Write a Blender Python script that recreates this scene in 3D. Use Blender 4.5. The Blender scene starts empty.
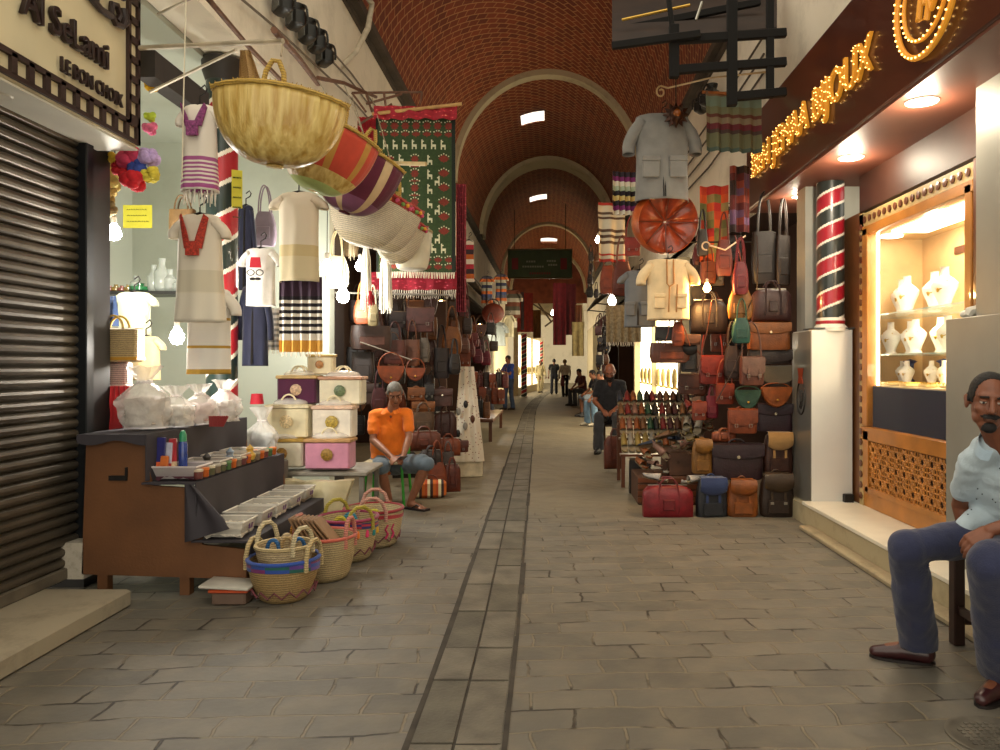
import bpy, bmesh, math, random
from mathutils import Vector, Matrix, Euler, noise
random.seed(7)
S = bpy.context.scene
COL = S.collection
PI = math.pi
V = Vector
R = math.radians
# ---------------------------------------------------------------- camera
FPX = 750.0
EYE = 1.4
CAMROT = Matrix.Rotation(PI/2, 3, 'X')
CAMLOC = V((0, 0, EYE))
def ray(px, py): return CAMROT @ V(((px-548)/FPX, (365-py)/FPX, -1.0))
def aty(px, py, Y):
    d = ray(px, py); return CAMLOC + d*(Y/d.y)
def atx(px, py, X):
    d = ray(px, py); return CAMLOC + d*(X/d.x)
def atz(px, py, Z):
    d = ray(px, py); return CAMLOC + d*((Z-EYE)/d.z)
cam = bpy.data.cameras.new('camera'); camo = bpy.data.objects.new('camera', cam); COL.objects.link(camo)
cam.sensor_fit = 'HORIZONTAL'; cam.sensor_width = 36; cam.lens = 36*FPX/1000
camo.location = CAMLOC; camo.rotation_euler = CAMROT.to_euler(); cam.shift_x = -.048; cam.shift_y = -.010; cam.clip_start = .05; cam.clip_end = 300
S.camera = camo
# ---------------------------------------------------------------- materials
def lin(c):
    if isinstance(c, str): c = tuple(int(c[i:i+2], 16) for i in (0, 2, 4))
    r = []
    for v in c[:3]:
        v = v/255.0
        r.append(v/12.92 if v <= .04045 else ((v+.055)/1.055)**2.4)
    return (r[0], r[1], r[2], 1.0)
_mats = {}
def newmat(name):
    m = bpy.data.materials.new(name); m.use_nodes = True
    nt = m.node_tree; b = nt.nodes['Principled BSDF']
    return m, nt, b
def N(nt, t, **kw):
    n = nt.nodes.new(t)
    for k, v in kw.items():
        if k in n.inputs.keys() if hasattr(n.inputs, 'keys') else False: n.inputs[k].default_value = v
        else: setattr(n, k, v)
    return n
def mat(col, rough=.7, var=.15, scale=12, metal=0, bump=.0, bscale=60, emit=0, alpha=1, coat=0, trans=0, sheen=0):
    key = (col, rough, var, scale, metal, bump, bscale, emit, alpha, coat, trans, sheen)
    if key in _mats: return _mats[key]
    m, nt, b = newmat('m_'+str(col))
    c = lin(col)
    b.inputs['Roughness'].default_value = rough
    b.inputs['Metallic'].default_value = metal
    b.inputs['Base Color'].default_value = c
    if coat: b.inputs['Coat Weight'].default_value = coat
    if sheen: b.inputs['Sheen Weight'].default_value = sheen
    if trans: b.inputs['Transmission Weight'].default_value = trans
    if alpha < 1: b.inputs['Alpha'].default_value = alpha
    if emit:
        b.inputs['Emission Color'].default_value = c; b.inputs['Emission Strength'].default_value = emit
    elif var:
        tc = nt.nodes.new('ShaderNodeTexCoord'); no = nt.nodes.new('ShaderNodeTexNoise')
        no.inputs['Scale'].default_value = scale; no.inputs['Detail'].default_value = 4
        nt.links.new(tc.outputs['Object'], no.inputs['Vector'])
        r = nt.nodes.new('ShaderNodeValToRGB')
        r.color_ramp.elements[0].position = .3; r.color_ramp.elements[1].position = .7
        r.color_ramp.elements[0].color = tuple(x*(1-var) for x in c[:3])+(1,)
        r.color_ramp.elements[1].color = tuple(min(1, x*(1+var)) for x in c[:3])+(1,)
        nt.links.new(no.outputs['Fac'], r.inputs['Fac']); nt.links.new(r.outputs['Color'], b.inputs['Base Color'])
        if bump:
            n2 = nt.nodes.new('ShaderNodeTexNoise'); n2.inputs['Scale'].default_value = bscale
            nt.links.new(tc.outputs['Object'], n2.inputs['Vector'])
            bp = nt.nodes.new('ShaderNodeBump'); bp.inputs['Strength'].default_value = bump; bp.inputs['Distance'].default_value = .01
            nt.links.new(n2.outputs['Fac'], bp.inputs['Height']); nt.links.new(bp.outputs['Normal'], b.inputs['Normal'])
    _mats[key] = m
    return m
def cloth(col, var=.12): return mat(col, .9, var, 9, bump=.25, bscale=140, sheen=.2)
def dk(col, k):
    v = [int(col[i:i+2], 16)*k for i in (0, 2, 4)]; return '%02X%02X%02X' % tuple(int(min(255, x)) for x in v)
def leather(col): return mat(dk(col, .62), .5, .3, 14, bump=.25, bscale=70)
def straw(col): 
    key = ('straw', col)
    if key in _mats: return _mats[key]
    m, nt, b = newmat('m_straw'); c = lin(col); b.inputs['Roughness'].default_value = .6
    tc = nt.nodes.new('ShaderNodeTexCoord'); w = nt.nodes.new('ShaderNodeTexWave'); w.bands_direction = 'Z'
    w.inputs['Scale'].default_value = 22; w.inputs['Distortion'].default_value = 3; w.inputs['Detail Scale'].default_value = 6
    nt.links.new(tc.outputs['Object'], w.inputs['Vector'])
    r = nt.nodes.new('ShaderNodeValToRGB')
    r.color_ramp.elements[0].color = tuple(x*.55 for x in c[:3])+(1,); r.color_ramp.elements[1].color = c
    nt.links.new(w.outputs['Fac'], r.inputs['Fac']); nt.links.new(r.outputs['Color'], b.inputs['Base Color'])
    bp = nt.nodes.new('ShaderNodeBump'); bp.inputs['Strength'].default_value = .5; bp.inputs['Distance'].default_value = .01
    nt.links.new(w.outputs['Fac'], bp.inputs['Height']); nt.links.new(bp.outputs['Normal'], b.inputs['Normal'])
    _mats[key] = m; return m
def bands(cols, axis='Z', lo=0.0, hi=1.0, rough=.85, noise_amt=.0):
    """constant colour bands along one object axis; cols = [(pos 0..1, hex), ...]"""
    key = ('bands', tuple(cols), axis, lo, hi, rough, noise_amt)
    if key in _mats: return _mats[key]
    m, nt, b = newmat('m_bands'); b.inputs['Roughness'].default_value = rough
    tc = nt.nodes.new('ShaderNodeTexCoord'); sp = nt.nodes.new('ShaderNodeSeparateXYZ')
    nt.links.new(tc.outputs['Object'], sp.inputs[0])
    mr = nt.nodes.new('ShaderNodeMapRange'); mr.inputs['From Min'].default_value = lo; mr.inputs['From Max'].default_value = hi
    src = sp.outputs[axis]
    if noise_amt:
        no = nt.nodes.new('ShaderNodeTexNoise'); no.inputs['Scale'].default_value = 40
        nt.links.new(tc.outputs['Object'], no.inputs['Vector'])
        ma = nt.nodes.new('ShaderNodeMath'); ma.operation = 'MULTIPLY_ADD'; ma.inputs[1].default_value = noise_amt
        nt.links.new(no.outputs['Fac'], ma.inputs[0]); nt.links.new(src, ma.inputs[2]); src = ma.outputs[0]
    nt.links.new(src, mr.inputs['Value'])
    r = nt.nodes.new('ShaderNodeValToRGB'); r.color_ramp.interpolation = 'CONSTANT'
    e = r.color_ramp.elements
    cols = list(cols)[:32]
    e[0].position = cols[0][0]; e[0].color = lin(cols[0][1])
    e[1].position = cols[-1][0]; e[1].color = lin(cols[-1][1])
    for p, c in cols[1:-1]:
        q = e.new(p); q.color = lin(c)
    nt.links.new(mr.outputs[0], r.inputs['Fac']); nt.links.new(r.outputs['Color'], b.inputs['Base Color'])
    _mats[key] = m; return m
def plastic(col='F4F0EA', alpha=.45): return mat(col, .25, .1, 20, alpha=alpha, coat=.4, bump=.8, bscale=35)
# ---------------------------------------------------------------- mesh collector
class M:
    def __init__(s): s.v = []; s.f = []; s.m = []; s.mi = 0
    def add(s, vs, fs, mi=None):
        o = len(s.v); s.v.extend([tuple(p) for p in vs])
        for f in fs: s.f.append(tuple(i+o for i in f)); s.m.append(s.mi if mi is None else mi)
    def xf(s, mtx, start=0):
        for i in range(start, len(s.v)): s.v[i] = tuple(mtx @ V(s.v[i]))
    def box(s, c, sz, rot=None, mi=None, bev=0):
        x, y, z = sz[0]/2, sz[1]/2, sz[2]/2
        if bev:
            # chamfered box: three nested rings
            b = min(bev, x*.45, y*.45, z*.45); vs = []; 
            def ring(X, Y, Z, bb):
                return [(-X+bb, -Y, Z), (X-bb, -Y, Z), (X, -Y+bb, Z), (X, Y-bb, Z), (X-bb, Y, Z), (-X+bb, Y, Z), (-X, Y-bb, Z), (-X, -Y+bb, Z)]
            for (X, Y, Z) in ((x-b, y-b, -z), (x, y, -z+b), (x, y, z-b), (x-b, y-b, z)): vs += ring(X, Y, Z, b)
            fs = []
            for k in range(3):
                for i in range(8): fs.append((k*8+i, k*8+(i+1) % 8, k*8+8+(i+1) % 8, k*8+8+i))
            fs.append(tuple(range(7, -1, -1))); fs.append(tuple(range(24, 32)))
        else:
            vs = [(i*x, j*y, k*z) for k in (-1, 1) for j in (-1, 1) for i in (-1, 1)]
            fs = [(0, 2, 3, 1), (4, 5, 7, 6), (0, 1, 5, 4), (2, 6, 7, 3), (0, 4, 6, 2), (1, 3, 7, 5)]
        c = V(c)
        if rot is not None:
            rm = rot if isinstance(rot, Matrix) else Euler(rot).to_matrix()
            vs = [rm @ V(p) + c for p in vs]
        else: vs = [V(p)+c for p in vs]
        s.add(vs, fs, mi); return s
    def bb(s, a, b, mi=None, bev=0):
        return s.box([(a[i]+b[i])/2 for i in range(3)], [abs(b[i]-a[i]) for i in range(3)], None, mi, bev)
    def tube(s, pts, r, n=8, closed=False, mi=None, caps=True, flat=1.0):
        pts = [V(p) for p in pts]; L = len(pts); rs = r if isinstance(r, (list, tuple)) else [r]*L
        vs = []; up = None
        for i, p in enumerate(pts):
            if closed: t = pts[(i+1) % L]-pts[i-1]
            else: t = pts[min(i+1, L-1)]-pts[max(i-1, 0)]
            if t.length < 1e-9: t = V((0, 0, 1))
            t.normalize()
            if up is None:
                up = V((0, 0, 1)) if abs(t.z) < .9 else V((1, 0, 0))
            a = t.cross(up)
            if a.length < 1e-4: a = t.cross(V((1, 0, .3)))
            a.normalize(); b = a.cross(t).normalized(); up = b
            for k in range(n):
                an = 2*PI*k/n; vs.append(p + a*math.cos(an)*rs[i] + b*math.sin(an)*rs[i]*flat)
        fs = []
        for i in range(L if closed else L-1):
            j = (i+1) % L
            for k in range(n): fs.append((i*n+k, i*n+(k+1) % n, j*n+(k+1) % n, j*n+k))
        if not closed and caps: fs.append(tuple(range(n-1, -1, -1))); fs.append(tuple((L-1)*n+k for k in range(n)))
        s.add(vs, fs, mi); return s
    def cyl(s, a, b, r0, r1=None, n=16, mi=None): return s.tube([a, b], [r0, r0 if r1 is None else r1], n, mi=mi)
    def lathe(s, prof, c=(0, 0, 0), n=24, sx=1, sy=1, mi=None, fn=None, cap=True):
        vs = []; c = V(c)
        for (r, z) in prof:
            for k in range(n):
                a = 2*PI*k/n; p = V((math.cos(a)*r*sx, math.sin(a)*r*sy, z))
                if fn: p = fn(p, a)
                vs.append(p+c)
        fs = []
        for i in range(len(prof)-1):
            for k in range(n): fs.append((i*n+k, i*n+(k+1) % n, (i+1)*n+(k+1) % n, (i+1)*n+k))
        if cap:
            fs.append(tuple(range(n-1, -1, -1))); fs.append(tuple((len(prof)-1)*n+k for k in range(n)))
        s.add(vs, fs, mi); return s
    def ell(s, c, r, rot=None, n=16, m=10, mi=None):
        if isinstance(r, (int, float)): r = (r, r, r)
        vs = []; c = V(c); rm = (rot if isinstance(rot, Matrix) else Euler(rot).to_matrix()) if rot is not None else Matrix.Identity(3)
        vs.append(rm @ V((0, 0, -r[2]))+c)
        for j in range(1, m):
            t = -PI/2+PI*j/m
            for k in range(n):
                a = 2*PI*k/n; vs.append(rm @ V((math.cos(a)*math.cos(t)*r[0], math.sin(a)*math.cos(t)*r[1], math.sin(t)*r[2]))+c)
        vs.append(rm @ V((0, 0, r[2]))+c)
        fs = [(0, 1+(k+1) % n, 1+k) for k in range(n)]
        for j in range(m-2):
            for k in range(n): fs.append((1+j*n+k, 1+j*n+(k+1) % n, 1+(j+1)*n+(k+1) % n, 1+(j+1)*n+k))
        o = 1+(m-2)*n; fs += [(o+k, o+(k+1) % n, o+n) for k in range(n)]
        s.add(vs, fs, mi); return s
    def caps(s, a, b, r0, r1, n=14, mi=None, fl=1.0):
        a = V(a); b = V(b); t = b-a; L = t.length
        if L < 1e-6: return s.ell(a, r0)
        t.normalize(); pts = []; rs = []
        for k in range(5):
            q = PI/2*(k/5); pts.append(a-t*r0*math.cos(q)*.999); rs.append(max(r0*math.sin(q), r0*.05))
        pts.append(a); rs.append(r0); pts.append(b); rs.append(r1)
        for k in range(1, 6):
            q = PI/2*(k/5); pts.append(b+t*r1*math.sin(q)*.999); rs.append(max(r1*math.cos(q), r1*.05))
        return s.tube(pts, rs, n, mi=mi, flat=fl)
    def grid(s, fn, nu, nv, mi=None, closeu=False, mf=None):
        vs = []
        for j in range(nv+1):
            for i in range(nu if closeu else nu+1): vs.append(fn(i/nu, j/nv))
        w = nu if closeu else nu+1; o = len(s.v); s.v.extend(tuple(p) for p in vs)
        for j in range(nv):
            for i in range(nu):
                i2 = (i+1) % w if closeu else i+1
                s.f.append((o+j*w+i, o+j*w+i2, o+(j+1)*w+i2, o+(j+1)*w+i)); s.m.append(mf(i, j) if mf else (s.mi if mi is None else mi))
        return s
    def slab(s, fn, nu, nv, th, mf=None, mi=None):
        """thick sheet: fn(u,v)->point, th thickness vector"""
        th = V(th); s.grid(fn, nu, nv, mf=mf, mi=mi)
        b = M(); b.grid(lambda u, v: V(fn(u, v))+th, nu, nv, mf=mf, mi=mi if mi is not None else s.mi)
        s.add(b.v, [f[::-1] for f in b.f]); s.m[-len(b.f):] = b.m
        o = len(s.v)-2*(nu+1)*(nv+1); w = nu+1; q = w*(nv+1)
        e = [(i, i+1) for i in range(nu)]+[(nv*w+i+1, nv*w+i) for i in range(nu)]+[((j+1)*w, j*w) for j in range(nv)]+[(j*w+nu, (j+1)*w+nu) for j in range(nv)]
        for a, c in e: s.f.append((o+a, o+a+q, o+c+q, o+c)); s.m.append(0 if mi is None else mi)
        return s
    def poly(s, pts, th, mtx=None, mi=None):
        """extruded outline in XZ, thickness along +Y"""
        n = len(pts); vs = [V((p[0], 0, p[1])) for p in pts]+[V((p[0], th, p[1])) for p in pts]
        if mtx: vs = [mtx @ p for p in vs]
        fs = [tuple(range(n)), tuple(range(2*n-1, n-1, -1))]+[(i, i+n, (i+1) % n+n, (i+1) % n) for i in range(n)]
        s.add(vs, fs, mi); return s
    def build(s, name, mats, parent=None, loc=None, rz=0, smooth=True, rot=None, angle=40):
        me = bpy.data.meshes.new(name); me.from_pydata(s.v, [], s.f)
        if not isinstance(mats, (list, tuple)): mats = [mats]
        for m in mats: me.materials.append(m)
        if len(mats) > 1: me.polygons.foreach_set('material_index', [min(i, len(mats)-1) for i in s.m])
        bm = bmesh.new(); bm.from_mesh(me); bmesh.ops.recalc_face_normals(bm, faces=bm.faces)
        if smooth:
            th = R(angle)
            for e in bm.edges:
                if len(e.link_faces) == 2 and e.calc_face_angle(0) > th: e.smooth = False
            for f in bm.faces: f.smooth = True
        bm.to_mesh(me); bm.free()
        o = bpy.data.objects.new(name, me); COL.objects.link(o)
        if parent: o.parent = parent
        if loc is not None: o.location = loc
        o.rotation_euler = rot if rot is not None else (0, 0, rz)
        return o
# ---------------------------------------------------------------- naming
def tag(o, label=None, cat=None, group=None, kind=None):
    if label: o['label'] = label
    if cat: o['category'] = cat
    if group: o['group'] = group
    if kind: o['kind'] = kind
    return o
def thing(name, label, cat, loc=(0, 0, 0), rz=0, group=None, rot=None):
    o = bpy.data.objects.new(name, None); COL.objects.link(o); o.empty_display_size = .1
    o.location = loc; o.rotation_euler = rot if rot else (0, 0, rz)
    return tag(o, label, cat, group)
def struct(name, m, mats, **k):
    o = m.build(name, mats, **k); o['kind'] = 'structure'; return o
def dup(o, parent=None, loc=None, rot=None, label=None, scale=None):
    c = o.copy(); COL.objects.link(c)
    if parent: c.parent = parent
    for ch in list(o.children): dup(ch, c)
    if loc is not None: c.location = loc
    if rot is not None: c.rotation_euler = rot
    if scale is not None: c.scale = (scale,)*3 if isinstance(scale, (int, float)) else scale
    if label: c['label'] = label
    return c
def arc(c, r, a0, a1, n, ax='XZ', sx=1, sz=1):
    o = []
    for i in range(n+1):
        a = R(a0+(a1-a0)*i/n); x, z = math.cos(a)*r*sx, math.sin(a)*r*sz
        o.append(V(c)+(V((x, 0, z)) if ax == 'XZ' else V((x, z, 0)) if ax == 'XY' else V((0, x, z))))
    return o
def text(body, name, size, ext, m, mtx, parent, bevel=0, sx=1.0, align='LEFT', spacing=1.0):
    c = bpy.data.curves.new(name, 'FONT'); c.body = body; c.size = size; c.extrude = ext; c.bevel_depth = bevel; c.align_x = align
    c.space_character = spacing; c.resolution_u = 3
    o = bpy.data.objects.new(name, c); COL.objects.link(o)
    dg = bpy.context.evaluated_depsgraph_get(); me = bpy.data.meshes.new_from_object(o.evaluated_get(dg))
    bpy.data.objects.remove(o); me.transform(mtx @ Matrix.Scale(sx, 4, V((1, 0, 0)))); me.materials.clear(); me.materials.append(m)
    q = bpy.data.objects.new(name, me); COL.objects.link(q)
    if parent: q.parent = parent
    return q
def lamp(name, loc, power, col='FFE2B0', r=.05, parent=None):
    l = bpy.data.lights.new(name, 'POINT'); l.energy = power; l.color = lin(col)[:3]; l.shadow_soft_size = r
    o = bpy.data.objects.new(name, l); COL.objects.link(o); o.location = loc
    if parent: o.parent = parent
    return o
# ================================================================ SETTING
S.view_settings.view_transform = 'Standard'; S.view_settings.look = 'None'
S.view_settings.gamma = 1; S.view_settings.use_curve_mapping = False; S.view_settings.exposure = 0.0
S.cycles.use_denoising = True; S.cycles.max_bounces = 6; S.cycles.diffuse_bounces = 3; S.cycles.transparent_max_bounces = 8
S.cycles.sample_clamp_indirect = 6; S.cycles.caustics_reflective = False; S.cycles.caustics_refractive = False
w = bpy.data.worlds.new('World'); S.world = w; w.use_nodes = True
bg = w.node_tree.nodes['Background']; bg.inputs[0].default_value = (1, .91, .75, 1); bg.inputs[1].default_value = 1.8
HW = 2.4; VA, VB = 2.29, 2.6
SPR = 5.75          # springing height of the vault
VY0, VY1 = 7.0, 46.0
# ---- floor
def floor_mat():
    m, nt, b = newmat('m_paving'); L = nt.links
    tc = nt.nodes.new('ShaderNodeTexCoord'); mp = nt.nodes.new('ShaderNodeMapping')
    L.new(tc.outputs['Object'], mp.inputs[0]); mp.inputs['Rotation'].default_value = (0, 0, R(-3))
    n0 = nt.nodes.new('ShaderNodeTexNoise'); n0.inputs['Scale'].default_value = 2.2; n0.inputs['Detail'].default_value = 5
    L.new(tc.outputs['Object'], n0.inputs['Vector'])
    vm = nt.nodes.new('ShaderNodeVectorMath'); vm.operation = 'MULTIPLY_ADD'; vm.inputs[1].default_value = (.15, .12, 0)
    L.new(n0.outputs['Color'], vm.inputs[0]); L.new(mp.outputs[0], vm.inputs[2])
    br = nt.nodes.new('ShaderNodeTexBrick'); br.offset = .5
    for k, v in (('Scale', 1.0), ('Mortar Size', .008), ('Mortar Smooth', .5), ('Brick Width', .345), ('Row Height', .172), ('Bias', 0)): br.inputs[k].default_value = v
    br.inputs['Color1'].default_value = lin('69645A'); br.inputs['Color2'].default_value = lin('57534A'); br.inputs['Mortar'].default_value = lin('776D5A')
    L.new(vm.outputs[0], br.inputs['Vector'])
    # far floor: worn concrete
    sp = nt.nodes.new('ShaderNodeSeparateXYZ'); L.new(tc.outputs['Object'], sp.inputs[0])
    mr = nt.nodes.new('ShaderNodeMapRange'); mr.inputs['From Min'].default_value = 6.6; mr.inputs['From Max'].default_value = 7.6
    L.new(sp.outputs['Y'], mr.inputs[0])
    n1 = nt.nodes.new('ShaderNodeTexNoise'); n1.inputs['Scale'].default_value = 1.3; n1.inputs['Detail'].default_value = 8; n1.inputs['Roughness'].default_value = .65
    L.new(tc.outputs['Object'], n1.inputs['Vector'])
    cr = nt.nodes.new('ShaderNodeValToRGB'); cr.color_ramp.elements[0].color = lin('6C6352'); cr.color_ramp.elements[1].color = lin('80765F')
    cr.color_ramp.elements[0].position = .35; cr.color_ramp.elements[1].position = .68
    L.new(n1.outputs['Fac'], cr.inputs[0])
    mx = nt.nodes.new('ShaderNodeMix'); mx.data_type = 'RGBA'
    L.new(mr.outputs[0], mx.inputs['Factor']); L.new(br.outputs['Color'], mx.inputs['A']); L.new(cr.outputs[0], mx.inputs['B'])
    # dust in the stones
    n2 = nt.nodes.new('ShaderNodeTexNoise'); n2.inputs['Scale'].default_value = 5; n2.inputs['Detail'].default_value = 8
    L.new(tc.outputs['Object'], n2.inputs['Vector'])
    c2 = nt.nodes.new('ShaderNodeValToRGB'); c2.color_ramp.elements[0].position = .42; c2.color_ramp.elements[1].position = .75
    c2.color_ramp.elements[0].color = (0, 0, 0, 1); c2.color_ramp.elements[1].color = (.5, .5, .5, 1)
    L.new(n2.outputs['Fac'], c2.inputs[0])
    m2 = nt.nodes.new('ShaderNodeMix'); m2.data_type = 'RGBA'; m2.inputs['B'].default_value = lin('7E7462')
    L.new(c2.outputs[0], m2.inputs['Factor']); L.new(mx.outputs['Result'], m2.inputs['A'])
    # worn dark gaps: only here and there along the joints
    n3 = nt.nodes.new('ShaderNodeTexNoise'); n3.inputs['Scale'].default_value = 3.1; n3.inputs['Detail'].default_value = 6
    L.new(tc.outputs['Object'], n3.inputs['Vector'])
    g = nt.nodes.new('ShaderNodeMapRange'); g.inputs['From Min'].default_value = .52; g.inputs['From Max'].default_value = .58; L.new(n3.outputs['Fac'], g.inputs[0])
    gm = nt.nodes.new('ShaderNodeMath'); gm.operation = 'MULTIPLY'; L.new(g.outputs[0], gm.inputs[0]); L.new(br.outputs['Fac'], gm.inputs[1])
    gi = nt.nodes.new('ShaderNodeMath'); gi.operation = 'SUBTRACT'; gi.inputs[0].default_value = 1; L.new(mr.outputs[0], gi.inputs[1])
    gk = nt.nodes.new('ShaderNodeMath'); gk.operation = 'MULTIPLY'; L.new(gm.outputs[0], gk.inputs[0]); L.new(gi.outputs[0], gk.inputs[1])
    m3 = nt.nodes.new('ShaderNodeMix'); m3.data_type = 'RGBA'; m3.inputs['B'].default_value = lin('2E2820')
    L.new(gk.outputs[0], m3.inputs['Factor']); L.new(m2.outputs['Result'], m3.inputs['A'])
    L.new(m3.outputs['Result'], b.inputs['Base Color'])
    b.inputs['Roughness'].default_value = .62
    hm = nt.nodes.new('ShaderNodeMath'); hm.operation = 'MULTIPLY'; L.new(br.outputs['Fac'], hm.inputs[0]); L.new(gi.outputs[0], hm.inputs[1])
    ha = nt.nodes.new('ShaderNodeMath'); ha.operation = 'MULTIPLY_ADD'; ha.inputs[1].default_value = -1.0; L.new(hm.outputs[0], ha.inputs[0]); 
    hn = nt.nodes.new('ShaderNodeMath'); hn.operation = 'MULTIPLY'; hn.inputs[1].default_value = 1.3; L.new(n2.outputs['Fac'], hn.inputs[0]); L.new(hn.outputs[0], ha.inputs[2])
    bp = nt.nodes.new('ShaderNodeBump'); bp.inputs['Strength'].default_value = .7; bp.inputs['Distance'].default_value = .02
    L.new(ha.outputs[0], bp.inputs['Height']); L.new(bp.outputs['Normal'], b.inputs['Normal'])
    return m
m = M(); m.grid(lambda u, v: (-6+14*u, -4+62*v, 0), 2, 2); struct('floor', m, floor_mat())
# drain line of long slabs down the middle of the lane, bending at the far end
def gx(y):
    return -.34 - .012*max(0, y-4) + (0.0022*(y-20)**2 if y > 20 else 0)
gm_ = M(); 
y = 1.0; random.seed(3)
while y < 44:
    L_ = .34+random.random()*.25
    for s0, s1 in ((-.165, -.012), (.0, .165)):
        dz = .004+random.random()*.006; c0, c1 = gx(y+.01), gx(y+L_-.012)
        vs = []
        for z in (-.01, dz):
            vs += [(c0+s0, y+.008, z), (c0+s1, y+.008, z), (c1+s1, y+L_-.008, z), (c1+s0, y+L_-.008, z)]
        gm_.add(vs, [(4, 5, 6, 7), (0, 1, 5, 4), (1, 2, 6, 5), (2, 3, 7, 6), (3, 0, 4, 7)], random.choice((0, 0, 1)))
    y += L_
struct('trim_1', gm_, [mat('625C50', .7, .35, 5, bump=.4), mat('565145', .7, .3, 5, bump=.4)])
gb = M()
for side in (-1, 1):
    k = 60; 
    for i in range(k):
        y0, y1 = 1+i*43/k, 1+(i+1)*43/k
        jx = noise.noise(V((i*.7, side*9, 0)))*.012
        a0, a1 = gx(y0)+side*.18, gx(y1)+side*.18; w0 = .008+.02*abs(noise.noise(V((i*1.3, side, 3))))
        gb.add([(a0-w0+jx, y0, .0035), (a0+w0+jx, y0, .0035), (a1+w0, y1, .0035), (a1-w0, y1, .0035)], [(0, 1, 2, 3)])
gb.add([(gx(1)-.17, 1, .002), (gx(1)+.17, 1, .002), (gx(15)+.17, 15, .002), (gx(15)-.17, 15, .002)], [(0, 1, 2, 3)])
struct('trim_2', gb, mat('38322A', .9, .4, 8))
# manhole cover, bottom right corner of the lane
p = atz(995, 738, 0)
mh = M(); mh.lathe([(.001, .0), (.17, .0), (.17, .006), (.155, .006), (.15, .003), (.001, .003)], n=32)
for i in range(-5, 6):
    for j in range(-5, 6):
        if i*i+j*j < 22: mh.box((i*.026, j*.026, .005), (.014, .014, .004))
tag(mh.build('drain_cover', mat('6B655A', .5, .3, metal=.3), loc=(p.x, p.y, .001)), 'round cast iron drain cover set in the paving by the seated man', 'drain cover')
# ---- wall paint
def paint(col, dirt='8A8070', amt=.5, sc=1.6):
    m, nt, b = newmat('m_paint'); L = nt.links
    tc = nt.nodes.new('ShaderNodeTexCoord'); n0 = nt.nodes.new('ShaderNodeTexNoise'); n0.inputs['Scale'].default_value = sc; n0.inputs['Detail'].default_value = 9; n0.inputs['Roughness'].default_value = .7
    L.new(tc.outputs['Object'], n0.inputs['Vector'])
    r = nt.nodes.new('ShaderNodeValToRGB'); r.color_ramp.elements[0].position = .5; r.color_ramp.elements[1].position = .8
    r.color_ramp.elements[0].color = (0, 0, 0, 1); r.color_ramp.elements[1].color = (amt,)*3+(1,)
    L.new(n0.outputs['Fac'], r.inputs[0])
    mx = nt.nodes.new('ShaderNodeMix'); mx.data_type = 'RGBA'; mx.inputs['A'].default_value = lin(col); mx.inputs['B'].default_value = lin(dirt)
    L.new(r.outputs[0], mx.inputs['Factor']); L.new(mx.outputs['Result'], b.inputs['Base Color']); b.inputs['Roughness'].default_value = .85
    bp = nt.nodes.new('ShaderNodeBump'); bp.inputs['Strength'].default_value = .2; bp.inputs['Distance'].default_value = .02
    L.new(n0.outputs['Fac'], bp.inputs['Height']); L.new(bp.outputs['Normal'], b.inputs['Normal'])
    return m
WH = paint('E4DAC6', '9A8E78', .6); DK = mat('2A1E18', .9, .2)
CON = paint('958B76', '5A5042', .9, 3)
# upper walls (both sides) : from the shop heads to the springing
m = M()
m.bb((-HW-.35, 2.0, 3.9), (-HW, 8.9, SPR+.05)); m.bb((-HW-.35, 8.9, 3.5), (-HW, 46, SPR+.05))
struct('wall_left', m, WH, smooth=False)
m = M(); m.bb((HW, 8.1, 3.4), (HW+.35, 46, SPR+.05)); m.bb((HW+.05, -1, 3.95), (HW+.4, 8.1, 6.0)); struct('wall_right', m, WH, smooth=False)
m = M(); m.bb((-HW-.5, -1, 4.3), (-HW-.1, 3.0, 5.8)); struct('wall_left.001', m, WH, smooth=False)
# green-grey tiled patch of wall over the jeweller
m = M()
for i in range(5):
    for j in range(7):
        m.bb((HW+.0, 3.0+i*.55, 4.0+j*.55), (HW+.06, 3.53+i*.55, 4.53+j*.55), bev=.006)
struct('trim_3', m, mat('A9AF9F', .5, .12, 3))
# cornice under the vault
m = M()
for sx in (-1, 1): m.bb((sx*HW, VY0, SPR-.02), (sx*(VA-.03), 46, SPR+.09)); m.bb((sx*HW, VY0, SPR-.1), (sx*(HW-.04), 46, SPR-.02))
struct('trim_4', m, mat('453A2E', .9, .3, 3))
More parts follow.
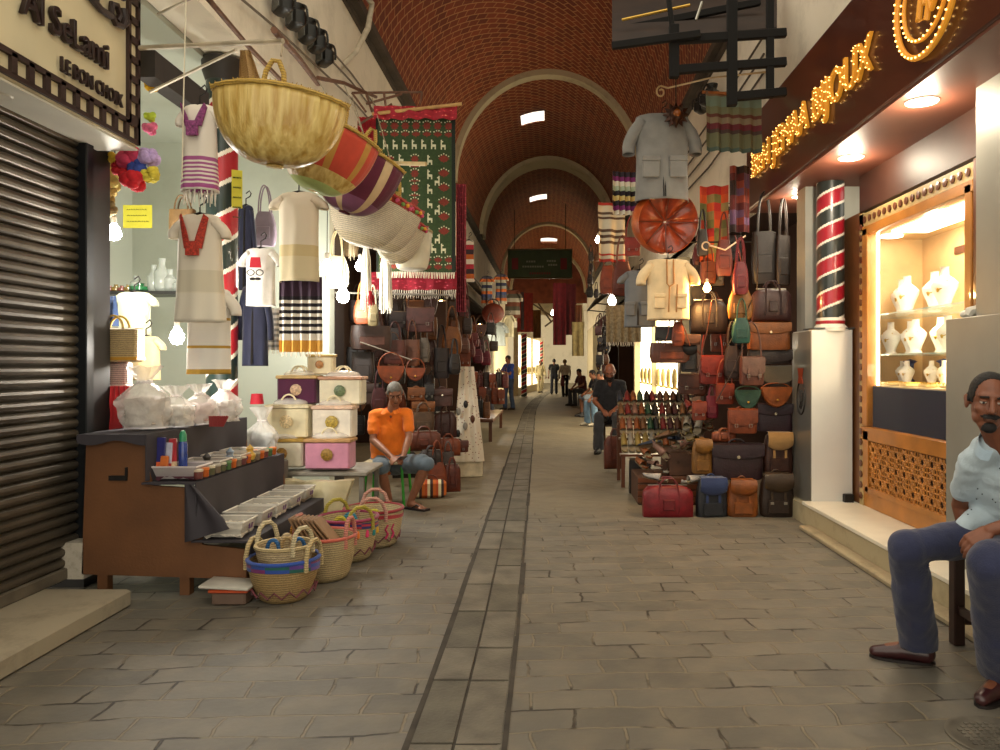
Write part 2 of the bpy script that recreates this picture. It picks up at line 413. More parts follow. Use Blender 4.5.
# ---- brick barrel vault with openings
def brick_mat():
    m, nt, b = newmat('m_brickvault'); L = nt.links
    uv = nt.nodes.new('ShaderNodeUVMap'); mp = nt.nodes.new('ShaderNodeMapping'); L.new(uv.outputs[0], mp.inputs[0]); mp.inputs['Rotation'].default_value = (0, 0, R(45))
    br = nt.nodes.new('ShaderNodeTexBrick'); br.offset = .5
    for k, v in (('Scale', 1.0), ('Mortar Size', .012), ('Mortar Smooth', .1), ('Brick Width', .30), ('Row Height', .15), ('Bias', -.1)): br.inputs[k].default_value = v
    br.inputs['Color1'].default_value = lin('843A1B'); br.inputs['Color2'].default_value = lin('642712'); br.inputs['Mortar'].default_value = lin('B08050')
    L.new(mp.outputs[0], br.inputs['Vector'])
    n0 = nt.nodes.new('ShaderNodeTexNoise'); n0.inputs['Scale'].default_value = 3; n0.inputs['Detail'].default_value = 6; L.new(uv.outputs[0], n0.inputs['Vector'])
    mx = nt.nodes.new('ShaderNodeMix'); mx.data_type = 'RGBA'; mx.blend_type = 'MULTIPLY'; mx.inputs['Factor'].default_value = .55
    r = nt.nodes.new('ShaderNodeValToRGB'); r.color_ramp.elements[0].color = (.5, .45, .42, 1); r.color_ramp.elements[1].color = (1.2, 1.15, 1.1, 1); L.new(n0.outputs['Fac'], r.inputs[0])
    L.new(br.outputs['Color'], mx.inputs['A']); L.new(r.outputs[0], mx.inputs['B']); L.new(mx.outputs['Result'], b.inputs['Base Color']); b.inputs['Roughness'].default_value = .85
    bp = nt.nodes.new('ShaderNodeBump'); bp.inputs['Strength'].default_value = .5; bp.inputs['Distance'].default_value = .02; bp.invert = True
    L.new(br.outputs['Fac'], bp.inputs['Height']); L.new(bp.outputs['Normal'], b.inputs['Normal'])
    return m

SKY = [(20.5, 21.4, -.75, -.1), (30.5, 31.5, -.75, -.05), (41.0, 42.6, -.4, .5), (11.0, 11.5, -.3, .3)]
def vault(name, dr, y0, y1, m, uvs=True):
    bm = bmesh.new(); uvl = bm.loops.layers.uv.new('UVMap')
    ys = [y0+(y1-y0)*i/78 for i in range(79)]
    for s in SKY:
        ys += [s[0], s[1]]
    ys = sorted(set(y for y in ys if y0 <= y <= y1)); na = 48
    ang = [PI*i/na for i in range(na+1)]
    for s in SKY: ang += [math.acos(s[2]/VA), math.acos(s[3]/VA)]
    ang = sorted(set(ang))
    rows = []
    for y in ys: rows.append([bm.verts.new((-math.cos(a)*(VA+dr)*-1, y, SPR+math.sin(a)*(VB+dr))) for a in ang])
    for j in range(len(ys)-1):
        for i in range(len(ang)-1):
            ym = (ys[j]+ys[j+1])/2; am = (ang[i]+ang[i+1])/2; xm = math.cos(am)*VA
            if any(s[0] < ym < s[1] and s[2] < xm < s[3] for s in SKY): continue
            f = bm.faces.new((rows[j][i], rows[j][i+1], rows[j+1][i+1], rows[j+1][i])); f.smooth = True
            for l, (jj, ii) in zip(f.loops, ((j, i), (j, i+1), (j+1, i+1), (j+1, i))): l[uvl].uv = (ang[ii]*2.5, ys[jj])
    me = bpy.data.meshes.new(name); bm.to_mesh(me); bm.free(); me.materials.append(m)
    o = bpy.data.objects.new(name, me); COL.objects.link(o); o['kind'] = 'structure'
    return o
cv = vault('ceiling', 0, VY0, VY1, brick_mat())
sm = cv.modifiers.new('s', 'SOLIDIFY'); sm.thickness = .03; sm.offset = -1 
# plaster ribs
RIB = paint('B9AD8E', '6E6350', .7, 2)
for i, (y, wd) in enumerate(((17.6, .3), (24.9, 1.1), (36.4, .4), (44.5, .6))):
    m = M(); n = 40
    for k in range(n):
        a0, a1 = PI*k/n, PI*(k+1)/n; vs = []
        for yy in (y, y+wd):
            for a in (a0, a1):
                for dr in (-.13, .05): vs.append((math.cos(a)*(VA+dr), yy, SPR+math.sin(a)*(VB+dr)))
        m.add(vs, [(0, 2, 3, 1), (4, 5, 7, 6), (0, 4, 6, 2), (1, 3, 7, 5)])
    struct('trim_%d' % (5+i), m, RIB)
# frosted panes in the openings
sk = mat('FFF6E0', .5, 0, emit=2.5)
# ---- left shop with shutter
# threshold and kerb
m = M(); m.bb((-3.3, 1.0, 0), (-2.42, 4.36, .1), bev=.012); struct('trim_10', m, CON)
# side pier between shutter and open shop
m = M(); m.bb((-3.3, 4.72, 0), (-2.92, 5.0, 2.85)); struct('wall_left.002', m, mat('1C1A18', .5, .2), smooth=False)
m = M(); m.bb((-2.98, 4.55, .1), (-2.82, 4.72, .32)); struct('trim_11', m, paint('B8B0A0', '5A4A3A', .9, 8), smooth=False)
# interior of the open shop
SHOP = paint('BDC2B4', '949888', .4)
m = M(); m.bb((-4.75, 4.6, 0), (-4.6, 8.5, 4.2)); m.bb((-4.7, 8.3, 0), (-2.42, 8.5, 4.2)); m.bb((-4.75, 4.6, 0), (-3.3, 4.72, 4.2)); struct('wall_left.003', m, SHOP, smooth=False)
m = M(); m.bb((-4.75, 3.0, 3.86), (-2.76, 8.5, 4.05)); struct('ceiling.001', m, SHOP, smooth=False)
m = M(); m.bb((-2.75, 5.0, 3.32), (-2.62, 5.8, 3.5)); struct('trim_12', m, mat('2B2420', .7, .2), smooth=False)
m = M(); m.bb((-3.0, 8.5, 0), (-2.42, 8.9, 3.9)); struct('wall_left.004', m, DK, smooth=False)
# dark recesses of the leather stalls and all shops further down
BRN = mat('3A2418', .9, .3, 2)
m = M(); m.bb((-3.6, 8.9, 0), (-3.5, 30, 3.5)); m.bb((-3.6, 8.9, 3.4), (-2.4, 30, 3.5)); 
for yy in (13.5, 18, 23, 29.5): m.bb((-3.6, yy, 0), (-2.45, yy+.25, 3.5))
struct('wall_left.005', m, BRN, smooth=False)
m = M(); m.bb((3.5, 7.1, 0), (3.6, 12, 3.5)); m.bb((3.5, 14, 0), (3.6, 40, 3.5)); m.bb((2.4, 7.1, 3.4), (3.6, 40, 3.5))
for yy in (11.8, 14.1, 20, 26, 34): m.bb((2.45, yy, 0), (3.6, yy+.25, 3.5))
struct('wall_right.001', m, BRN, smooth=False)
# shop fronts, lit, where the lane opens out at its far end
LIT = mat('FFEFC8', .8, 0, emit=2.6)
m = M(); m.bb((-2.6, 30, 0), (-2.45, 46, 3.5)); struct('wall_left.006', m, paint('D8CDB0', '9A8E78', .4), smooth=False)
m = M(); m.bb((-6, 58, 0), (9, 58.3, 9)); m.bb((-6, 46.3, 5.6), (9, 58, 5.8)); m.bb((-6, 46.3, 3.6), (-2.4, 46.5, 9)); m.bb((2.4, 46.3, 3.6), (9, 46.5, 9)); m.bb((-6, 46, 0), (-3.4, 46.4, 6));  struct('wall_back', m, paint('E6DCC4', 'A89C80', .5), smooth=False)  # flat roof slab in this mesh is added to keep the end wall dim
m = M(); m.bb((HW, 40, 0), (HW+.3, 46, 3.5)); struct('wall_right.002', m, paint('C9BD9F', '8A8070', .5), smooth=False)
m = M(); m.bb((-2.5, 46.05, 5.2), (2.5, 46.3, 9)); struct('wall_back.001', m, mat('6A3420', .9, .3, 3), smooth=False)  # closing wall added where the vault runs on, to block the bright far end
# ================================================================ BUILDERS
GOLD = mat('C9A24A', .3, .1, 10, metal=.9); STEEL = mat('A8A49A', .35, .15, 10, metal=.8); IRON = mat('1A1614', .6, .2, 10, metal=.3)
RUST = mat('6A4A38', .7, .3, 12, metal=.3)
def place(o, p, rz=0): o.location = p; o.rotation_euler = (0, 0, rz); return o
def nz(x, y, z=0): return noise.noise(V((x, y, z)))
# ---- bags: front is -Y, origin bottom centre
def bag_parts(t, kind, w, h, d, c, c2=None, hang=False):
    L1 = leather(c) if not c.startswith('#') else cloth(c[1:]); c2 = c2 or c; L2 = leather(c2) if not c2.startswith('#') else cloth(c2[1:])
    seed = random.random()*50
    def puff(prof, sq=.5, sag=.0):
        m = M(); n = 28; vs = []
        for (q, z) in prof:
            for k in range(n):
                a = 2*PI*k/n; ca, sa = math.cos(a), math.sin(a)
                x = math.copysign(abs(ca)**sq, ca)*w/2*q; y = math.copysign(abs(sa)**(sq+.15), sa)*d/2*(q**.6 if q > 0 else 0)
                k2 = 1+.05*nz(ca*2+seed, sa*2, z*14)
                vs.append((x*k2, y*k2, z*h+sag*nz(ca+seed, sa)*h*.1))
        L = len(prof); fs = [(i*n+k, i*n+(k+1) % n, (i+1)*n+(k+1) % n, (i+1)*n+k) for i in range(L-1) for k in range(n)]
        fs += [tuple(range(n-1, -1, -1)), tuple((L-1)*n+k for k in range(n))]
        m.add(vs, fs); return m
    def strap(y, r, x=.36, top=.5, th=.012, nm='strap', zb=.95):
        m = M(); pts = [(-w*x, y, h*(zb-.25)), (-w*x, y, h*zb)]+[V((0, y, h*zb))+V((math.cos(a)*w*x, 0, math.sin(a)*h*top)) for a in [PI-PI*i/14 for i in range(1, 14)]]+[(w*x, y, h*zb), (w*x, y, h*(zb-.25))]
        m.tube(pts, r, 6, flat=1); return m.build(nm, L2, t)
    if kind in ('satchel', 'brief', 'clutch'):
        puff([(.9, 0), (1, .04), (1, .5), (.97, .9), (.92, 1.0)], .22).build('body', L1, t)
        lo = {'satchel': .3, 'brief': .58, 'clutch': .1}[kind]
        def fl(u, v):
            x = (u-.5)*w*1.02; b = (abs(u-.5)*2)**3; s = v
            if s < .25: return (x*.98, d/2-(s/.25)*d*1.04, h*1.015)
            q = (s-.25)/.75; return (x, -d/2-.006-.004*math.sin(q*3), h*(1.01-(1-lo)*q*(1-.22*b)))
        f = M(); f.slab(fl, 14, 10, (0, -.006, .004)); fo = f.build('flap', L2, t)
        zc = h*(1.01-(1-lo))
        if kind == 'satchel':
            for sx in (-.25, .25):
                k = M(); k.bb((sx*w-w*.035, -d/2-.02, zc-h*.12), (sx*w+w*.035, -d/2-.012, zc+h*.3), bev=.002); k.build('buckle_strap', L2, t)
                k = M(); k.tube([(sx*w-w*.05, -d/2-.022, zc-.01), (sx*w+w*.05, -d/2-.022, zc-.01), (sx*w+w*.05, -d/2-.022, zc+h*.08), (sx*w-w*.05, -d/2-.022, zc+h*.08)], .003, 5, closed=True); k.build('buckle', STEEL, t)
        elif kind == 'brief':
            k = M(); k.cyl((0, -d/2-.008, zc+h*.06), (0, -d/2-.025, zc+h*.06), h*.05, n=14); k.build('clasp', mat('D8D0B8', .25, 0, metal=.9), t)
        if hang: strap(0, .008, .44, min(1.3, .35/h), nm='strap')
        elif kind != 'clutch':
            m = M(); m.tube(arc((0, 0, h*1.0), w*.16, 0, 180, 10, 'XZ', 1, .6), .009, 6); m.build('handle', L2, t)
    elif kind in ('tote', 'bucket', 'shopper'):
        g = [(.8, 0), (.92, .03), (1, .3), (1, .7), (.94, 1)] if kind != 'bucket' else [(.75, 0), (.95, .06), (1.05, .35), (.95, .7), (.7, .95), (.62, 1)]
        puff(g, .45, .4).build('body', L1, t)
        for y in (-d*.3, d*.3): strap(y, .007, .26, (.5 if not hang else .8), nm='handle', zb=.97)
        k = M(); k.bb((-w*.3, -d/2-.008, h*.2), (w*.3, -d/2+.01, h*.55), bev=.006); k.build('pocket', L2, t)
    elif kind == 'moon':
        def sh(q): return q
        m = M(); n = 26; vs = []; 
        pts = [(-w/2, h)]+[(-w/2*math.cos(PI*i/18), h-h*math.sin(PI*i/18)) for i in range(1, 18)]+[(w/2, h)]
        m.poly(pts, d*.7); m.xf(Matrix.Translation((0, -d*.35, 0)))
        bo = m.build('body', L1, t, angle=30); md = bo.modifiers.new('b', 'BEVEL'); md.width = .01; md.segments = 2
        m = M(); pts = [(-w*.51, h*1.01)]+[(-w*.51*math.cos(PI*i/18), h-h*.72*math.sin(PI*i/18)) for i in range(1, 18)]+[(w*.51, h*1.01)]
        m.poly(pts, .006); m.xf(Matrix.Translation((0, -d*.37-.008, 0))); m.build('flap', L2, t)
        k = M(); k.ell((0, -d*.37-.015, h*.36), .011); k.build('clasp', GOLD, t)
        strap(0, .006, .46, .8 if hang else .25)
    elif kind == 'pack':
        puff([(.88, 0), (1, .05), (1.02, .4), (.95, .75), (.8, .93), (.6, 1.0)], .42).build('body', L1, t)
        def fl(u, v):
            x = (u-.5)*w*.86; b = (abs(u-.5)*2)**2.5
            if v < .3: return (x*.85, d*.3-(v/.3)*d*.72, h*(1.03-.02*v))
            q = (v-.3)/.7; return (x, -d*.42-.03-.02*math.sin(q*PI), h*(1.02-.42*q*(1-.25*b)))
        f = M(); f.slab(fl, 12, 10, (0, -.008, .005)); f.build('flap', L2, t)
        k = M()
        k.box((0, -d*.5-.01, h*.25), (w*.62, d*.22, h*.32), bev=.012); k.build('pocket', L1, t)
        for sx in (-.2, .2):
            k = M(); k.bb((sx*w-.012, -d*.66, h*.28), (sx*w+.012, -d*.62, h*.6), bev=.002); k.build('buckle_strap', L2, t)
            k = M(); k.box((sx*w, -d*.67, h*.34), (.034, .006, .026), bev=.002); k.build('buckle', STEEL, t)
        m = M(); m.tube(arc((0, d*.2, h*1.0), w*.12, 0, 180, 8, 'XZ', 1, 1), .008, 6); m.build('handle', L2, t)
    elif kind == 'duffel':
        m = M(); n = 22
        for_r = []
        vs = []; L = 12
        for i in range(L+1):
            u = i/L; e = 1-abs(2*u-1)**6*.35
            for k in range(n):
                a = 2*PI*k/n; ca, sa = math.cos(a), math.sin(a)
                y = math.copysign(abs(ca)**.75, ca)*d/2*e; z = h*.5+math.copysign(abs(sa)**.7, sa)*h*.5*(e if sa > 0 else 1)
                kk = 1+.05*nz(u*5+seed, ca*2, sa*2); vs.append(((u-.5)*w, y*kk, z*(kk if sa > 0 else 1)))
        m.add(vs, [(i*n+k, i*n+(k+1) % n, (i+1)*n+(k+1) % n, (i+1)*n+k) for i in range(L) for k in range(n)]+[tuple(range(n)), tuple(L*n+n-1-k for k in range(n))])
        m.build('body', L1, t)
        for y in (-d*.34, d*.2):
            k = M(); k.tube([(-w*.2, y-.02, h*.2), (-w*.2, y-.02, h*.75), (-w*.17, y, h*1.08), (-w*.08, y, h*1.22), (w*.08, y, h*1.22), (w*.17, y, h*1.08), (w*.2, y-.02, h*.75), (w*.2, y-.02, h*.2)], .009, 6); k.build('handle', L2, t)
        k = M(); k.bb((-w*.4, -.006, h*.99), (w*.4, .006, h*1.015)); k.build('zip', STEEL, t)
        k = M(); k.bb((-w*.12, -d*.5-.012, h*.3), (w*.12, -d*.4, h*.62), bev=.008); k.build('pocket', L2, t)
    elif kind == 'pouf':
        pass
    return t
def bag(kind, x0, y0, x1, y1, Y, c, label, c2=None, rz=0, d=None, hang=False, group=None, cat='bag', name=None):
    """a bag whose picture box is given, standing at distance Y"""
    b = aty((x0+x1)/2, y1, Y); w = (x1-x0)*Y/FPX/max(.7, math.cos(rz)); h = (y1-y0)*Y/FPX
    if d is None: d = min(.22, max(.07, w*.4)) if kind not in ('clutch', 'brief', 'moon') else min(.12, max(.05, w*.3))
    nm = name or {'satchel': 'satchel', 'brief': 'briefcase', 'clutch': 'clutch_bag', 'tote': 'tote_bag', 'bucket': 'bucket_bag', 'shopper': 'shopper_bag', 'moon': 'half_moon_bag', 'pack': 'backpack', 'duffel': 'duffel_bag'}[kind]
    t = thing(nm, label, cat, b, rz, group)
    return bag_parts(t, kind, w, h, d, c, c2, hang)
# ---- hanging garments: front is -Y, origin at the neck, hangs down
def garment(name, label, x0, y0, x1, y1, Y, m, cat='shirt', rz=0, sleeve=.45, flare=1.15, neck=.18, group=None, kind='shirt', open_front=False, sl_drop=.9, depth=.16, hanger=True, wrinkle=1.0, msleeve=None):
    p = aty((x0+x1)/2, y0, Y); w = (x1-x0)*Y/FPX; h = (y1-y0)*Y/FPX
    t = thing(name, label, cat, p, rz, group); seed = random.random()*30
    sw = w/2*(.74 if sleeve else .95)            # shoulder half width
    def half(v):
        if v < .1: return sw*(neck*1.6+(1-neck*1.6)*math.sin(v/.1*PI/2))
        return sw*(1+(flare-1)*(v-.1)/.9) * (1-.04*math.sin((v-.1)*PI))
    n = 44; nv = 34; b = M()
    def fn(u, v):
        a = u*2*PI; ca, sa = math.cos(a), math.sin(a); hw = half(v)
        dd = depth*w*.5*(.5+.5*min(1, v*5))*(1+.25*v)
        fold = wrinkle*(.10*math.sin(a*7+seed+v*2)*v+.05*nz(ca*3+seed, sa*3, v*4))*(hw*.55)
        z = -h*v
        if v < .1: z = -h*.1*(1-math.cos(v/.1*PI/2))*(.55)-h*.02*(1-abs(ca))*(1 if sa < 0 else .2) ; z -= 0
        else: z = -h*.055-(v-.1)/.9*(h*.945)
        return V((ca*hw+fold*.3*ca, sa*(dd+fold)*1.0, z))
    b.grid(fn, n, nv, closeu=True)
    o = b.build('torso' if kind != 'towel' else 'cloth', m, t); sd = o.modifiers.new('s', 'SOLIDIFY'); sd.thickness = .006
    if sleeve:
        for s in (-1, 1):
            q = M(); L = h*sleeve
            pts = []; rs = []
            for i in range(9):
                v = i/8; pts.append((s*(sw*.72+(w/2*.93-sw*.72)*math.sin(min(1, v*1.2)*PI/2)), 0, -h*.05-w*.07*(1-v)-L*v*sl_drop)); rs.append(w*.15*(1-.2*v)*(1+.08*nz(v*6+seed, s)))
            q.tube(pts, rs, 14, flat=.7, caps=False)
            so = q.build('sleeve', msleeve or m, t); sd = so.modifiers.new('s', 'SOLIDIFY'); sd.thickness = .005
    if open_front:
        q = M(); 
        for s in (-1, 1): q.tube([(s*.012*w-s*.0, -depth*w*.5*(.55+.7*v)-.012, -h*.05-h*.93*v) for v in [i/10 for i in range(11)]], .006, 5)
        q.build('zip', IRON, t)
    if hanger:
        k = M(); k.tube([(0, 0, h*.0+.10), (.03, 0, .125), (.045, 0, .10), (.035, 0, .075), (0, 0, .055), (0, 0, -.01)], .005, 6)
        k.tube([(-sw*.75, 0, -h*.03-.01), (-sw*.3, 0, -.005), (0, 0, .005), (sw*.3, 0, -.005), (sw*.75, 0, -h*.03-.01)], .009, 6)
        k.build('hanger', IRON, t)
    t['hw'] = h
    return t, w, h, sw
def sheet(name, label, cat, x0, y0, x1, y1, Y, m, rz=0, nu=24, nv=30, wav=.03, kf=5, th=.006, group=None, parent=None, fringe=None, px=None):
    """hanging flat cloth (rug, scarf, towel) with gentle folds; origin at its top centre"""
    p = aty((x0+x1)/2, y0, Y); w = (x1-x0)*Y/FPX/math.cos(rz); h = (y1-y0)*Y/FPX; seed = random.random()*20
    def fn(u, v): return V(((u-.5)*w, wav*math.sin(u*kf*2*PI+seed)*(.3+.7*v)+wav*.6*nz(u*3+seed, v*3), -h*v))
    q = M(); q.slab(fn, nu, nv, (0, th, 0))
    if fringe is None and not parent:
        o = q.build(name, m, loc=p, rz=rz); return tag(o, label, cat, group), w, h
    t = thing(name, label, cat, p, rz, group); q.build('cloth', m, t)
    if fringe:
        f = M(); k = max(8, int(w/.022))
        for i in range(k):
            u = (i+.5)/k; a = fn(u, 1); f.tube([a, a+V((random.uniform(-.006, .006), 0, -fringe*.6)), a+V((random.uniform(-.012, .012), 0, -fringe*random.uniform(.85, 1.1)))], [.0045, .004, .002], 5)
        f.build('fringe', cloth('EDE4D2'), t)
    return t, w, h
# ---- baskets
def basket(name, label, loc, r, h, body, rim=None, handles=2, hcol='C9B27E', rz=0, group=None, flare=.78, sy=1.0, hh=None, decor=None, hw=.45):
    t = thing(name, label, 'basket', loc, rz, group)
    wob = random.random()*9
    def fn(p, a): k = 1+.02*nz(math.cos(a)*2+wob, math.sin(a)*2, p.z*6); return V((p.x*k, p.y*k, p.z+.012*nz(math.cos(a)+wob, math.sin(a))*(p.z/h)))
    pr = [(.02, .008), (r*flare*.8, .0), (r*flare*.95, .012)]+[(r*(flare+(1-flare)*math.sin(v*PI/2)), .012+h*v) for v in [i/10 for i in range(1, 11)]]
    pi = [(rr-.012, z) for rr, z in pr[::-1][:-2]]+[(.02, .03)]
    m = M(); m.lathe(pr+pi, n=36, sy=sy, fn=fn, cap=False); m.build('basket_body', body, t)
    m = M(); m.tube([V((math.cos(a)*r, math.sin(a)*r*sy, h+.014)) for a in [2*PI*i/36 for i in range(36)]], .012, 8, closed=True); m.build('rim', rim or straw('CDB684'), t)
    hh = hh or h*.5
    if handles:
        for s in (-1, 1):
            k = M(); k.tube([(x*r*hw, s*r*sy*.94, h*.8+z*hh) for x, z in ((-1, 0), (-1, .45), (-.75, .85), (-.3, 1.05), (.3, 1.05), (.75, .85), (1, .45), (1, 0))], .014, 8); k.build('handle', straw(hcol), t)
    if decor: decor(t, r, h, sy)
    return t
def bulb(label, p, power, r=.045, col='FFF2D8', emit=30, cord=.8, group=None, spiral=False):
    t = thing('hanging_bulb', label, 'light bulb', p, 0, group)
    m = M(); m.lathe([(.002, -r*1.1), (r*.6, -r*.95), (r, -r*.3), (r*.95, r*.25), (r*.5, r*1.1), (r*.35, r*1.4)], n=18)
    m.build('glass', mat(col, .5, 0, emit=emit), t)
    m = M(); m.lathe([(r*.37, r*1.38), (r*.4, r*2.3), (r*.2, r*2.5)], n=12); m.build('socket', mat('D8D0C0', .5, .1), t)
    m = M(); m.cyl((0, 0, r*2.4), (.01, 0, cord), .004, n=6); m.build('cord', IRON, t)
    lamp('bulb_light', (0, 0, -r*1.9), power, col, r, t)
    return t
# ================================================================ LEFT: shuttered shop and its sign
t = thing('roller_shutter', 'closed grey-brown metal roller shutter of the shuttered shop', 'shutter', (-2.95, 3.2, .1))
m = M(); SHM = mat('5F574B', .42, .25, 3, metal=.55)
n = 42; prof = []
hh = 2.72/n
vs = []; fs = []
for i in range(n):
    z = i*hh
    for (dx, dz) in ((0, 0), (.018, .25), (.022, .5), (.018, .75), (0, .92), (-.008, .96)):
        vs.append((dx, z+dz*hh))
m.grid(lambda u, v: V((vs[min(len(vs)-1, int(round(v*(len(vs)-1))))][0], -2.0+u*3.5, vs[min(len(vs)-1, int(round(v*(len(vs)-1))))][1])), 1, len(vs)-1)
m.build('shutter_curtain', SHM, t, angle=25)
m = M(); m.bb((-.03, 1.48, 0), (.07, 1.56, 2.75), bev=.006); m.bb((.0, 1.5, 0), (.03, 1.62, 2.75)); m.build('guide_rail', mat('23262A', .35, .2, 4, metal=.5), t)
m = M(); m.bb((-.01, -2, 0), (.035, 1.5, .07), bev=.006); m.build('bottom_bar', mat('70685A', .5, .3, 5, metal=.4), t)
m = M(); m.tube([(.02, .3, .3), (.06, .3, .3), (.06, .5, .3), (.02, .5, .3)], .01, 8); m.build('handle', IRON, t)
# sign box
t = thing('shop_sign', 'cream shop sign box with dark filmstrip border and raised lettering over the shutter', 'sign', (-2.66, 4.86, 2.8))
W_, H_ = 3.4, 1.35   # runs towards the camera; local x = -world y
m = M(); m.bb((-.30, -W_, 0), (0, 0, H_), bev=.01); m.build('sign_box', mat('D9CDA9', .55, .08, 2), t)
m = M(); m.bb((-.34, -W_, -.012), (.0, -.0, 0)); m.build('soffit', mat('D8D4C4', .6, .1, 2), t)
m = M(); BD = mat('33201C', .5, .15, 8)
bw = .135; 
m.bb((0, -W_, .02), (.02, 0, .045)); m.bb((0, -W_, .02+bw-.03), (.02, 0, .02+bw))
k = 0
while k*.125 < W_: m.bb((0, -k*.125-.04, .04), (.02, -k*.125, .02+bw-.01)); k += 1
m.bb((0, -.025, .02), (.02, 0, H_)); m.bb((0, -bw, .02+bw-.02), (.02, -bw+.03, H_))
k = 1
while .05+k*.125 < H_: m.bb((0, -bw+.01, .03+k*.125), (.02, 0, .07+k*.125)); k += 1
m.build('filmstrip_border', BD, t, smooth=False)
LT = mat('2A1A18', .4, .1)
# lettering on the +X face: text x -> world +Y (reads away from the camera), text y -> Z
def facex(x, y, z, s=1): return Matrix(((0, 0, s, x), (1, 0, 0, y), (0, 1, 0, z), (0, 0, 0, 1)))
text('Al SeLami', 'lettering', .215, .012, LT, facex(.02, -1.1, .37), t, bevel=.003, sx=.86)
text('LE BON CHOIX', 'lettering', .115, .008, LT, facex(.02, -.8, .195), t, bevel=.001, sx=.74)
m = M()                                           # arabic script strokes
for pts, r in (([(-.35, 1.03), (-.42, .97), (-.52, .95), (-.58, 1.0), (-.57, 1.08), (-.5, 1.1), (-.46, 1.04), (-.5, .98)], .022), ([(-.42, .97), (-.38, 1.05), (-.4, 1.12)], .022), ([(-.58, .98), (-.72, .97), (-.86, 1.0), (-.92, 1.1), (-.88, 1.3)], .024),
               ([(-.78, .99), (-.8, 1.18), (-.83, 1.3)], .022), ([(-1.0, 1.3), (-1.02, 1.1), (-1.1, 1.02), (-1.3, 1.0), (-1.5, 1.04), (-1.6, 1.16)], .024), ([(-.43, 1.2), (-.4, 1.2)], .026)):
    m.tube([(.025, a*.75+.1, b*.8-.08) for a, b in pts], r*.85, 8)
m.build('arabic_lettering', LT, t)
m = M(); m.lathe([(.001, -.02), (.06, -.02), (.065, -.012), (.05, -.012)], c=(-.17, -1.0, 0), n=20); m.build('downlight', mat('CFC9B8', .4, .1), t)
# ================================================================ open shop: column, rails, bulbs
def striped(name, loc, r, h, turns, c1='B01E2C', c2='1E2E2A', c3='EDE6D6', ph=0, nst=1, wedge=.42):
    t = thing(name, None, 'column', loc)
    m = M(); n = 96; nv = int(h/.008)
    def mf(i, j):
        q = (j/nv*turns + i/n*nst + ph) % 1.0
        return 0 if q < wedge else 2 if q < .5 else 1 if q < .5+wedge else 2
    m.grid(lambda u, v: V((math.cos(u*2*PI)*r, math.sin(u*2*PI)*r, v*h)), n, nv, closeu=True, mf=mf)
    m.build('shaft', [mat(c1, .32, .12, 5, coat=.4), mat(c2, .32, .12, 5, coat=.4), mat(c3, .4, .05, 5)], t)
    return t
t = striped('striped_column', (-2.66, 6.12, .2), .122, 3.65, 7.6, nst=-1, ph=.25)
tag(t, 'round column with red and green spiral stripes rising behind the tiered stand')
m = M(); m.lathe([(.15, -.2), (.15, 0), (.13, .06), (.117, .08)], n=32); m.build('base', mat('D8D0BE', .5, .1), t)
m = M(); m.lathe([(.124, 3.5), (.15, 3.58), (.16, 3.68)], n=32); m.build('capital', mat('2B2420', .5, .1), t)
def rail(name, label, pts, r=.018, m=None, cat='rail', n=8):
    q = M(); q.tube(pts, r, n); o = q.build(name, m or STEEL); return tag(o, label, cat)
Y0 = 5.0
GAL = mat('B8AE9A', .5, .25, 6, metal=.35)
rail('hanging_rail', 'horizontal pale steel rail from the sign box out over the lane', [aty(140, 48, 4.75), aty(200, 45, 4.6), aty(283, 41, 4.4)], .016, GAL)
rail('brace_rod', 'slanting steel rod from shop wall up to the horizontal rail', [aty(150, 92, 5.0), aty(236, 50, 4.62)], .010, GAL)
rail('thin_rod', 'thin pale rod high beside the sign box', [aty(158, 14, 4.9), aty(192, -2, 4.7)], .008, GAL)
rail('front_rail', 'rusty pipe running into the lane above the straw baskets', [aty(274, 30, 4.3), aty(300, 60, 5.2), aty(318, 84, 6.2)], .02, RUST)
rail('awning_pole', 'long thin steel pole along the white wall above the shop', [aty(205, -5, 4.2), aty(248, 46, 5.0), aty(300, 100, 6.4)], .016, RUST)
rail('cord', 'pale cord hanging down beside the white dress', [aty(186, -5, 4.4), aty(184.5, 60, 4.4), aty(183, 120, 4.4), aty(182, 178, 4.4)], .004, cloth('D8D0B8'), 'cord')
rail('curved_conduit', 'thick beige conduit curving down the white wall below the vault', [(-2.34, 8.6+.0, 6.0), aty(372, 4, 9.2), aty(368, 28, 9.0), aty(356, 52, 8.9), aty(340, 68, 8.7), aty(334, 84, 8.6)], [.035, .035, .035, .03, .028, .025], mat('BDB199', .6, .2), 'conduit', 12)
for i in (0, 2, 3):
    u = i/4
    q = M(); q.tube([V((-2.36, 4.6+.02*i, 4.05+.16*i)), V((-2.35, 6.4, 4.3+.12*i+.06*nz(i, 2))), V((-2.36, 9.0, 4.6+.1*i)), V((-2.36, 16, 4.9+.08*i))], .011, 6)
    tag(q.build('wall_cable', mat('6E6254', .8, .2)), 'grey cable strung along the white wall above the left shops', 'cable', 'cables along the left wall')
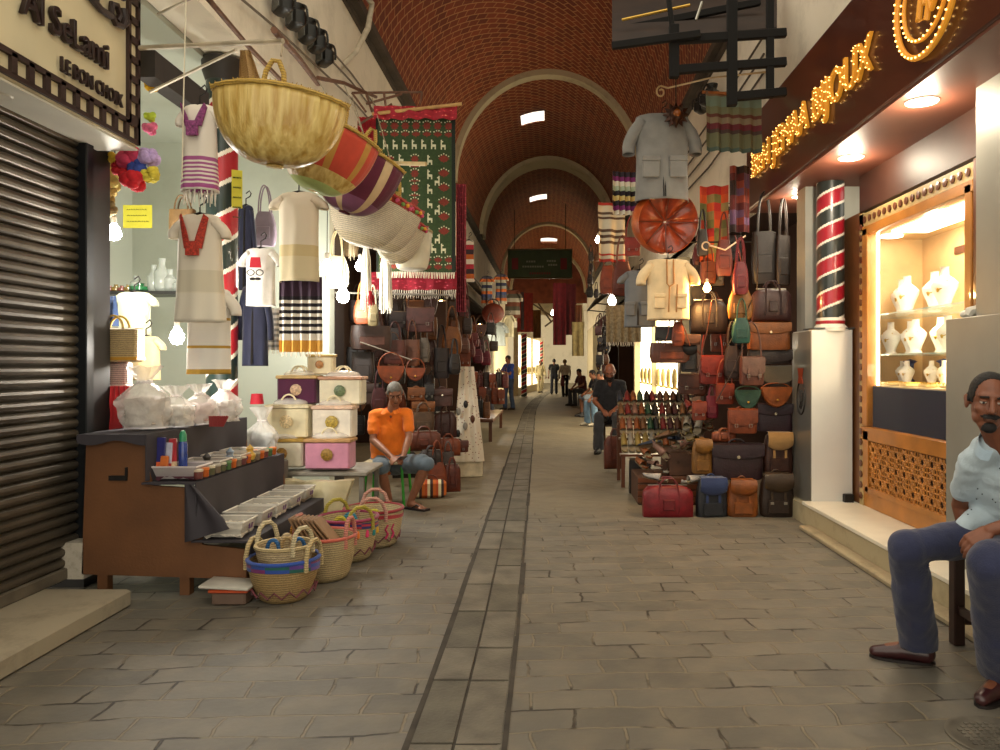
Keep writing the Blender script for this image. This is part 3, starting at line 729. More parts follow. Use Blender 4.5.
# black spot lamps on the wall
def spot_lamp(p, rz, label):
    t = thing('flood_lamp', label, 'flood lamp', p, rz)
    k = M(); k.box((0, 0, 0), (.20, .12, .15), bev=.02); k.lathe([(.05, 0), (.075, .07), (.08, .1)], c=(0, 0, .03), n=14); k.build('housing', mat('15130F', .4, .1), t)
    k = M(); k.tube(arc((0, .05, .0), .14, -20, 200, 10), .012, 6); k.build('bracket', mat('15130F', .4, .1), t)
    k = M(); k.box((0, -.065, 0), (.15, .01, .1)); k.build('lens', mat('5A5A55', .2, .1), t)
SL = 'black flood lamp on the left wall, '
for (x, y, Y, w_) in ((283, 5, 7.0, 'highest and nearest of the cluster'), (296, 20, 7.3, 'second from the top of the cluster'), (308, 34, 7.6, 'third from the top of the cluster'), (317, 44, 7.9, 'fourth from the top, beside a loop of cable'), (325, 58, 8.2, 'lowest of the cluster')):
    spot_lamp(atx(x, y, -2.27), R(-50), SL+w_)
# warm/cool lamps
bulb('bright white bulb near the shutter, above the straw handbag', aty(114, 233, 5.5), 48, .05, 'FFF8EC', 60, .9)
bulb('bright white bulb beside the white embroidered tunic', aty(177, 337, 5.4), 40, .05, 'FFF8EC', 60, .5)
bulb('white lantern bulb right of the beige top, leftmost of three', aty(327, 268, 7.3), 36, .06, 'FFFBF0', 30, 1.2)
bulb('white bulb hanging lowest of the three beside the leather stall', aty(343, 296, 7.6), 36, .065, 'FFFBF0', 30, 1.3)
bulb('white bulb under the woven baskets beside the tassels', aty(360, 266, 7.8), 26, .05, 'FFFBF0', 30, 1.2)
# ---- straw baskets hanging out over the lane
def bowl(name, label, px, py, Y, wpx, hpx, cols, tilt=0, rz=0, sy=.8, pleats=26, rimcol=None):
    c = aty(px, py, Y); w = wpx*Y/FPX/2; h = hpx*Y/FPX
    t = thing(name, label, 'basket', c, 0, None); t.rotation_euler = (0, R(tilt), rz)
    m = M(); n = 72; nv = 14
    def fn(u, v):
        a = u*2*PI; s = math.sin(v*PI/2*.98)**.8; 
        rr = w*(.12+.88*s)*(1+.018*math.sin(a*pleats)*(.3+.7*v)); z = -h+h*(1-math.cos(v*PI/2))**.95*1.0+h*.02*math.sin(a*3)*v
        return V((math.cos(a)*rr, math.sin(a)*rr*sy, z))
    def mf(i, j): return int(cols[1](i/n, j/nv)) if len(cols) > 1 else 0
    m.grid(fn, n, nv, closeu=True, mf=mf); m.add([V((math.cos(2*PI*k/24)*w*.13, math.sin(2*PI*k/24)*w*.13*sy, -h)) for k in range(24)], [tuple(range(24))], 0)
    o = m.build('basket_body', cols[0], t, angle=60); s = o.modifiers.new('s', 'SOLIDIFY'); s.thickness = .012; s.offset = -1
    k = M(); random.seed(5)
    k.tube([fn(i/60, 1)+V((0, 0, .008)) for i in range(60)], .014, 6, closed=True)
    for i in range(110):
        a = fn(i/110, 1); k.tube([a, a*1.02+V((random.uniform(-.015, .015), 0, random.uniform(.01, .035)))], [.004, .002], 4)
    k.build('rim', rimcol or straw('C8A348'), t)
    for s in (-1, 1):
        k = M(); k.tube([(x*w*.16, s*w*sy*.85, z*h*.42-.01) for x, z in ((-1, 0), (-.8, .6), (-.3, 1), (.3, 1), (.8, .6), (1, 0))], .014, 8); k.build('handle', straw('C8A348'), t)
    return t
def golden():
    m, nt, b = newmat('m_raffia'); L = nt.links
    tc = nt.nodes.new('ShaderNodeTexCoord'); no = nt.nodes.new('ShaderNodeTexNoise'); no.inputs['Scale'].default_value = 5; no.inputs['Detail'].default_value = 5
    mp = nt.nodes.new('ShaderNodeMapping'); mp.inputs['Scale'].default_value = (5, 5, .25); L.new(tc.outputs['Object'], mp.inputs[0]); L.new(mp.outputs[0], no.inputs['Vector'])
    r = nt.nodes.new('ShaderNodeValToRGB'); r.color_ramp.elements[0].position = .35; r.color_ramp.elements[1].position = .65
    r.color_ramp.elements[0].color = lin('B48E3C'); r.color_ramp.elements[1].color = lin('DFC67C'); L.new(no.outputs['Fac'], r.inputs[0]); L.new(r.outputs[0], b.inputs['Base Color'])
    b.inputs['Roughness'].default_value = .38; b.inputs['Coat Weight'].default_value = .3
    bp = nt.nodes.new('ShaderNodeBump'); bp.inputs['Strength'].default_value = .7; bp.inputs['Distance'].default_value = .03; L.new(no.outputs['Fac'], bp.inputs['Height']); L.new(bp.outputs[0], b.inputs['Normal'])
    return m
GOLDEN = golden()
bowl('straw_basket', 'big wide golden raffia basket hanging over the lane, largest of all', 281, 100, 4.15, 128, 66, [GOLDEN], 5, R(8), .62)
# scrap of cardboard / straw fan over the basket
m = M(); P_ = lambda x, y: aty(x, y, 4.5); pts = []
m.slab(lambda u, v: aty(246-6*(1-v)-8*v+u*(10+18*v), 50+v*48, 4.45+.03*math.sin(u*9)), 8, 6, (0, .01, 0))
tag(m.build('straw_fan', straw('B9935A')), 'flat tan straw fan hanging behind the big golden basket', 'fan')
sC = [straw('E0C26E'), cloth('C04A3C'), cloth('D8C070')]
bowl('striped_basket', 'red and yellow striped raffia basket hanging second from the camera', 334, 134, 4.9, 92, 62, [[GOLDEN, cloth('C2452F'), cloth('B98A3C'), cloth('B7C87C')], lambda u, v: 3 if v < .22 else 0 if v < .5 else (2 if int(u*40) % 5 == 0 else 1)], 18, R(20), .7)
bowl('striped_basket', 'maroon and purple striped raffia basket third from the camera', 363, 158, 5.7, 84, 58, [[cloth('5A1530'), cloth('7A4868'), cloth('C8B088')], lambda u, v: 2 if int(u*30) % 5 == 0 else (1 if v < .4 else 0)], 18, R(20), .7)
def woven(px, py, Y, wp, hp, lab, tilt=14):
    t = bowl('woven_basket', lab, px, py, Y, wp, hp, [[straw('EEE2C8'), cloth('A8332C'), straw('E4D6B4')], lambda u, v: 1 if v > .9 else 2 if v < .3 else 0], tilt, R(15), .8, 40, cloth('A8332C'))
    k = M()
    for i in range(14):
        a = -PI/2+(i-7)*.22; w = wp*Y/FPX/2; k.ell((math.cos(a)*w*1.03, math.sin(a)*w*.84, -.02-.01*(i % 2)), .018, n=8, m=6, mi=i % 3)
    k.build('pompom', [cloth('E0A030'), cloth('D05070'), cloth('7AA04A')], t)
woven(372, 196, 6.2, 78, 52, 'beige woven basket with red rim, upper one next to the green rug')
woven(392, 205, 6.6, 62, 48, 'beige woven basket with red rim and pompoms, middle of three')
woven(402, 222, 7.0, 50, 42, 'small beige woven basket with red rim, lowest and farthest')
# ---- garments on the shop front
PUR = bands([(0, 'E9E2D6'), (.14, 'A8508C')]+[(.14+i*.021, ('E9E2D6', 'A85A90')[i % 2]) for i in range(1, 14)]+[(.45, 'E9E2D6')], 'Z', -.62, 0)
t, w_, h_, sw = garment('summer_dress', 'white hanging dress with purple stripes low down, above the red-embroidered tunic', 178, 105, 222, 192, 4.7, PUR, 'dress', 0, .22, 1.15, depth=.5)
YK = (t, w_)
def fringe_on(t, w, h, y=0, L=.07, n=16, col='EDE6DA', d=.07):
    f = M()
    for i in range(n):
        a = 2*PI*i/n; p = V((math.cos(a)*w*.5, math.sin(a)*d, -h)); f.tube([p+V((0, 0, .02)), p+V((random.uniform(-.01, .01), 0, -L))], [.006, .003], 5)
    f.build('fringe', cloth(col), t)
fringe_on(t, w_*.7, h_, L=.08)
TUN = bands([(0, 'E4DBC6'), (.02, 'C9A34A'), (.03, 'E8E0CE'), (.3, 'E4DBC6'), (.31, 'D8CFB8'), (.5, 'E6DDCA')], 'Z', -.75, 0)
t, w_, h_, sw = garment('embroidered_tunic', 'long cream tunic with red embroidered yoke hanging left of the striped column', 172, 214, 228, 322, 4.9, TUN, 'tunic', 0, .2, 1.25, depth=.42)
def yoke(t, w, h, z0, c, y=-.09):
    for s in (-1, 1):
        k = M(); k.slab(lambda u, v: V((s*(.012+.06*(1-v)**1.3*(1-u)+u*w/2*(1-.45*v)), y-.012*v-.02*math.sin((1-u)*PI/2), z0-h*v-.02*u*(1-v))), 8, 10, (0, .012, 0)); k.build('embroidered_yoke', mat(c, .8, .55, 90), t)
    k = M(); k.slab(lambda u, v: V(((u-.5)*w*.5, y-.03, z0-h*.8-.09*v)), 6, 6, (0, .02, 0)); k.build('embroidered_panel', mat(c, .8, .6, 70), t)
yoke(t, w_*.44, .22, -.02, 'B03A2A')
yoke(YK[0], YK[1]*.5, .14, -.02, '8A4478', -.085)
t, w_, h_, sw = garment('banded_tunic', 'white sleeveless tunic with gold bands hanging lowest left of the striped column', 180, 288, 238, 374, 5.2, bands([(0, 'B8923A'), (.06, 'EAE6DE'), (.3, 'B8923A'), (.33, 'EAE6DE'), (.62, 'B8923A'), (.65, 'EAE6DE')], 'Z', -.6, 0), 'tunic', 0, .3, 1.0, depth=.42)
k = M(); k.box((-.02, -.09, -.12), (.14, .02, .17), bev=.005); k.build('embroidered_panel', mat('A88A48', .7, .5, 80), t)
BGT = bands([(0, 'D8CBA8'), (.3, 'D0BE90'), (.42, 'E2D8C2')], 'Z', -.7, 0)
garment('loose_blouse', 'cream short-sleeved blouse hanging right of the striped column above the striped towel', 272, 192, 326, 282, 5.6, BGT, 'blouse', 0, .16, 1.0, depth=.4)
t, w_, h_ = sheet('striped_towel', 'black and white striped towel hanging under the cream blouse', 'towel', 279, 277, 322, 352, 5.62, bands([(0, 'E0A848'), (.14, 'D8A040'), (.15, 'ECE6DA')]+[(.15+.045*i, ('1E1A20', 'ECE6DA')[i % 2]) for i in range(1, 13)]+[(.74, '3A2438'), (.98, '2A1828')], 'Z', -.56, 0), wav=.02, fringe=.04)
NAV = cloth('1C2038')
garment('navy_jacket', 'navy blue jacket hanging behind the striped column, lower one', 238, 285, 272, 366, 6.2, NAV, 'jacket', 0, .7, 1.05, open_front=True, depth=.35)
garment('navy_jacket', 'dark navy coat hanging up behind the striped column, upper one', 236, 205, 256, 290, 6.6, NAV, 'jacket', 0, .8, 1.0, open_front=True, depth=.4)
t, w_, h_, sw = garment('printed_tshirt', 'white T-shirt printed with a red hat, round glasses and moustache', 241, 248, 281, 306, 5.98, cloth('E6E4DE'), 'T-shirt', 0, .3, 1.0, depth=.35)
k = M(); yy = -.12
k.poly([(-.045, 0), (.045, 0), (.035, .08), (-.035, .08)], .01, Matrix.Translation((0, yy, -.17))); k.build('printed_hat', mat('B01828', .8, .1), t)
k = M(); k.tube([V((-.035, yy, -.21))+V((math.cos(a)*.028, 0, math.sin(a)*.022)) for a in [2*PI*i/14 for i in range(14)]], .004, 5, closed=True); k.tube([V((.035, yy, -.21))+V((math.cos(a)*.028, 0, math.sin(a)*.022)) for a in [2*PI*i/14 for i in range(14)]], .004, 5, closed=True); k.ell((-.02, yy, -.26), (.026, .008, .012)); k.ell((.02, yy, -.26), (.026, .008, .012)); k.build('printed_face', IRON, t)
t, w_, h_ = sheet('grey_scarf', 'grey and white woven scarf draped below the printed T-shirt', 'scarf', 256, 308, 282, 350, 6.7, bands([(i*.06, ('8E8E8A', 'D8D4CC')[i % 2]) for i in range(16)], 'Z', -.4, 0), rz=R(20), wav=.02, fringe=.04)
garment('shiny_blouse', 'pale yellow-green satin blouse hanging under the bottle shelf', 113, 292, 156, 336, 5.9, mat('C9CDA0', .35, .12, 6, sheen=.4), 'blouse', 0, .3, 1.0, depth=.4)
garment('tan_dress', 'plain tan dress hanging behind the straw handbags', 128, 336, 164, 380, 5.8, cloth('B79E6E'), 'dress', 0, .3, 1.1, depth=.4)
t, w_, h_ = sheet('blue_cloth', 'folded blue cloth hung above the straw handbag', 'cloth', 98, 296, 116, 326, 5.5, cloth('28406A'), wav=.03)
t, w_, h_ = sheet('red_cloth', 'bright red cloth hanging over the end of the tiered stand', 'cloth', 106, 386, 130, 436, 5.0, cloth('B01F24'), wav=.03)
t, w_, h_ = sheet('cream_drape', 'cream cloth hanging straight down by the bulb near the shutter', 'cloth', 96, 236, 108, 312, 5.2, cloth('E0D8B8'), wav=.01)
# paper notices
def note(label, x0, y0, x1, y1, Y, rz=0, lines=3, col='D8D040'):
    p = aty((x0+x1)/2, y1, Y); w = (x1-x0)*Y/FPX; h = (y1-y0)*Y/FPX
    t = thing('paper_notice', label, 'notice', p, rz)
    k = M(); k.slab(lambda u, v: V(((u-.5)*w, .004*math.sin(u*3), v*h)), 4, 4, (0, .002, 0)); k.build('paper', mat(col, .7, .05), t)
    k = M(); random.seed(int(x0))
    for i in range(lines):
        x = -w*.36
        while x < w*.34:
            l = w*random.uniform(.03, .12); z = h*(.78-.26*i); k.tube([(x, -.003, z), (x+l*.4, -.003, z+h*.04), (x+l, -.003, z)], .0022, 4); x += l+w*.03
    k.build('handwriting', mat('3A4A20', .8, 0), t)
note('yellow handwritten notice on the pale wall above the bottle shelf', 123, 205, 152, 228, 6.6)
note('narrow yellow handwritten strip stuck on the striped column', 232, 170, 242, 208, 5.58, R(20), 5)
# pompom flowers and straw garland
def flowers(label, x, y, Y, lst):
    t = thing('paper_flower_bunch', label, 'decoration', aty(x, y, Y))
    for (dx, dz, r, c) in lst:
        k = M(); random.seed(int(dx*1000)+7)
        for q in range(16):
            d = V((random.gauss(0, 1), random.gauss(0, 1), random.gauss(0, 1))).normalized()*r*.6
            k.ell(V((dx, 0, dz))+d, (r*.5, r*.5, r*.42), (q, q*2, 0), 8, 6)
        k.build('paper_flower', mat(c, .9, .25, 30), t)
flowers('bunch of red, blue, violet and yellow paper flowers hung under the sign corner', 134, 165, 5.0, [(-.02, .04, .09, 'D04468'), (.1, .05, .07, 'B8A0D0'), (.03, -.01, .07, '3A50A0'), (-.09, -.02, .06, 'B81E28'), (.0, -.09, .09, 'C4202A'), (.11, -.06, .06, 'D0C040'), (-.12, .05, .05, 'D8B030')])
flowers('pink and yellow paper flowers peeking from behind the sign edge', 150, 128, 5.2, [(0, 0, .05, 'D86A90'), (-.0, .08, .04, 'B8D040'), (.01, .3, .05, 'E0B020')])
flowers('yellowish straw garland hanging beside the shutter', 105, 180, 5.3, [(0, .1, .09, 'A89A50'), (.03, .0, .09, 'B0A058'), (0, -.1, .08, 'A89050'), (.02, -.2, .06, '8A7A50')])
# handbags at far left
def straw_handbag(label, x0, y0, x1, y1, Y, c, c2, hc='C9A44A'):
    b = aty((x0+x1)/2, y1, Y); w = (x1-x0)*Y/FPX; h = (y1-y0)*Y/FPX; t = thing('straw_handbag', label, 'handbag', b)
    k = M(); k.box((0, 0, h*.5), (w, w*.35, h), bev=.012); k.build('body', straw(c), t)
    k = M(); k.box((0, 0, h*.1), (w*1.01, w*.36, h*.12), bev=.005); k.build('trim_band', mat(c2, .4, .1), t)
    for s in (-1, 1):
        k = M(); k.tube(arc((0, s*w*.12, h*.98), w*.2, 0, 180, 10, 'XZ', 1, 1.3), .008, 6); k.build('handle', mat(hc, .4, .1), t)
straw_handbag('beige straw handbag with gold trim hanging beside the shutter rail', 92, 328, 141, 362, 5.1, 'C2A878', 'B8862A')
straw_handbag('pinkish woven handbag with purple handles, below the beige straw one', 93, 362, 130, 388, 5.15, 'D8BCB0', 'D8BCB0', '6A3A8A')
bag('shopper', 170, 210, 196, 240, 6.2, 'B58A50', 'brown paper carrier bag standing behind the cream tunic', d=.1, name='carrier_bag')
# shelf of bottles at the back
t = thing('wall_shelf', 'dark glass shelf carrying bottles behind the hanging tunics', 'shelf', aty(140, 292, 6.9)); k = M(); k.box((0, 0, -.02), (.95, .3, .03)); k.build('board', mat('3A3A38', .3, .1), t)
k = M(); k.box((-.4, .1, -.1), (.03, .1, .14)); k.box((.4, .1, -.1), (.03, .1, .14)); k.build('bracket', STEEL, t)
zs = aty(140, 291.5, 6.9)
GL = [('C8D0C8', 'clear'), ('2E9A5A', 'green'), ('C0A050', 'amber'), ('C06A60', 'reddish')]
nb = 0
for i, (x, hgt, r, ci) in enumerate(((104, .05, .04, 2), (110, .05, .04, 3), (116, .06, .04, 2), (122, .05, .04, 3), (128, .06, .035, 2), (136, .14, .05, 0), (140, .07, .09, 1), (154, .24, .055, 0), (162, .3, .07, 0), (170, .2, .06, 0), (178, .12, .05, 0))):
    p = aty(x, 291, 6.9); q = M(); q.lathe([(r*.8, 0), (r, hgt*.1), (r, hgt*.55), (r*.4, hgt*.75), (r*.4, hgt*.95), (r*.5, hgt)], n=16)
    o = q.build('jar' if hgt < .1 else 'bottle', mat(GL[ci][0], .15, .1, 10, alpha=.75, coat=.5), loc=(p.x, p.y, zs.z+.003))
    tag(o, {0: 'clear glass bottle on the dark shelf behind the tunics', 1: 'green squat tub on the dark shelf behind the tunics', 2: 'small amber jar at the shutter end of the dark shelf', 3: 'small reddish jar at the shutter end of the dark shelf'}[ci], 'bottle' if hgt >= .1 else 'jar', {0: 'clear bottles on the shelf', 1: None, 2: 'amber jars on the shelf', 3: 'reddish jars on the shelf'}[ci])
# ================================================================ tiered stand
DKF = mat('38343A', .75, .15, 5); WD = mat('6A4426', .6, .22, 3, bump=.1)
t = thing('tiered_stand', 'brown wooden stepped display stand covered with dark grey cloth', 'display stand', (-2.42, 4.55, 0))
def L(x): return x+2.42
Z1, Z2, Z3 = .98, .69, .34
XA, XB, XC, XD = -2.80, -2.43, -2.13, -1.83
YL = 1.45
m = M(); m.poly([(L(XA)-.03, .13), (L(XD), .10), (L(XD), Z3-.06), (L(XC)+.03, Z3-.03), (L(XC), Z2-.04), (L(XB)+.02, Z2-.02), (L(XB), Z1-.02), (L(XA), Z1-.02)], .025); m.build('end_panel', WD, t, smooth=False)
m = M(); m.poly([(L(XA), .13), (L(XD), .10), (L(XD), Z3-.06), (L(XC)+.03, Z3-.03), (L(XC), Z2-.04), (L(XB)+.02, Z2-.02), (L(XB), Z1-.02), (L(XA), Z1-.02)], .025, Matrix.Translation((0, YL, 0))); m.build('end_panel', WD, t, smooth=False)
m = M(); m.bb((L(XD)-.02, .03, .10), (L(XD), YL, Z3-.06)); m.build('front_board', WD, t, smooth=False)
for x in (XA+.1, -2.2, XD-.03):
    for y in (.04, YL-.03):
        k = M(); k.bb((L(x)-.04, y-.03, 0), (L(x)+.02, y+.03, .13)); k.build('leg', WD, t, smooth=False)
def drape(x0, x1, z, drop, nm):
    q = M(); q.slab(lambda u, v: V((L(x0)+u*(x1-x0), -.03+v*(YL+.06), z+.004*nz(u*5, v*9))), 10, 20, (0, 0, -.012))
    q.slab(lambda u, v: V((L(x1)+.01+.012*math.sin(v*22)*u, -.03+v*(YL+.06), z-drop*u)), 8, 40, (-.008, 0, 0)); q.build(nm, DKF, t)
drape(XA-.04, XB, Z1, Z1-Z2-.01, 'cloth_cover'); drape(XB-.02, XC, Z2, Z2-Z3-.01, 'cloth_cover'); drape(XC-.02, XD+.03, Z3, .10, 'cloth_cover')
# gathered corner of the cloth on the end panel
m = M(); m.slab(lambda u, v: V((L(XC)-.06+u*(.05+.22*v), -.03-.015*math.sin(u*9), Z2-.01-v*.33*(1-.25*u)-(.02 if v > .9 else 0))), 10, 14, (0, .01, 0)); m.build('cloth_corner', DKF, t)
m = M(); m.slab(lambda u, v: V((L(XA)-.04+u*(XB-XA+.04), -.032, Z1-v*.05*(1+.3*math.sin(u*8)))), 14, 3, (0, .008, 0)); m.build('cloth_edge', DKF, t)
m = M(); m.bb((L(XA)+.14, -.012, .70), (L(XA)+.25, .002, .73)); m.bb((L(XA)+.24, -.014, .72), (L(XA)+.252, .0, .78)); m.build('latch_slot', IRON, t, smooth=False)
# white plastic gift bags on the top tier
PL = plastic()
def plasticbag(label, x, y, Y, w, h, inner, seed, z=Z1):
    p = aty(x, y, Y); t = thing('gift_bag', label, 'wrapped gift', (p.x, p.y, z+.012), 0)
    random.seed(seed)
    def bagm(r, hh, am):
        k = M()
        k.grid(lambda u, v: (lambda a, q: V((math.cos(a)*q, math.sin(a)*q*.75, hh*v*(1+.05*nz(math.cos(a)*2+seed, math.sin(a)*2)))))(u*2*PI, r*((.9+.15*math.sin(v*3)) if v < .55 else (.95*(1-(v-.55)/.2*.75) if v < .75 else .23+.9*(v-.75)*2.4))*(1+am*nz(math.cos(u*2*PI)*3+seed, math.sin(u*2*PI)*3, v*6))), 30, 18, closeu=True); return k
    o = bagm(w/2, h, .35).build('plastic_wrap', PL, t); 
    k = M(); k.box((0, 0, h*.27), (w*.72, w*.5, h*.5), bev=.02); k.build('boxed_gift', straw(inner), t)
    k = M(); k.tube([(math.cos(a)*w*.14, math.sin(a)*w*.1, h*.74) for a in [2*PI*i/14 for i in range(14)]], .008, 6, closed=True); k.build('ribbon', cloth('E8E0E0'), t)
plasticbag('white cellophane-wrapped gift bag at the shutter end of the top tier', 145, 433, 4.85, .30, .40, 'D8C8B8', 1)
plasticbag('white cellophane-wrapped gift bag, second along the top tier', 176, 433, 5.0, .22, .27, 'E0D8C8', 2)
plasticbag('white cellophane-wrapped gift bag with pink contents, third along the top tier', 200, 433, 5.2, .22, .28, 'D8B8B0', 3)
plasticbag('white cellophane-wrapped gift bag, last on the top tier by the red column foot', 224, 432, 5.45, .22, .30, 'D8D0C8', 4)
t = thing('display_crate', 'plain grey crate behind the end of the tiered stand', 'crate', (-2.36, 6.25, 0)); k = M(); k.bb((-.15, -.14, 0), (.15, .14, .6), bev=.01); k.build('crate_body', mat('6E6A60', .7, .2), t)
plasticbag('tall white wrapped bundle with blue ribbon behind the second tier', 262, 450, 6.25, .24, .45, 'CFE0E8', 5, .59)
m = M(); m.lathe([(.055, 0), (.045, .085), (.001, .088)], n=18); p = aty(257, 404, 6.25); tag(m.build('red_fez', mat('B0142A', .7, .1), loc=p), 'small red felt hat on top of the blue-ribboned bundle', 'hat')
for i in range(9):
    p = aty(210+i*1.6, 432, 5.0); q = M(); q.tube([(0, 0, 0), (.004*i, 0, .07)], [.006, .009], 6); tag(q.build('lipstick_tube', mat('8A2A2A', .5, .1), loc=(p.x, p.y, Z1+.01)), 'slim dark red tube standing on the top tier by the gift bags', 'tube', 'dark red tubes on the top tier')
# packets leaning on the second tier
def packet(label, x, y0, y1, Y, c, c2, tl, w=.035):
    p = aty(x, y1, Y); h = (y1-y0)*Y/FPX; t = thing('incense_packet', label, 'packet', (p.x, p.y, Z2+.03), 0); t.rotation_euler = (R(-8), R(tl), 0)
    k = M(); k.box((0, 0, h/2), (w*1.6, .02, h), bev=.006); k.build('sleeve', mat(c, .3, .2, 25, coat=.4), t)
    k = M(); k.box((0, -.004, h*.25), (w*1.62, .016, h*.2)); k.build('label_band', mat(c2, .4, .3, 60), t)
packet('dark blue incense packet standing in the tray on the second tier', 159, 432, 470, 4.62, '2A2A6A', 'D86030', 0)
packet('orange and green incense packet in the same tray', 163, 450, 470, 4.6, 'C86A30', '3A8A4A', 2, .03)
packet('silvery incense packet between blue and red packets', 167, 436, 468, 4.65, 'B8B8C8', 'C84A4A', 0, .03)
packet('red and cream incense packet leaning right', 173, 432, 468, 4.66, 'A83038', 'E0C8A0', -4, .03)
t = thing('spray_bottle', 'tall blue bottle with green cap standing on the second tier', 'bottle', (aty(183, 468, 4.7).x, 4.7, Z2+.012))
k = M(); k.lathe([(.024, 0), (.027, .01), (.027, .2), (.022, .22)], n=18); k.build('bottle_body', mat('28408A', .25, .3, 30, coat=.5), t)
k = M(); k.lathe([(.022, .22), (.022, .26), (.012, .285), (.001, .29)], n=18); k.build('cap', mat('2A8A60', .3, .1), t)
# trays
def tray(label, loc, w, d, h, col, fill, rz=0, mark='5A2A6A', nm='plastic_tray', group=None):
    t = thing(nm, label, 'tray', loc, rz, group)
    k = M(); q = .82
    o_ = [(-w/2*q, -d/2*q, 0), (w/2*q, -d/2*q, 0), (w/2*q, d/2*q, 0), (-w/2*q, d/2*q, 0), (-w/2, -d/2, h), (w/2, -d/2, h), (w/2, d/2, h), (-w/2, d/2, h)]
    k.add(o_, [(0, 1, 2, 3), (0, 1, 5, 4), (1, 2, 6, 5), (2, 3, 7, 6), (3, 0, 4, 7)]); ob = k.build('shell', mat(col, .3, .05, 8, alpha=.5, coat=.3), t, smooth=False); s = ob.modifiers.new('s', 'SOLIDIFY'); s.thickness = .004
    k = M(); k.tube([o_[4], o_[5], o_[6], o_[7]], .006, 6, closed=True); k.build('rim', mat(col, .3, .05), t)
    k = M(); k.slab(lambda u, v: V(((u-.5)*w*.86, (v-.5)*d*.86, h*.6+.03*nz(u*7+loc[1]*9, v*6, w))), 14, 14, (0, 0, -h*.5)); k.build('contents', mat(fill, .8, .3, 40, bump=.6, bscale=60), t)
    if mark:
        k = M(); k.tube([(w*.52, -.02, h*.75), (w*.50, -.02, h*.45), (w*.50, .02, h*.45), (w*.52, .02, h*.75)], .004, 6); k.build('price_mark', mat(mark, .5, 0), t)
    return t
tray('translucent tray of dark red goods at the near end of the second tier', (-2.28, 4.68, Z2+.012), .27, .22, .075, 'C8C0C0', '4A2030')
tray('translucent tray of brown sticks behind the first tray on the second tier', (-2.27, 4.98, Z2+.012), .27, .2, .07, 'C8C0B8', '6A5038')
tray('translucent tray of straw trinkets farther along the second tier', (-2.27, 5.3, Z2+.012), .27, .2, .07, 'C8C0B8', 'A08A50')
tray('translucent tray of green trinkets at the far end of the second tier', (-2.27, 5.6, Z2+.012), .27, .2, .07, 'C8C0B8', '6A7A50')
for (i, y, f, e, pos) in ((0, 4.66, 'D8D0C0', .34, 'nearest the end panel'), (1, 4.98, 'B8A898', .3, 'second from the end panel'), (2, 5.26, 'DCD4C4', .3, 'third from the end panel'), (3, 5.56, 'C8BCA8', .3, 'fourth from the end panel'), (4, 5.86, '8A7460', .3, 'farthest from the end panel')):
    tray('shallow clear plastic box on the lowest tier, '+pos, (-1.98, y, Z3+.012), .26, .23, .09, 'D8D4CA', f, nm='plastic_box')
# row of little jars along the second tier edge
JC = [('C8B8A0', '6A3A38', 'brown jar with pale lid'), ('D87830', 'B85A20', 'orange jar'), ('C8C0A8', '5A5A40', 'olive jar with pale lid'), ('A8A090', '7A6A58', 'grey-brown jar'), ('6A8A60', '4A6A40', 'green jar')]
seqj = [0, 1, 2, 3, 2, 4, 1, 3, 0, 1, 2, 3, 1, 0, 4, 1]
for i, c in enumerate(seqj):
    t = thing('spice_jar', 'small '+JC[c][2]+' in the front row along the second tier', 'jar', (-2.145-.0*i, 4.6+i*.083, Z2+.012), 0, JC[c][2]+'s on the second tier')
    k = M(); k.lathe([(.024, 0), (.027, .006), (.027, .045)], n=16); k.build('glass', mat(JC[c][1], .2, .2, coat=.5), t)
    k = M(); k.lathe([(.029, .045), (.029, .058), (.001, .06)], n=16); k.build('lid', mat(JC[c][0], .4, .1), t)
    if i % 2 == 0:
        p = dup(t); p.location = (-2.21, 4.66+i*.083, Z2+.012); p['label'] = 'small '+JC[c][2]+' standing behind the front jar row'; p['group'] = JC[c][2]+'s of the back row'
for (x, y, Y, c, lab) in ((207, 470, 4.9, '2A2420', 'small black statuette with gold top on the second tier'), (230, 468, 5.2, '7A8A9A', 'blue-grey plastic scoop standing on the second tier'), (250, 466, 5.4, 'C8A040', 'small yellow figurine on the second tier')):
    p = aty(x, y, Y); q = M(); q.lathe([(.03, 0), (.04, .03), (.02, .06), (.028, .08), (.001, .11)], n=16); tag(q.build('figurine', mat(c, .35, .3, 30, coat=.3), loc=(p.x, Y, Z2+.03)), lab, 'figurine')
# low stacked tubs under the stand
t = thing('storage_tub', 'brown plastic tub with orange rim and white lid under the stand', 'tub', (atz(228, 606, 0).x, atz(228, 606, 0).y+.08, 0))
k = M(); k.box((0, 0, .04), (.2, .16, .08), bev=.01); k.build('tub_body', mat('6A5548', .5, .1), t); k = M(); k.box((0, 0, .085), (.23, .18, .02), bev=.004); k.build('rim', mat('C0502A', .4, .1), t); k = M(); k.box((-.02, 0, .107), (.29, .2, .018), rot=(0, R(3), 0), bev=.005); k.build('lid', mat('C8C4B8', .4, .1), t)
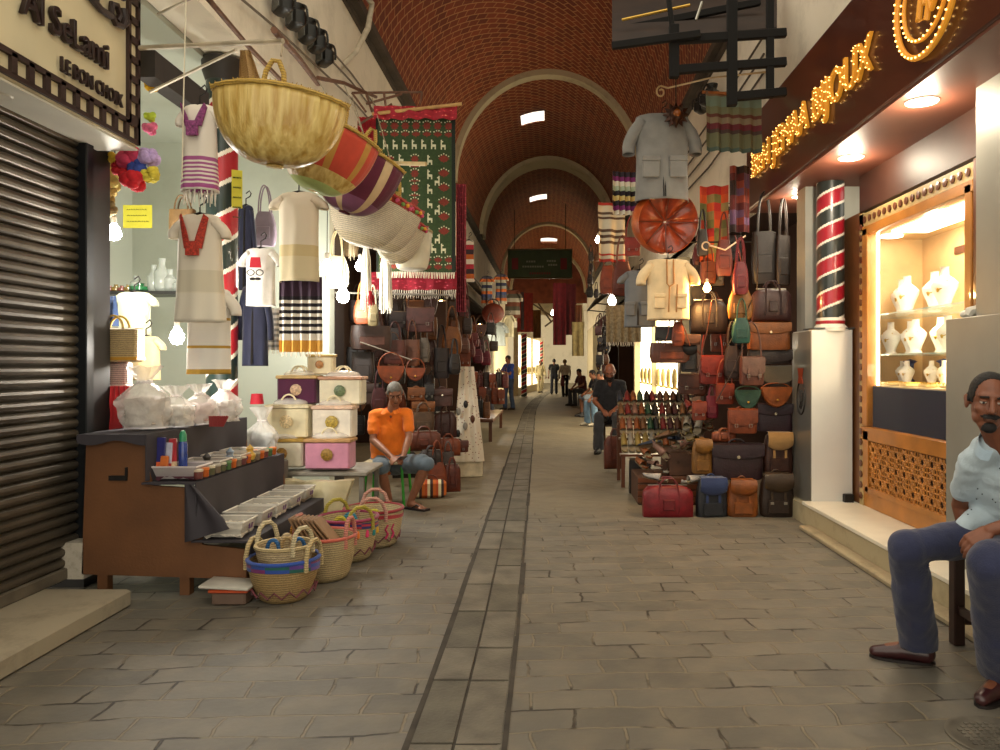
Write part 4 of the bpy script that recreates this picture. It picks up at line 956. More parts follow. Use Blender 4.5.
# ---- baskets on the ground in front of the stand
def zigzag(c, n=14, z0=.28, a=.02):
    def f(t, r, h, sy):
        k = M(); pts = []
        for i in range(n*2):
            an = 2*PI*i/(n*2); z = h*z0+(a if i % 2 else -a); rr = r*(.78+.22*math.sin(min(1, z/h)*PI/2))+.006; pts.append((math.cos(an)*rr, math.sin(an)*rr*sy, z))
        k.tube(pts, .006, 5, closed=True); k.build('zigzag_stitching', cloth(c), t)
    return f
def collar(cs, z0, z1):
    def f(t, r, h, sy):
        k = M(); n = 48
        k.grid(lambda u, v: (lambda a, z: V((math.cos(a)*(r*(.78+.22*math.sin(z/h*PI/2))+.005), math.sin(a)*(r*(.78+.22*math.sin(z/h*PI/2))+.005)*sy, z)))(u*2*PI, h*(z0+(z1-z0)*v)-.02*math.cos(u*2*PI)), n, 5, closeu=True, mf=lambda i, j: (i*len(cs)*2//n+j//2) % len(cs)); k.build('dyed_band', [cloth(c) for c in cs], t)
        zigzag('6A3038')(t, r, h, sy)
    return f
g = atz(283, 606, 0); by = 4.5
basket('palm_basket', 'large palm basket with blue and green dyed band and brown zigzag, nearest the camera', (g.x-.045, by, 0), .205, .235, straw('B89A66'), cloth('2A4A9A'), 2, 'CDB684', R(80), None, .68, 1, .16, collar(['2A4A9A', '1E5A50', '5A3A8A', '2A4A9A', '7A2A6A'], .78, 1.0))
o = basket('palm_basket', 'smaller pale basket nested inside the blue-banded basket', (g.x-.04, by, .17), .165, .14, straw('CDB68C'), None, 2, 'D8C8A0', R(60), None, .8, 1, .15)
for i, (dx, dz, c, lab) in enumerate(((-.06, .29, '2A6AA8', 'blue'), (.02, .30, 'B89A68', 'tan'), (.08, .29, '2A6AA8', 'blue'), (.0, .31, 'C8B088', 'light straw'))):
    q = M(); q.tube(arc((0, 0, 0), .05, 0, 360, 20, 'XZ', .7, 1.2)[:-1], .012, 6, closed=True); tag(q.build('rope_coil', straw(c), loc=(g.x-.05+dx, by+.02*i, dz), rz=.3*i), lab+' rope handle coil lying inside the nested basket, '+('left one', 'behind', 'right one', 'front one')[i], 'rope')
g = atz(322, 585, 0); t = basket('palm_basket', 'pale palm basket with pink-wrapped handles, second from the camera', (g.x-.03, 4.93, 0), .2, .27, straw('C4AE80'), cloth('B85A48'), 2, 'D88A78', R(75), None, .75, 1, .18, hw=.3)
q = M(); 
for i in range(7): q.box((-.09+.03*i, 0, .04), (.012, .16, .22), rot=(0, R(-28-i*2), 0), bev=.003)
tag(q.build('folded_slats', mat('8A6A4A', .6, .2), loc=(g.x-.1, 4.93, .27)), 'brown folded wooden slats leaning in the second basket', 'slats')
g = atz(344, 567, 0)
def tassels(t, r, h, sy):
    collar(['A8283A', '2A2A6A'], .86, 1.0)(t, r, h, sy)
    for i, c in enumerate(('D83A6A', '3A9A5A', 'E07A30', 'D83A6A', '2A8A8A', 'E0B030', 'D83A6A', '3A9A5A')):
        a = -2.4+i*.36; k = M(); k.lathe([(.004, .03), (.012, .015), (.014, -.02), (.004, -.03)], c=(math.cos(a)*r*.97, math.sin(a)*r*.97, h*.72), n=8); k.build('tassel', cloth(c), t)
basket('palm_basket', 'palm basket with coloured tassels and yellow handles, third from the camera', (g.x-.03, 5.42, 0), .21, .29, straw('C8B284'), cloth('8A2A4A'), 2, 'B8A83A', R(40), None, .75, 1, .16, tassels)
g = atz(370, 551, 0)
def pinkzig(t, r, h, sy):
    k = M()
    for j in range(2):
        a0 = -1.1+.25*j; k.tube([(math.cos(a0+.1*(i % 2))*r*.95, math.sin(a0+.1*(i % 2))*r*.95, h*(.3+.13*i)) for i in range(4)], .009, 5)
    k.build('pink_stitching', cloth('B82A5A'), t); collar(['9A2A2A', 'A83040'], .9, 1.0)(t, r, h, sy)
basket('palm_basket', 'palm basket with dark red rim and pink stitching, farthest from the camera', (g.x-.02, 5.85, 0), .225, .27, straw('CDB98E'), cloth('8A2228'), 2, 'D09A88', R(10), None, .78, 1, .17, pinkzig)
# loose coloured handles inside baskets 3 and 4
for (x, y, Y, c, lab) in ((299+0, 533, 5.1, 'D89A30', 'orange rope ring in the second basket'), (305, 532, 5.15, '2A8AA8', 'teal rope ring in the second basket'), (316, 533, 5.2, 'C8BC3A', 'yellow rope ring above the second basket'), (340, 528, 5.45, 'C8BC3A', 'yellow rope ring, left one in the third basket'), (350, 524, 5.5, '2A8AA8', 'teal rope ring in the third basket'), (356, 532, 5.4, 'D88A28', 'orange rope ring in the third basket'), (360, 520, 5.8, 'C8BC3A', 'yellow rope ring, left one in the farthest basket'), (374, 520, 5.85, 'C8C03A', 'yellow rope ring, right one in the farthest basket')):
    q = M(); q.tube(arc((0, 0, 0), .06, -30, 210, 16, 'XZ', .75, 1.25), .016, 8); p = aty(x, y, Y); tag(q.build('rope_ring', straw(c), loc=p, rz=.4*random.random()), lab, 'rope handle')
q = M(); q.slab(lambda u, v: V(((u-.5)*.5*(1+.3*v), .05*math.sin(u*7)+.06*v, v*.26+.03*nz(u*4, v*4))), 14, 8, (0, .1, 0)); p = aty(308, 515, 6.0)
tag(q.build('plastic_sack', mat('C9BE98', .4, .15, 10, alpha=.9, coat=.3), loc=p), 'pale translucent plastic sack slumped behind the row of baskets', 'sack')
# chest under the boxed baskets
t = thing('low_table', 'low grey table holding up the stacked cream boxes', 'table', (-1.98, 6.75, 0))
k = M(); k.bb((-.5, -.3, .44), (.42, .35, .48), bev=.01); k.build('table_top', mat('8A8478', .6, .2), t)
for sx in (-.45, .37):
    for sy in (-.26, .3): k = M(); k.bb((sx-.02, sy-.02, 0), (sx+.02, sy+.02, .44)); k.build('leg', mat('77736A', .5, .2), t)
# ---- boxed trousseau baskets, in cellophane
def trousseau(label, x0, y0, x1, y1, Y, c, trim, emb, top=True, lidh=.12):
    b = aty((x0+x1)/2, y1, Y); w = (x1-x0)*Y/FPX; h = (y1-y0)*Y/FPX; t = thing('trousseau_box', label, 'box', b)
    k = M(); k.box((0, .04, h*.46), (w*.94, w*.55, h*.9), bev=.015); k.build('box_body', cloth(c), t)
    k = M(); k.box((0, .04, h*.93), (w, w*.6, h*.12), bev=.012); k.build('box_lid', mat(trim, .5, .2, 20), t)
    k = M(); k.lathe([(.001, 0), (h*.18, 0), (h*.2, .01), (h*.1, .018), (.001, .02)], n=10); k.xf(Matrix.Translation((0, .04-w*.275-.002, h*.5)) @ Matrix.Rotation(PI/2, 4, 'X')); k.build('embroidered_motif', mat(emb, .5, .5, 60), t)
    if top:
        for s in (-1, 1):
            k = M(); k.tube(arc((0, .04+s*w*.12, h*.98), w*.18, 0, 180, 10, 'XZ', 1, 1.3), .008, 6); k.build('handle', cloth('E0D4B0'), t)
        k = M(); k.ell((0, .04, h*1.02), (w*.4, w*.22, w*.12)); k.xf(Matrix.Identity(4)); k.build('cellophane', PL, t)
    return t
TB = 'wrapped keepsake box in the stack behind the orange-shirted man\'s side, '
trousseau('cream and gold wrapped keepsake box, bottom left of the stack', 263, 438, 306, 467, 6.55, 'DCD4BC', 'A8863A', '9A7028')
trousseau('pink wrapped keepsake box, bottom right of the stack', 306, 438, 353, 469, 6.5, 'C888A0', 'B08858', '8A6A28')
trousseau('cream wrapped keepsake box with faint gold motif, second row left', 267, 404, 311, 438, 6.6, 'DCD2AE', 'D8CCA8', 'C8B488')
trousseau('cream wrapped keepsake box with two gold leaf motifs, second row right', 313, 405, 355, 438, 6.6, 'E2DACA', 'D8B8A0', 'A8903A')
trousseau('dark plum wrapped keepsake box with gold edge in the stack', 278, 375, 319, 404, 6.7, '4A1838', 'B8985A', 'B89A7A')
trousseau('cream wrapped keepsake box with green script motif in the stack', 320, 376, 364, 405, 6.7, 'DED6BC', 'B88868', '5A6A48')
trousseau('small cream wrapped keepsake box at the very top of the stack', 307, 354, 334, 375, 6.75, 'DED2B0', 'C8A858', '9A6A38', False)

# cords holding up the baskets
for (x, y, Y, x2, y2, Y2, n_) in ((281, 56, 4.15, 283, 41, 4.4, 'the big golden basket'), (334, 106, 4.9, 318, 80, 6.0, 'the red and yellow striped basket'), (363, 132, 5.7, 344, 84, 7.0, 'the maroon striped basket'), (376, 174, 6.2, 352, 96, 8.0, 'the upper woven basket'), (412, 232, 7.2, 372, 98, 8.4, 'the white basket')):
    rail('basket_string', 'thin cord holding up '+n_, [aty(x, y, Y), aty(x2, y2, Y2)], .005, cloth('8A7A5A'), 'cord', 5)
rail('basket_rail', 'long rusty pipe under the vault edge from which the striped and woven baskets hang', [aty(318, 78, 6.0), aty(344, 83, 7.0), aty(376, 97, 8.6)], .018, RUST)
# ================================================================ RIGHT: jeweller's shop
MAR = mat('4A2418', .28, .12, 3, coat=.5)
WOOD = mat('A66C2A', .42, .2, 5, bump=.05, coat=.2); DWOOD = mat('5A3018', .4, .2, 4, coat=.2); GRY = mat('8E8C82', .5, .08, 3, metal=.2)
# marble step
m = M(); m.bb((2.25, -1, 0), (3.6, 7.0, .17)); struct('trim_20', m, paint('A99C7C', '6E6248', .8, 4), smooth=False)
m = M(); m.bb((2.24, -1, .17), (2.75, 6.62, .2), bev=.004); struct('trim_21', m, mat('DCD6C4', .35, .1, 3), smooth=False)
m = M(); m.bb((2.14, -1, 0), (2.25, 6.4, .035), bev=.01); struct('trim_22', m, paint('9A8C70', '5A503C', .8, 5), smooth=False)
# fascia with lettering
t = thing('shop_fascia', 'deep maroon glossy fascia with gold backlit lettering over the jeweller', 'sign', (2.13, 8.05, 3.05))
m = M(); m.bb((0, -9, 0), (.5, 0, .92), bev=.01); m.build('fascia_box', MAR, t)
m = M(); m.bb((.02, -9, -.02), (.9, -.01, .0)); m.build('soffit', mat('6E3E2C', .55, .1, 3), t)
GL_ = mat('E8B860', .25, .05, metal=.6); GE = mat('FFC46A', .4, 0, emit=7)
def facel(x, y, z, s=1):   # faces -X : text x -> world -Y
    return Matrix(((0, 0, -s, x), (-1, 0, 0, y), (0, 1, 0, z), (0, 0, 0, 1)))
BROWNG = mat('D08A28', .4, 0, emit=.45)
tx = text('BEN JEMAA BIJOUX', 'lettering', .36, .012, BROWNG, facel(-.02, -.3, .28), t, bevel=.001, sx=.93)
def outline_text(body, size, sx, M4, parent, r, mt, step=.045):
    c = bpy.data.curves.new('o', 'FONT'); c.body = body; c.size = size; c.resolution_u = 4; c.fill_mode = 'NONE' if False else 'BOTH'
    o = bpy.data.objects.new('o', c); COL.objects.link(o); dg = bpy.context.evaluated_depsgraph_get(); me = bpy.data.meshes.new_from_object(o.evaluated_get(dg)); bpy.data.objects.remove(o)
    bm = bmesh.new(); bm.from_mesh(me); q = M(); X = M4 @ Matrix.Scale(sx, 4, V((1, 0, 0)))
    acc = 0
    for e in bm.edges:
        if len(e.link_faces) == 1:
            a, b = X @ e.verts[0].co, X @ e.verts[1].co; L_ = (b-a).length; s_ = (step-acc) % step
            while s_ < L_:
                q.ell(a+(b-a)*(s_/L_), r, n=5, m=3); s_ += step
            acc = (acc+L_) % step
    bm.free(); o = q.build('letter_lights', mt, parent); o['kind'] = 'stuff'; return o
outline_text('BEN JEMAA BIJOUX', .36, .93, facel(-.036, -.3, .28), t, .0045, GE, .07)
# round emblem : two rings and calligraphic strokes
k = M(); cy, cz = -3.87, .42
for r_, w_ in ((.335, .018), (.245, .012)): k.tube([(-.03, cy+math.cos(a)*r_, cz+math.sin(a)*r_) for a in [2*PI*i/40 for i in range(40)]], w_, 8, closed=True)
k.tube([(-.03, cy+.1, cz+.17), (-.03, cy+.03, cz+.05), (-.03, cy+.07, cz-.12), (-.03, cy-.02, cz-.15), (-.03, cy-.06, cz-.02)], .018, 8)
k.tube([(-.03, cy-.02, cz+.16), (-.03, cy-.04, cz), (-.03, cy-.08, cz-.12), (-.03, cy-.14, cz-.05), (-.03, cy-.13, cz+.1)], .016, 8)
k.tube([(-.03, cy+.02, cz+.1), (-.03, cy+.0, cz-.06)], .014, 8); k.build('round_emblem', BROWNG, t)
k = M()
for r_ in (.335, .245):
    nn = int(r_*2*PI/.045)
    for i in range(nn): a = 2*PI*i/nn; k.ell((-.05, cy+math.cos(a)*r_, cz+math.sin(a)*r_), .006, n=6, m=4)
k.build('emblem_lights', GE, t)['kind'] = 'stuff'
for i, (x, y) in enumerate(((802, 196), (851, 157), (922, 101))):
    p = atz(x, y, 3.03); k = M(); k.lathe([(.001, 0), (.075, 0), (.095, -.006), (.1, .0)], n=24); q = thing('downlight', 'round white downlight in the maroon soffit, '+('farthest, above the striped column', 'middle of the three', 'nearest the camera')[i], 'downlight', (p.x, p.y, 3.028))
    k.build('trim_ring', mat('E8E4DA', .3, 0), q); k = M(); k.lathe([(.001, -.004), (.072, -.004)], n=24, cap=False); k.build('diffuser', mat('FFF8EA', .5, 0, emit=25), q); lamp('light', (0, 0, -.06), 26, 'FFEFD2', .07, q)
# back wall above/around the window (dark reveal)
FX = 2.72
m = M(); m.bb((FX, 1.0, .17), (FX+.15, 4.7, 3.05)); m.bb((FX-.02, 4.6, 2.72), (FX+.1, 6.5, 3.05)); struct('wall_right.003', m, mat('3A2016', .5, .2, 3), smooth=False)
m = M(); m.bb((2.35, 6.85, .17), (3.6, 7.08, 3.1)); struct('wall_right.004', m, mat('9A9A90', .5, .1, 3), smooth=False)
m = M(); m.bb((FX-.02, 6.5, .2), (FX+.1, 6.84, 2.72)); struct('trim_23', m, mat('6A4020', .5, .2, 4), smooth=False)
# display window (carved wooden frame, glass, shelves)
t = thing('display_window', 'carved golden-brown wooden jewellery display window with glass front', 'display case', (FX, 4.75, .2))
YA, YB = .0, 1.72   # local y from near to far
m = M(); 
m.bb((-.02, YA, 0), (.06, YB, .13), bev=.005); m.bb((-.03, YA, .13), (.05, YA+.06, .64)); m.bb((-.03, YB-.16, .13), (.05, YB-.06, .64)); m.bb((-.03, YA, .56), (.06, YB-.02, .68), bev=.008); m.bb((-.03, YA, .13), (.05, YB-.1, .17))
m.bb((-.03, YB-.14, .68), (.06, YB-.04, 2.36), bev=.006); m.bb((-.03, YA+.02, .68), (.06, YA+.1, 2.36), bev=.006); m.bb((-.03, YA, 2.30), (.06, YB-.04, 2.38), bev=.006)
m.bb((-.01, YA-.42, 0), (.04, YA, 2.5)); m.build('window_frame', WOOD, t)
m = M(); m.bb((-.04, YA-.06, 0), (-.02, YA-.02, 2.5), bev=.004); m.bb((-.05, YA-.4, 0), (-.01, YA-.36, 2.5), bev=.004); m.build('frame_moulding', DWOOD, t)
m = M(); m.tube([(-.09, YA-.22, 1.5), (-.05, YA-.22, 1.5), (-.09, YA-.22, 1.52), (-.09, YA-.22, 2.2), (-.05, YA-.22, 2.22)], .011, 8); m.build('door_handle', GOLD, t)
# studded border
m = M(); m.bb((-.025, YB-.06, 0), (.04, YB+.02, 2.5)); m.bb((-.025, YA-.4, 2.38), (.04, YB+.02, 2.49)); m.build('border_band', mat('A89060', .5, .2), t, smooth=False)
m = M()
for i in range(26): m.lathe([(.001, .0), (.028, 0), (.03, .008), (.012, .012)], n=8); m.xf(Matrix.Translation((-.026, YB-.02, .08+i*.092)) @ Matrix.Rotation(-PI/2, 4, 'Y'), len(m.v)-32)
for i in range(22): m.lathe([(.001, .0), (.028, 0), (.03, .008), (.012, .012)], n=8); m.xf(Matrix.Translation((-.026, YB-.1-i*.092, 2.435)) @ Matrix.Rotation(-PI/2, 4, 'Y'), len(m.v)-32)
m.build('studs', DWOOD, t)
# lattice: eight-pointed stars fretwork
m = M(); y0, y1, z0, z1 = YA+.06, YB-.16, .17, .56; nx, nz_ = 11, 3; cx = (y1-y0)/nx; cz_ = (z1-z0)/nz_
for i in range(nx):
    for j in range(nz_):
        c = V((-.012, y0+cx*(i+.5), z0+cz_*(j+.5)))
        for k in range(8):
            a = PI/4*k+PI/8; d = V((0, math.cos(a)*cx*.5, math.sin(a)*cz_*.5)); e = V((0, math.cos(a+PI/4)*cx*.22, math.sin(a+PI/4)*cz_*.22)); f = V((0, math.cos(a+PI/2)*cx*.5, math.sin(a+PI/2)*cz_*.5))
            m.tube([c+d, c+e], .0095, 4); m.tube([c+e, c+f], .0095, 4)
        m.tube([c+V((0, -cx/2, -cz_/2)), c+V((0, cx/2, -cz_/2))], .008, 4); m.tube([c+V((0, -cx/2, -cz_/2)), c+V((0, -cx/2, cz_/2))], .008, 4)
m.build('fretwork_panel', WOOD, t, smooth=False)
m = M(); m.bb((.05, YA, .1), (.08, YB-.1, .68)); m.build('backing_panel', mat('3A2010', .7, .2), t, smooth=False)
GLS = mat('60686A', .02, 0, alpha=.05, coat=.3)
m = M(); m.bb((-.005, YA+.1, .68), (.003, YB-.14, 2.3)); m.build('glass_pane', GLS, t, smooth=False)
# case interior
INW = mat('C9A878', .5, .12, 4)
m = M(); m.bb((.06, YA-.35, .62), (.72, YB+.36, .66)); m.bb((.68, YA-.35, .66), (.72, YB+.36, 2.36)); m.bb((.06, YB+.34, .66), (.7, YB+.37, 2.36)); m.bb((.06, YA-.38, .66), (.7, YA-.35, 2.36)); m.bb((.06, YA-.35, 2.34), (.72, YB+.36, 2.38)); m.build('case_interior', INW, t, smooth=False)
m = M(); m.bb((.665, .2, 1.5), (.68, .28, 2.3)); m.bb((.665, 1.0, 1.5), (.68, 1.08, 2.3)); m.bb((.665, 0, 2.12), (.68, 1.5, 2.18)); m.build('back_panelling', DWOOD, t, smooth=False)
m = M(); m.bb((.02, YA+.1, .66), (.05, YB-.14, 1.02), bev=.004); m.build('upholstered_riser', mat('181C34', .8, .1), t)
for zz in (1.28, 1.62): m = M(); m.bb((.1, YA-.3, zz), (.6, YB+.33, zz+.012)); m.build('glass_shelf', mat('D8F0E8', .05, 0, alpha=.5, coat=.5), t, smooth=False)
m = M(); m.bb((.03, YA-.3, 1.0), (.66, YB+.33, 1.03)); m.build('display_floor', mat('E8D0A0', .5, .15, 20), t, smooth=False)
m = M(); m.bb((.2, YA-.2, 2.325), (.5, YB-.1, 2.338)); m.cyl((.3, YB+.12, 2.325), (.3, YB+.12, 2.338), .09, n=20); m.cyl((.06, YB-.155, .8), (.06, YB-.155, 2.3), .012, n=8); m.build('light_panel', mat('FFF4DC', .5, 0, emit=16), t, smooth=False)
for (y, z) in ((.45, 2.2), (1.2, 2.2), (.3, 1.5), (1.2, 1.5), (.8, 1.15)): lamp('case_light', (.35, y, z), 9, 'FFE6BC', .06, t)
# necklace busts and trays inside (each a thing)
def bust():
    t = thing('necklace_bust', 'x', 'display bust')
    k = M(); k.lathe([(.05, 0), (.06, .01), (.045, .03), (.06, .07), (.095, .14), (.1, .17), (.07, .2), (.035, .225), (.032, .28), (.036, .285)], n=20, sy=.6, sx=1); k.build('bust_form', mat('F2EAE0', .6, .05), t)
    k = M(); k.tube([(math.cos(a)*.055, -.04-.02*(1-abs(math.cos(a))), .19+math.sin(a)*.06) for a in [PI+PI*i/12 for i in range(13)]], .004, 5); k.ell((0, -.065, .125), (.012, .006, .016), n=8, m=6); k.build('necklace', GOLD, t)
    return t
b0 = bust(); first = True
for (zz, ys_, nm) in ((1.632+.2, (1.0, 1.3, 1.6, 1.86), 'top glass shelf'), (1.292+.2, (.95, 1.2, 1.45, 1.7, 1.9), 'middle glass shelf'), (1.03+.2, (1.0, 1.35, 1.6, 1.85), 'lowest level')):
    for i, y in enumerate(ys_):
        o = b0 if first else dup(b0); first = False
        o.location = (FX+.32+.08*(i % 2), 4.75+y, zz); o.rotation_euler = (0, 0, R(-68)); sc = 1.12 if 'top' in nm else 1.0 if 'mid' in nm else .72; o.scale = (sc,)*3
        o['label'] = 'white necklace bust on the '+nm+' of the jewellery window'; o['group'] = 'necklace busts on the '+nm
for i in range(9):
    k = M(); k.box((0, 0, .012), (.13, .12, .02), bev=.004)
    for a in range(4):
        for b_ in range(3): k.ell((-.045+a*.03, -.04+b_*.04, .026), .008, n=6, m=4, mi=1)
    tag(k.build('jewel_tray', [mat('E0C890', .7, .1), GOLD], loc=(FX+.14+.15*(i % 2), 5.3+i*.155, 1.232)), 'cream tray of gold jewels on the lowest level of the window, '+('front' if i % 2 == 0 else 'back')+' line', 'jewellery tray', 'jewel trays, '+('front' if i % 2 == 0 else 'back'))
for i, y in enumerate((1.2, 1.75)):
    k = M(); k.lathe([(.05, 0), (.05, .02), (.02, .05), (.03, .18), (.06, .2), (.001, .22)], n=14); tag(k.build('ring_stand', mat('26306A', .6, .1), loc=(FX+.42, 4.75+y, 1.232)), 'dark blue velvet jewellery stand on the lowest window level, '+('nearer one', 'farther one')[i], 'jewellery stand')
# grey clad pillar near the camera
m = M(); m.bb((2.45, 3.9, .2), (2.75, 4.62, 1.68), bev=.004); struct('wall_right.005', m, GRY); m = M(); m.bb((2.52, .5, 1.68), (2.75, 4.42, 3.05), bev=.004); m.bb((2.45, .5, .2), (2.75, 3.89, 1.68), bev=.004); struct('wall_right.006', m, GRY)
m = M(); m.tube([(0, 0, 0), (.03, .02, .03), (.08, .0, .05), (.1, .03, .02)], [.02, .035, .03, .01], 8); m.ell((.05, .05, .02), (.06, .05, .03)); p = aty(978, 316, 4.45); tag(m.build('crumpled_bag', mat('C8C4B8', .4, .3, 20), loc=(2.49, 4.46, 1.685)), 'small crumpled pale plastic bag on the grey pillar ledge', 'bag')
# striped column and metal box
q = striped('striped_column', (2.53, 6.72, 1.82), .118, 1.25, 4.3, 'A0182A', '2A302E', 'E4E0D4', ph=.3, nst=-1)
tag(q, 'short red and black striped column above the white metal box')
m = M(); m.lathe([(.15, -.12), (.15, -.09), (.122, -.06), (.125, -.02), (.12, 0)], n=32); m.build('base', mat('E4E0D4', .4, .1), q); m = M(); m.lathe([(.1235, -.055), (.1265, -.03), (.1235, -.025)], n=32, cap=False); m.build('base_stripe', mat('A0182A', .4, .1), q)
m = M(); m.bb((-.19, -.12, -.1), (.19, .16, -.09)); m.build('plinth', mat('4A4A48', .5, .1), q)
t = thing('metal_cabinet', 'tall white and brushed grey metal box at the corner of the jeweller', 'cabinet', (2.32, 6.6, .17))
m = M(); m.bb((0, 0, 0), (.36, .5, 1.54), bev=.003); m.build('cabinet_body', mat('D8D8D4', .35, .04, 3, metal=.15), t)
m = M(); m.bb((-.006, .004, .005), (.0, .5, 1.53)); m.build('grey_side', mat('85837C', .3, .1, 3, metal=.5), t, smooth=False)
LR = mat('A8401E', .5, .1); LB = mat('2A2420', .5, .1)
m = M(); m.tube([(-.01, .25+math.cos(a)*.105, .93+math.sin(a)*.15) for a in [2*PI*i/28 for i in range(28)]], .008, 6, closed=True); m.tube([(-.01, .29, 1.0), (-.01, .25, .9), (-.01, .28, .84), (-.01, .22, .86), (-.01, .2, .98)], .008, 6); m.tube([(-.01, .24, 1.0), (-.01, .21, .88), (-.01, .25, .83)], .007, 6); m.build('round_logo', LB, t)
m = M(); m.poly([(-.07, 0), (.07, 0), (.04, .06), (.075, .14), (-.075, .14), (-.04, .06)], .006, Matrix.Translation((-.012, .25, 1.06)) @ Matrix.Rotation(PI/2, 4, 'Z')); m.build('logo_crest', LR, t)
m = M(); m.box((.31, -.03, .05), (.08, .06, .1), bev=.005); m.build('floor_catch', IRON, t)
# ================================================================ RIGHT: upper wall, iron trellis, cables
t = thing('iron_trellis', 'black wrought iron and timber bracket frame jutting from the right wall high up', 'bracket', (2.35, 6.2, 4.0))
def px(x, y, Y): return aty(x, y, Y)-V((2.35, 6.2, 4.0))
BLK = mat('0C0907', .95, .2)
def bar(a, b, Y, r=.035):
    k = M(); A, B = px(*a, Y), px(*b, Y); d = (B-A); L_ = d.length; mid = (A+B)/2; ang = math.atan2(-d.z, d.x); k.box(mid, (L_, r*1.6, r*2), rot=(0, ang, 0), bev=.004); k.build('bar', BLK, t)
bar((676, 40), (786, 33), 6.3); bar((676, 70), (786, 62), 6.3); bar((733, 97), (786, 92), 6.3); bar((674, 25), (674, 78), 6.3, .04); bar((732, -8), (732, 106), 6.3, .04); bar((770, -8), (770, 98), 6.3, .03)
m = M()
m.slab(lambda u, v: (px(613+u*160, 46-u*14, 6.3) if v < .5 else px(622+u*165, 18-u*22, 7.2)) if False else px(612+u*165-(0)*v, (47-u*14)*(1-v)+(-10)*v, 6.3+1.4*v), 2, 2, (0, 0, .05)); m.build('awning_board', mat('2A1C12', .8, .3, 4), t, smooth=False)
bar((612, 46), (700, 34), 6.25, .03); bar((620, 30), (760, 2), 6.7, .03); bar((668, -6), (674, 40), 6.3, .02)
m = M(); m.tube([px(622, 20, 6.5), px(690, 5, 6.5)], .012, 6); m.build('brass_strip', GOLD, t)
m = M(); m.tube([px(696, 20, 6.3), px(702, 2, 6.3)], .012, 6); m.build('pale_rod', STEEL, t)
rail('scroll_rail', 'thin iron rail with scrolled end above the grey jacket', [aty(766, 72, 6.6), aty(710, 78, 7.0), aty(668, 88, 7.4)]+[aty(661+math.cos(a)*5*(1-i/26), 92-math.sin(a)*6*(1-i/26), 7.4) for i, a in enumerate([PI/2+i*.42 for i in range(18)])], .009, mat('C8A878', .4, .2))
for i in range(4):
    q = M(); q.tube([V((2.36, 8.2, 4.4+.2*i)), V((2.36, 11, 4.3+.22*i)), V((2.36, 20, 4.6+.16*i))], .014, 6); tag(q.build('wall_cable', mat('4A3E30', .8, .2)), 'dark cable along the white wall above the right stalls', 'cable', 'cables along the right wall')
for i in range(3):
    spot_lamp(atx(700+i*6, 108-i*7, 2.25), R(50), 'black flood lamp on the right wall behind the lantern, '+('lowest', 'middle', 'highest')[i])
# lantern
t = thing('star_lantern', 'dark pierced metal star lantern hanging in front of the grey jacket', 'lantern', aty(676, 115, 6.8))
k = M(); k.ell((0, 0, 0), (.075, .075, .08), n=8, m=6)
for i in range(12):
    a = 2*PI*i/12; d = V((math.cos(a), 0, math.sin(a))); k.tube([d*.06, d*.12], [.03, .003], 5)
k.build('lantern_body', mat('3A1E10', .4, .3, metal=.5), t); k = M(); k.ell((0, -.06, 0), .035); k.build('amber_glass', mat('8A4A18', .2, .1), t)
k = M(); k.tube([(0, 0, .08), (0, 0, .36)], .005, 6); k.build('chain', IRON, t)
# ---- hanging cloths right
sheet('striped_rug', 'faded green, red and brown striped rug hanging under the iron trellis', 'rug', 705, 92, 762, 152, 6.9, bands([(0, '4A5A50'), (.06, '6A6A4E'), (.3, '4A3A34'), (.36, '6A2830'), (.46, '8A7A60'), (.56, '6A3A30'), (.62, '7A7A5A'), (.75, '7A8A78'), (.92, '8A6A50')], 'Z', -.55, 0), wav=.03, rz=R(8))
rail('wooden_batten', 'orange wooden batten holding the striped rug', [aty(702, 92, 6.88), aty(764, 96, 6.88)], .014, mat('A8602A', .5, .2))
JK = cloth('7E7C78'); 
def pockets(t, w, h, sw, c, z=-.55, s=.30, f=.2):
    for sx in (-1, 1):
        k = M(); k.box((sx*sw*.5, -f*w*.5-.02, h*z), (sw*s*2.1, .03, h*.22), bev=.008); k.box((sx*sw*.5, -f*w*.5-.035, h*(z+.10)), (sw*s*2.2, .02, h*.06), bev=.006); k.build('pocket', c, t)
t, w_, h_, sw = garment('grey_jacket', 'large grey short-sleeved multi-pocket jacket hanging high beside the lantern', 626, 114, 698, 202, 7.0, JK, 'jacket', 0, .46, 1.02, open_front=True, depth=.38, wrinkle=.7)
pockets(t, w_, h_, sw, JK, -.66, .3, .42)
t, w_, h_, sw = garment('grey_jacket', 'blue-grey sleeveless multi-pocket waistcoat hanging behind the cream shirt', 619, 270, 660, 327, 8.2, cloth('5E646A'), 'jacket', R(-15), .2, 1.05, open_front=True, depth=.38, wrinkle=.7)
pockets(t, w_, h_, sw, cloth('5E646A'), -.7, .3, .42)
CR = cloth('E2C79A')
t, w_, h_, sw = garment('cream_shirt', 'cream short-sleeved shirt with tan stitching hanging under the orange leather bowl', 639, 259, 697, 320, 6.9, CR, 'shirt', 0, .42, 1.0, depth=.42, wrinkle=.8)
pockets(t, w_, h_, sw, CR, -.72, .24, .42)
k = M(); k.tube([(-.03, -.12, -.02), (-.03, -.14, -.24), (-.01, -.15, -.27), (.03, -.14, -.24), (.03, -.12, -.02)], .008, 6); k.tube([(-.01, -.15, -.27), (-.02, -.16, -.5)], .007, 6); k.tube([(.06, -.15, -.25), (.05, -.16, -.5)], .007, 6); k.build('tan_stitching', mat('B07840', .7, .2), t)
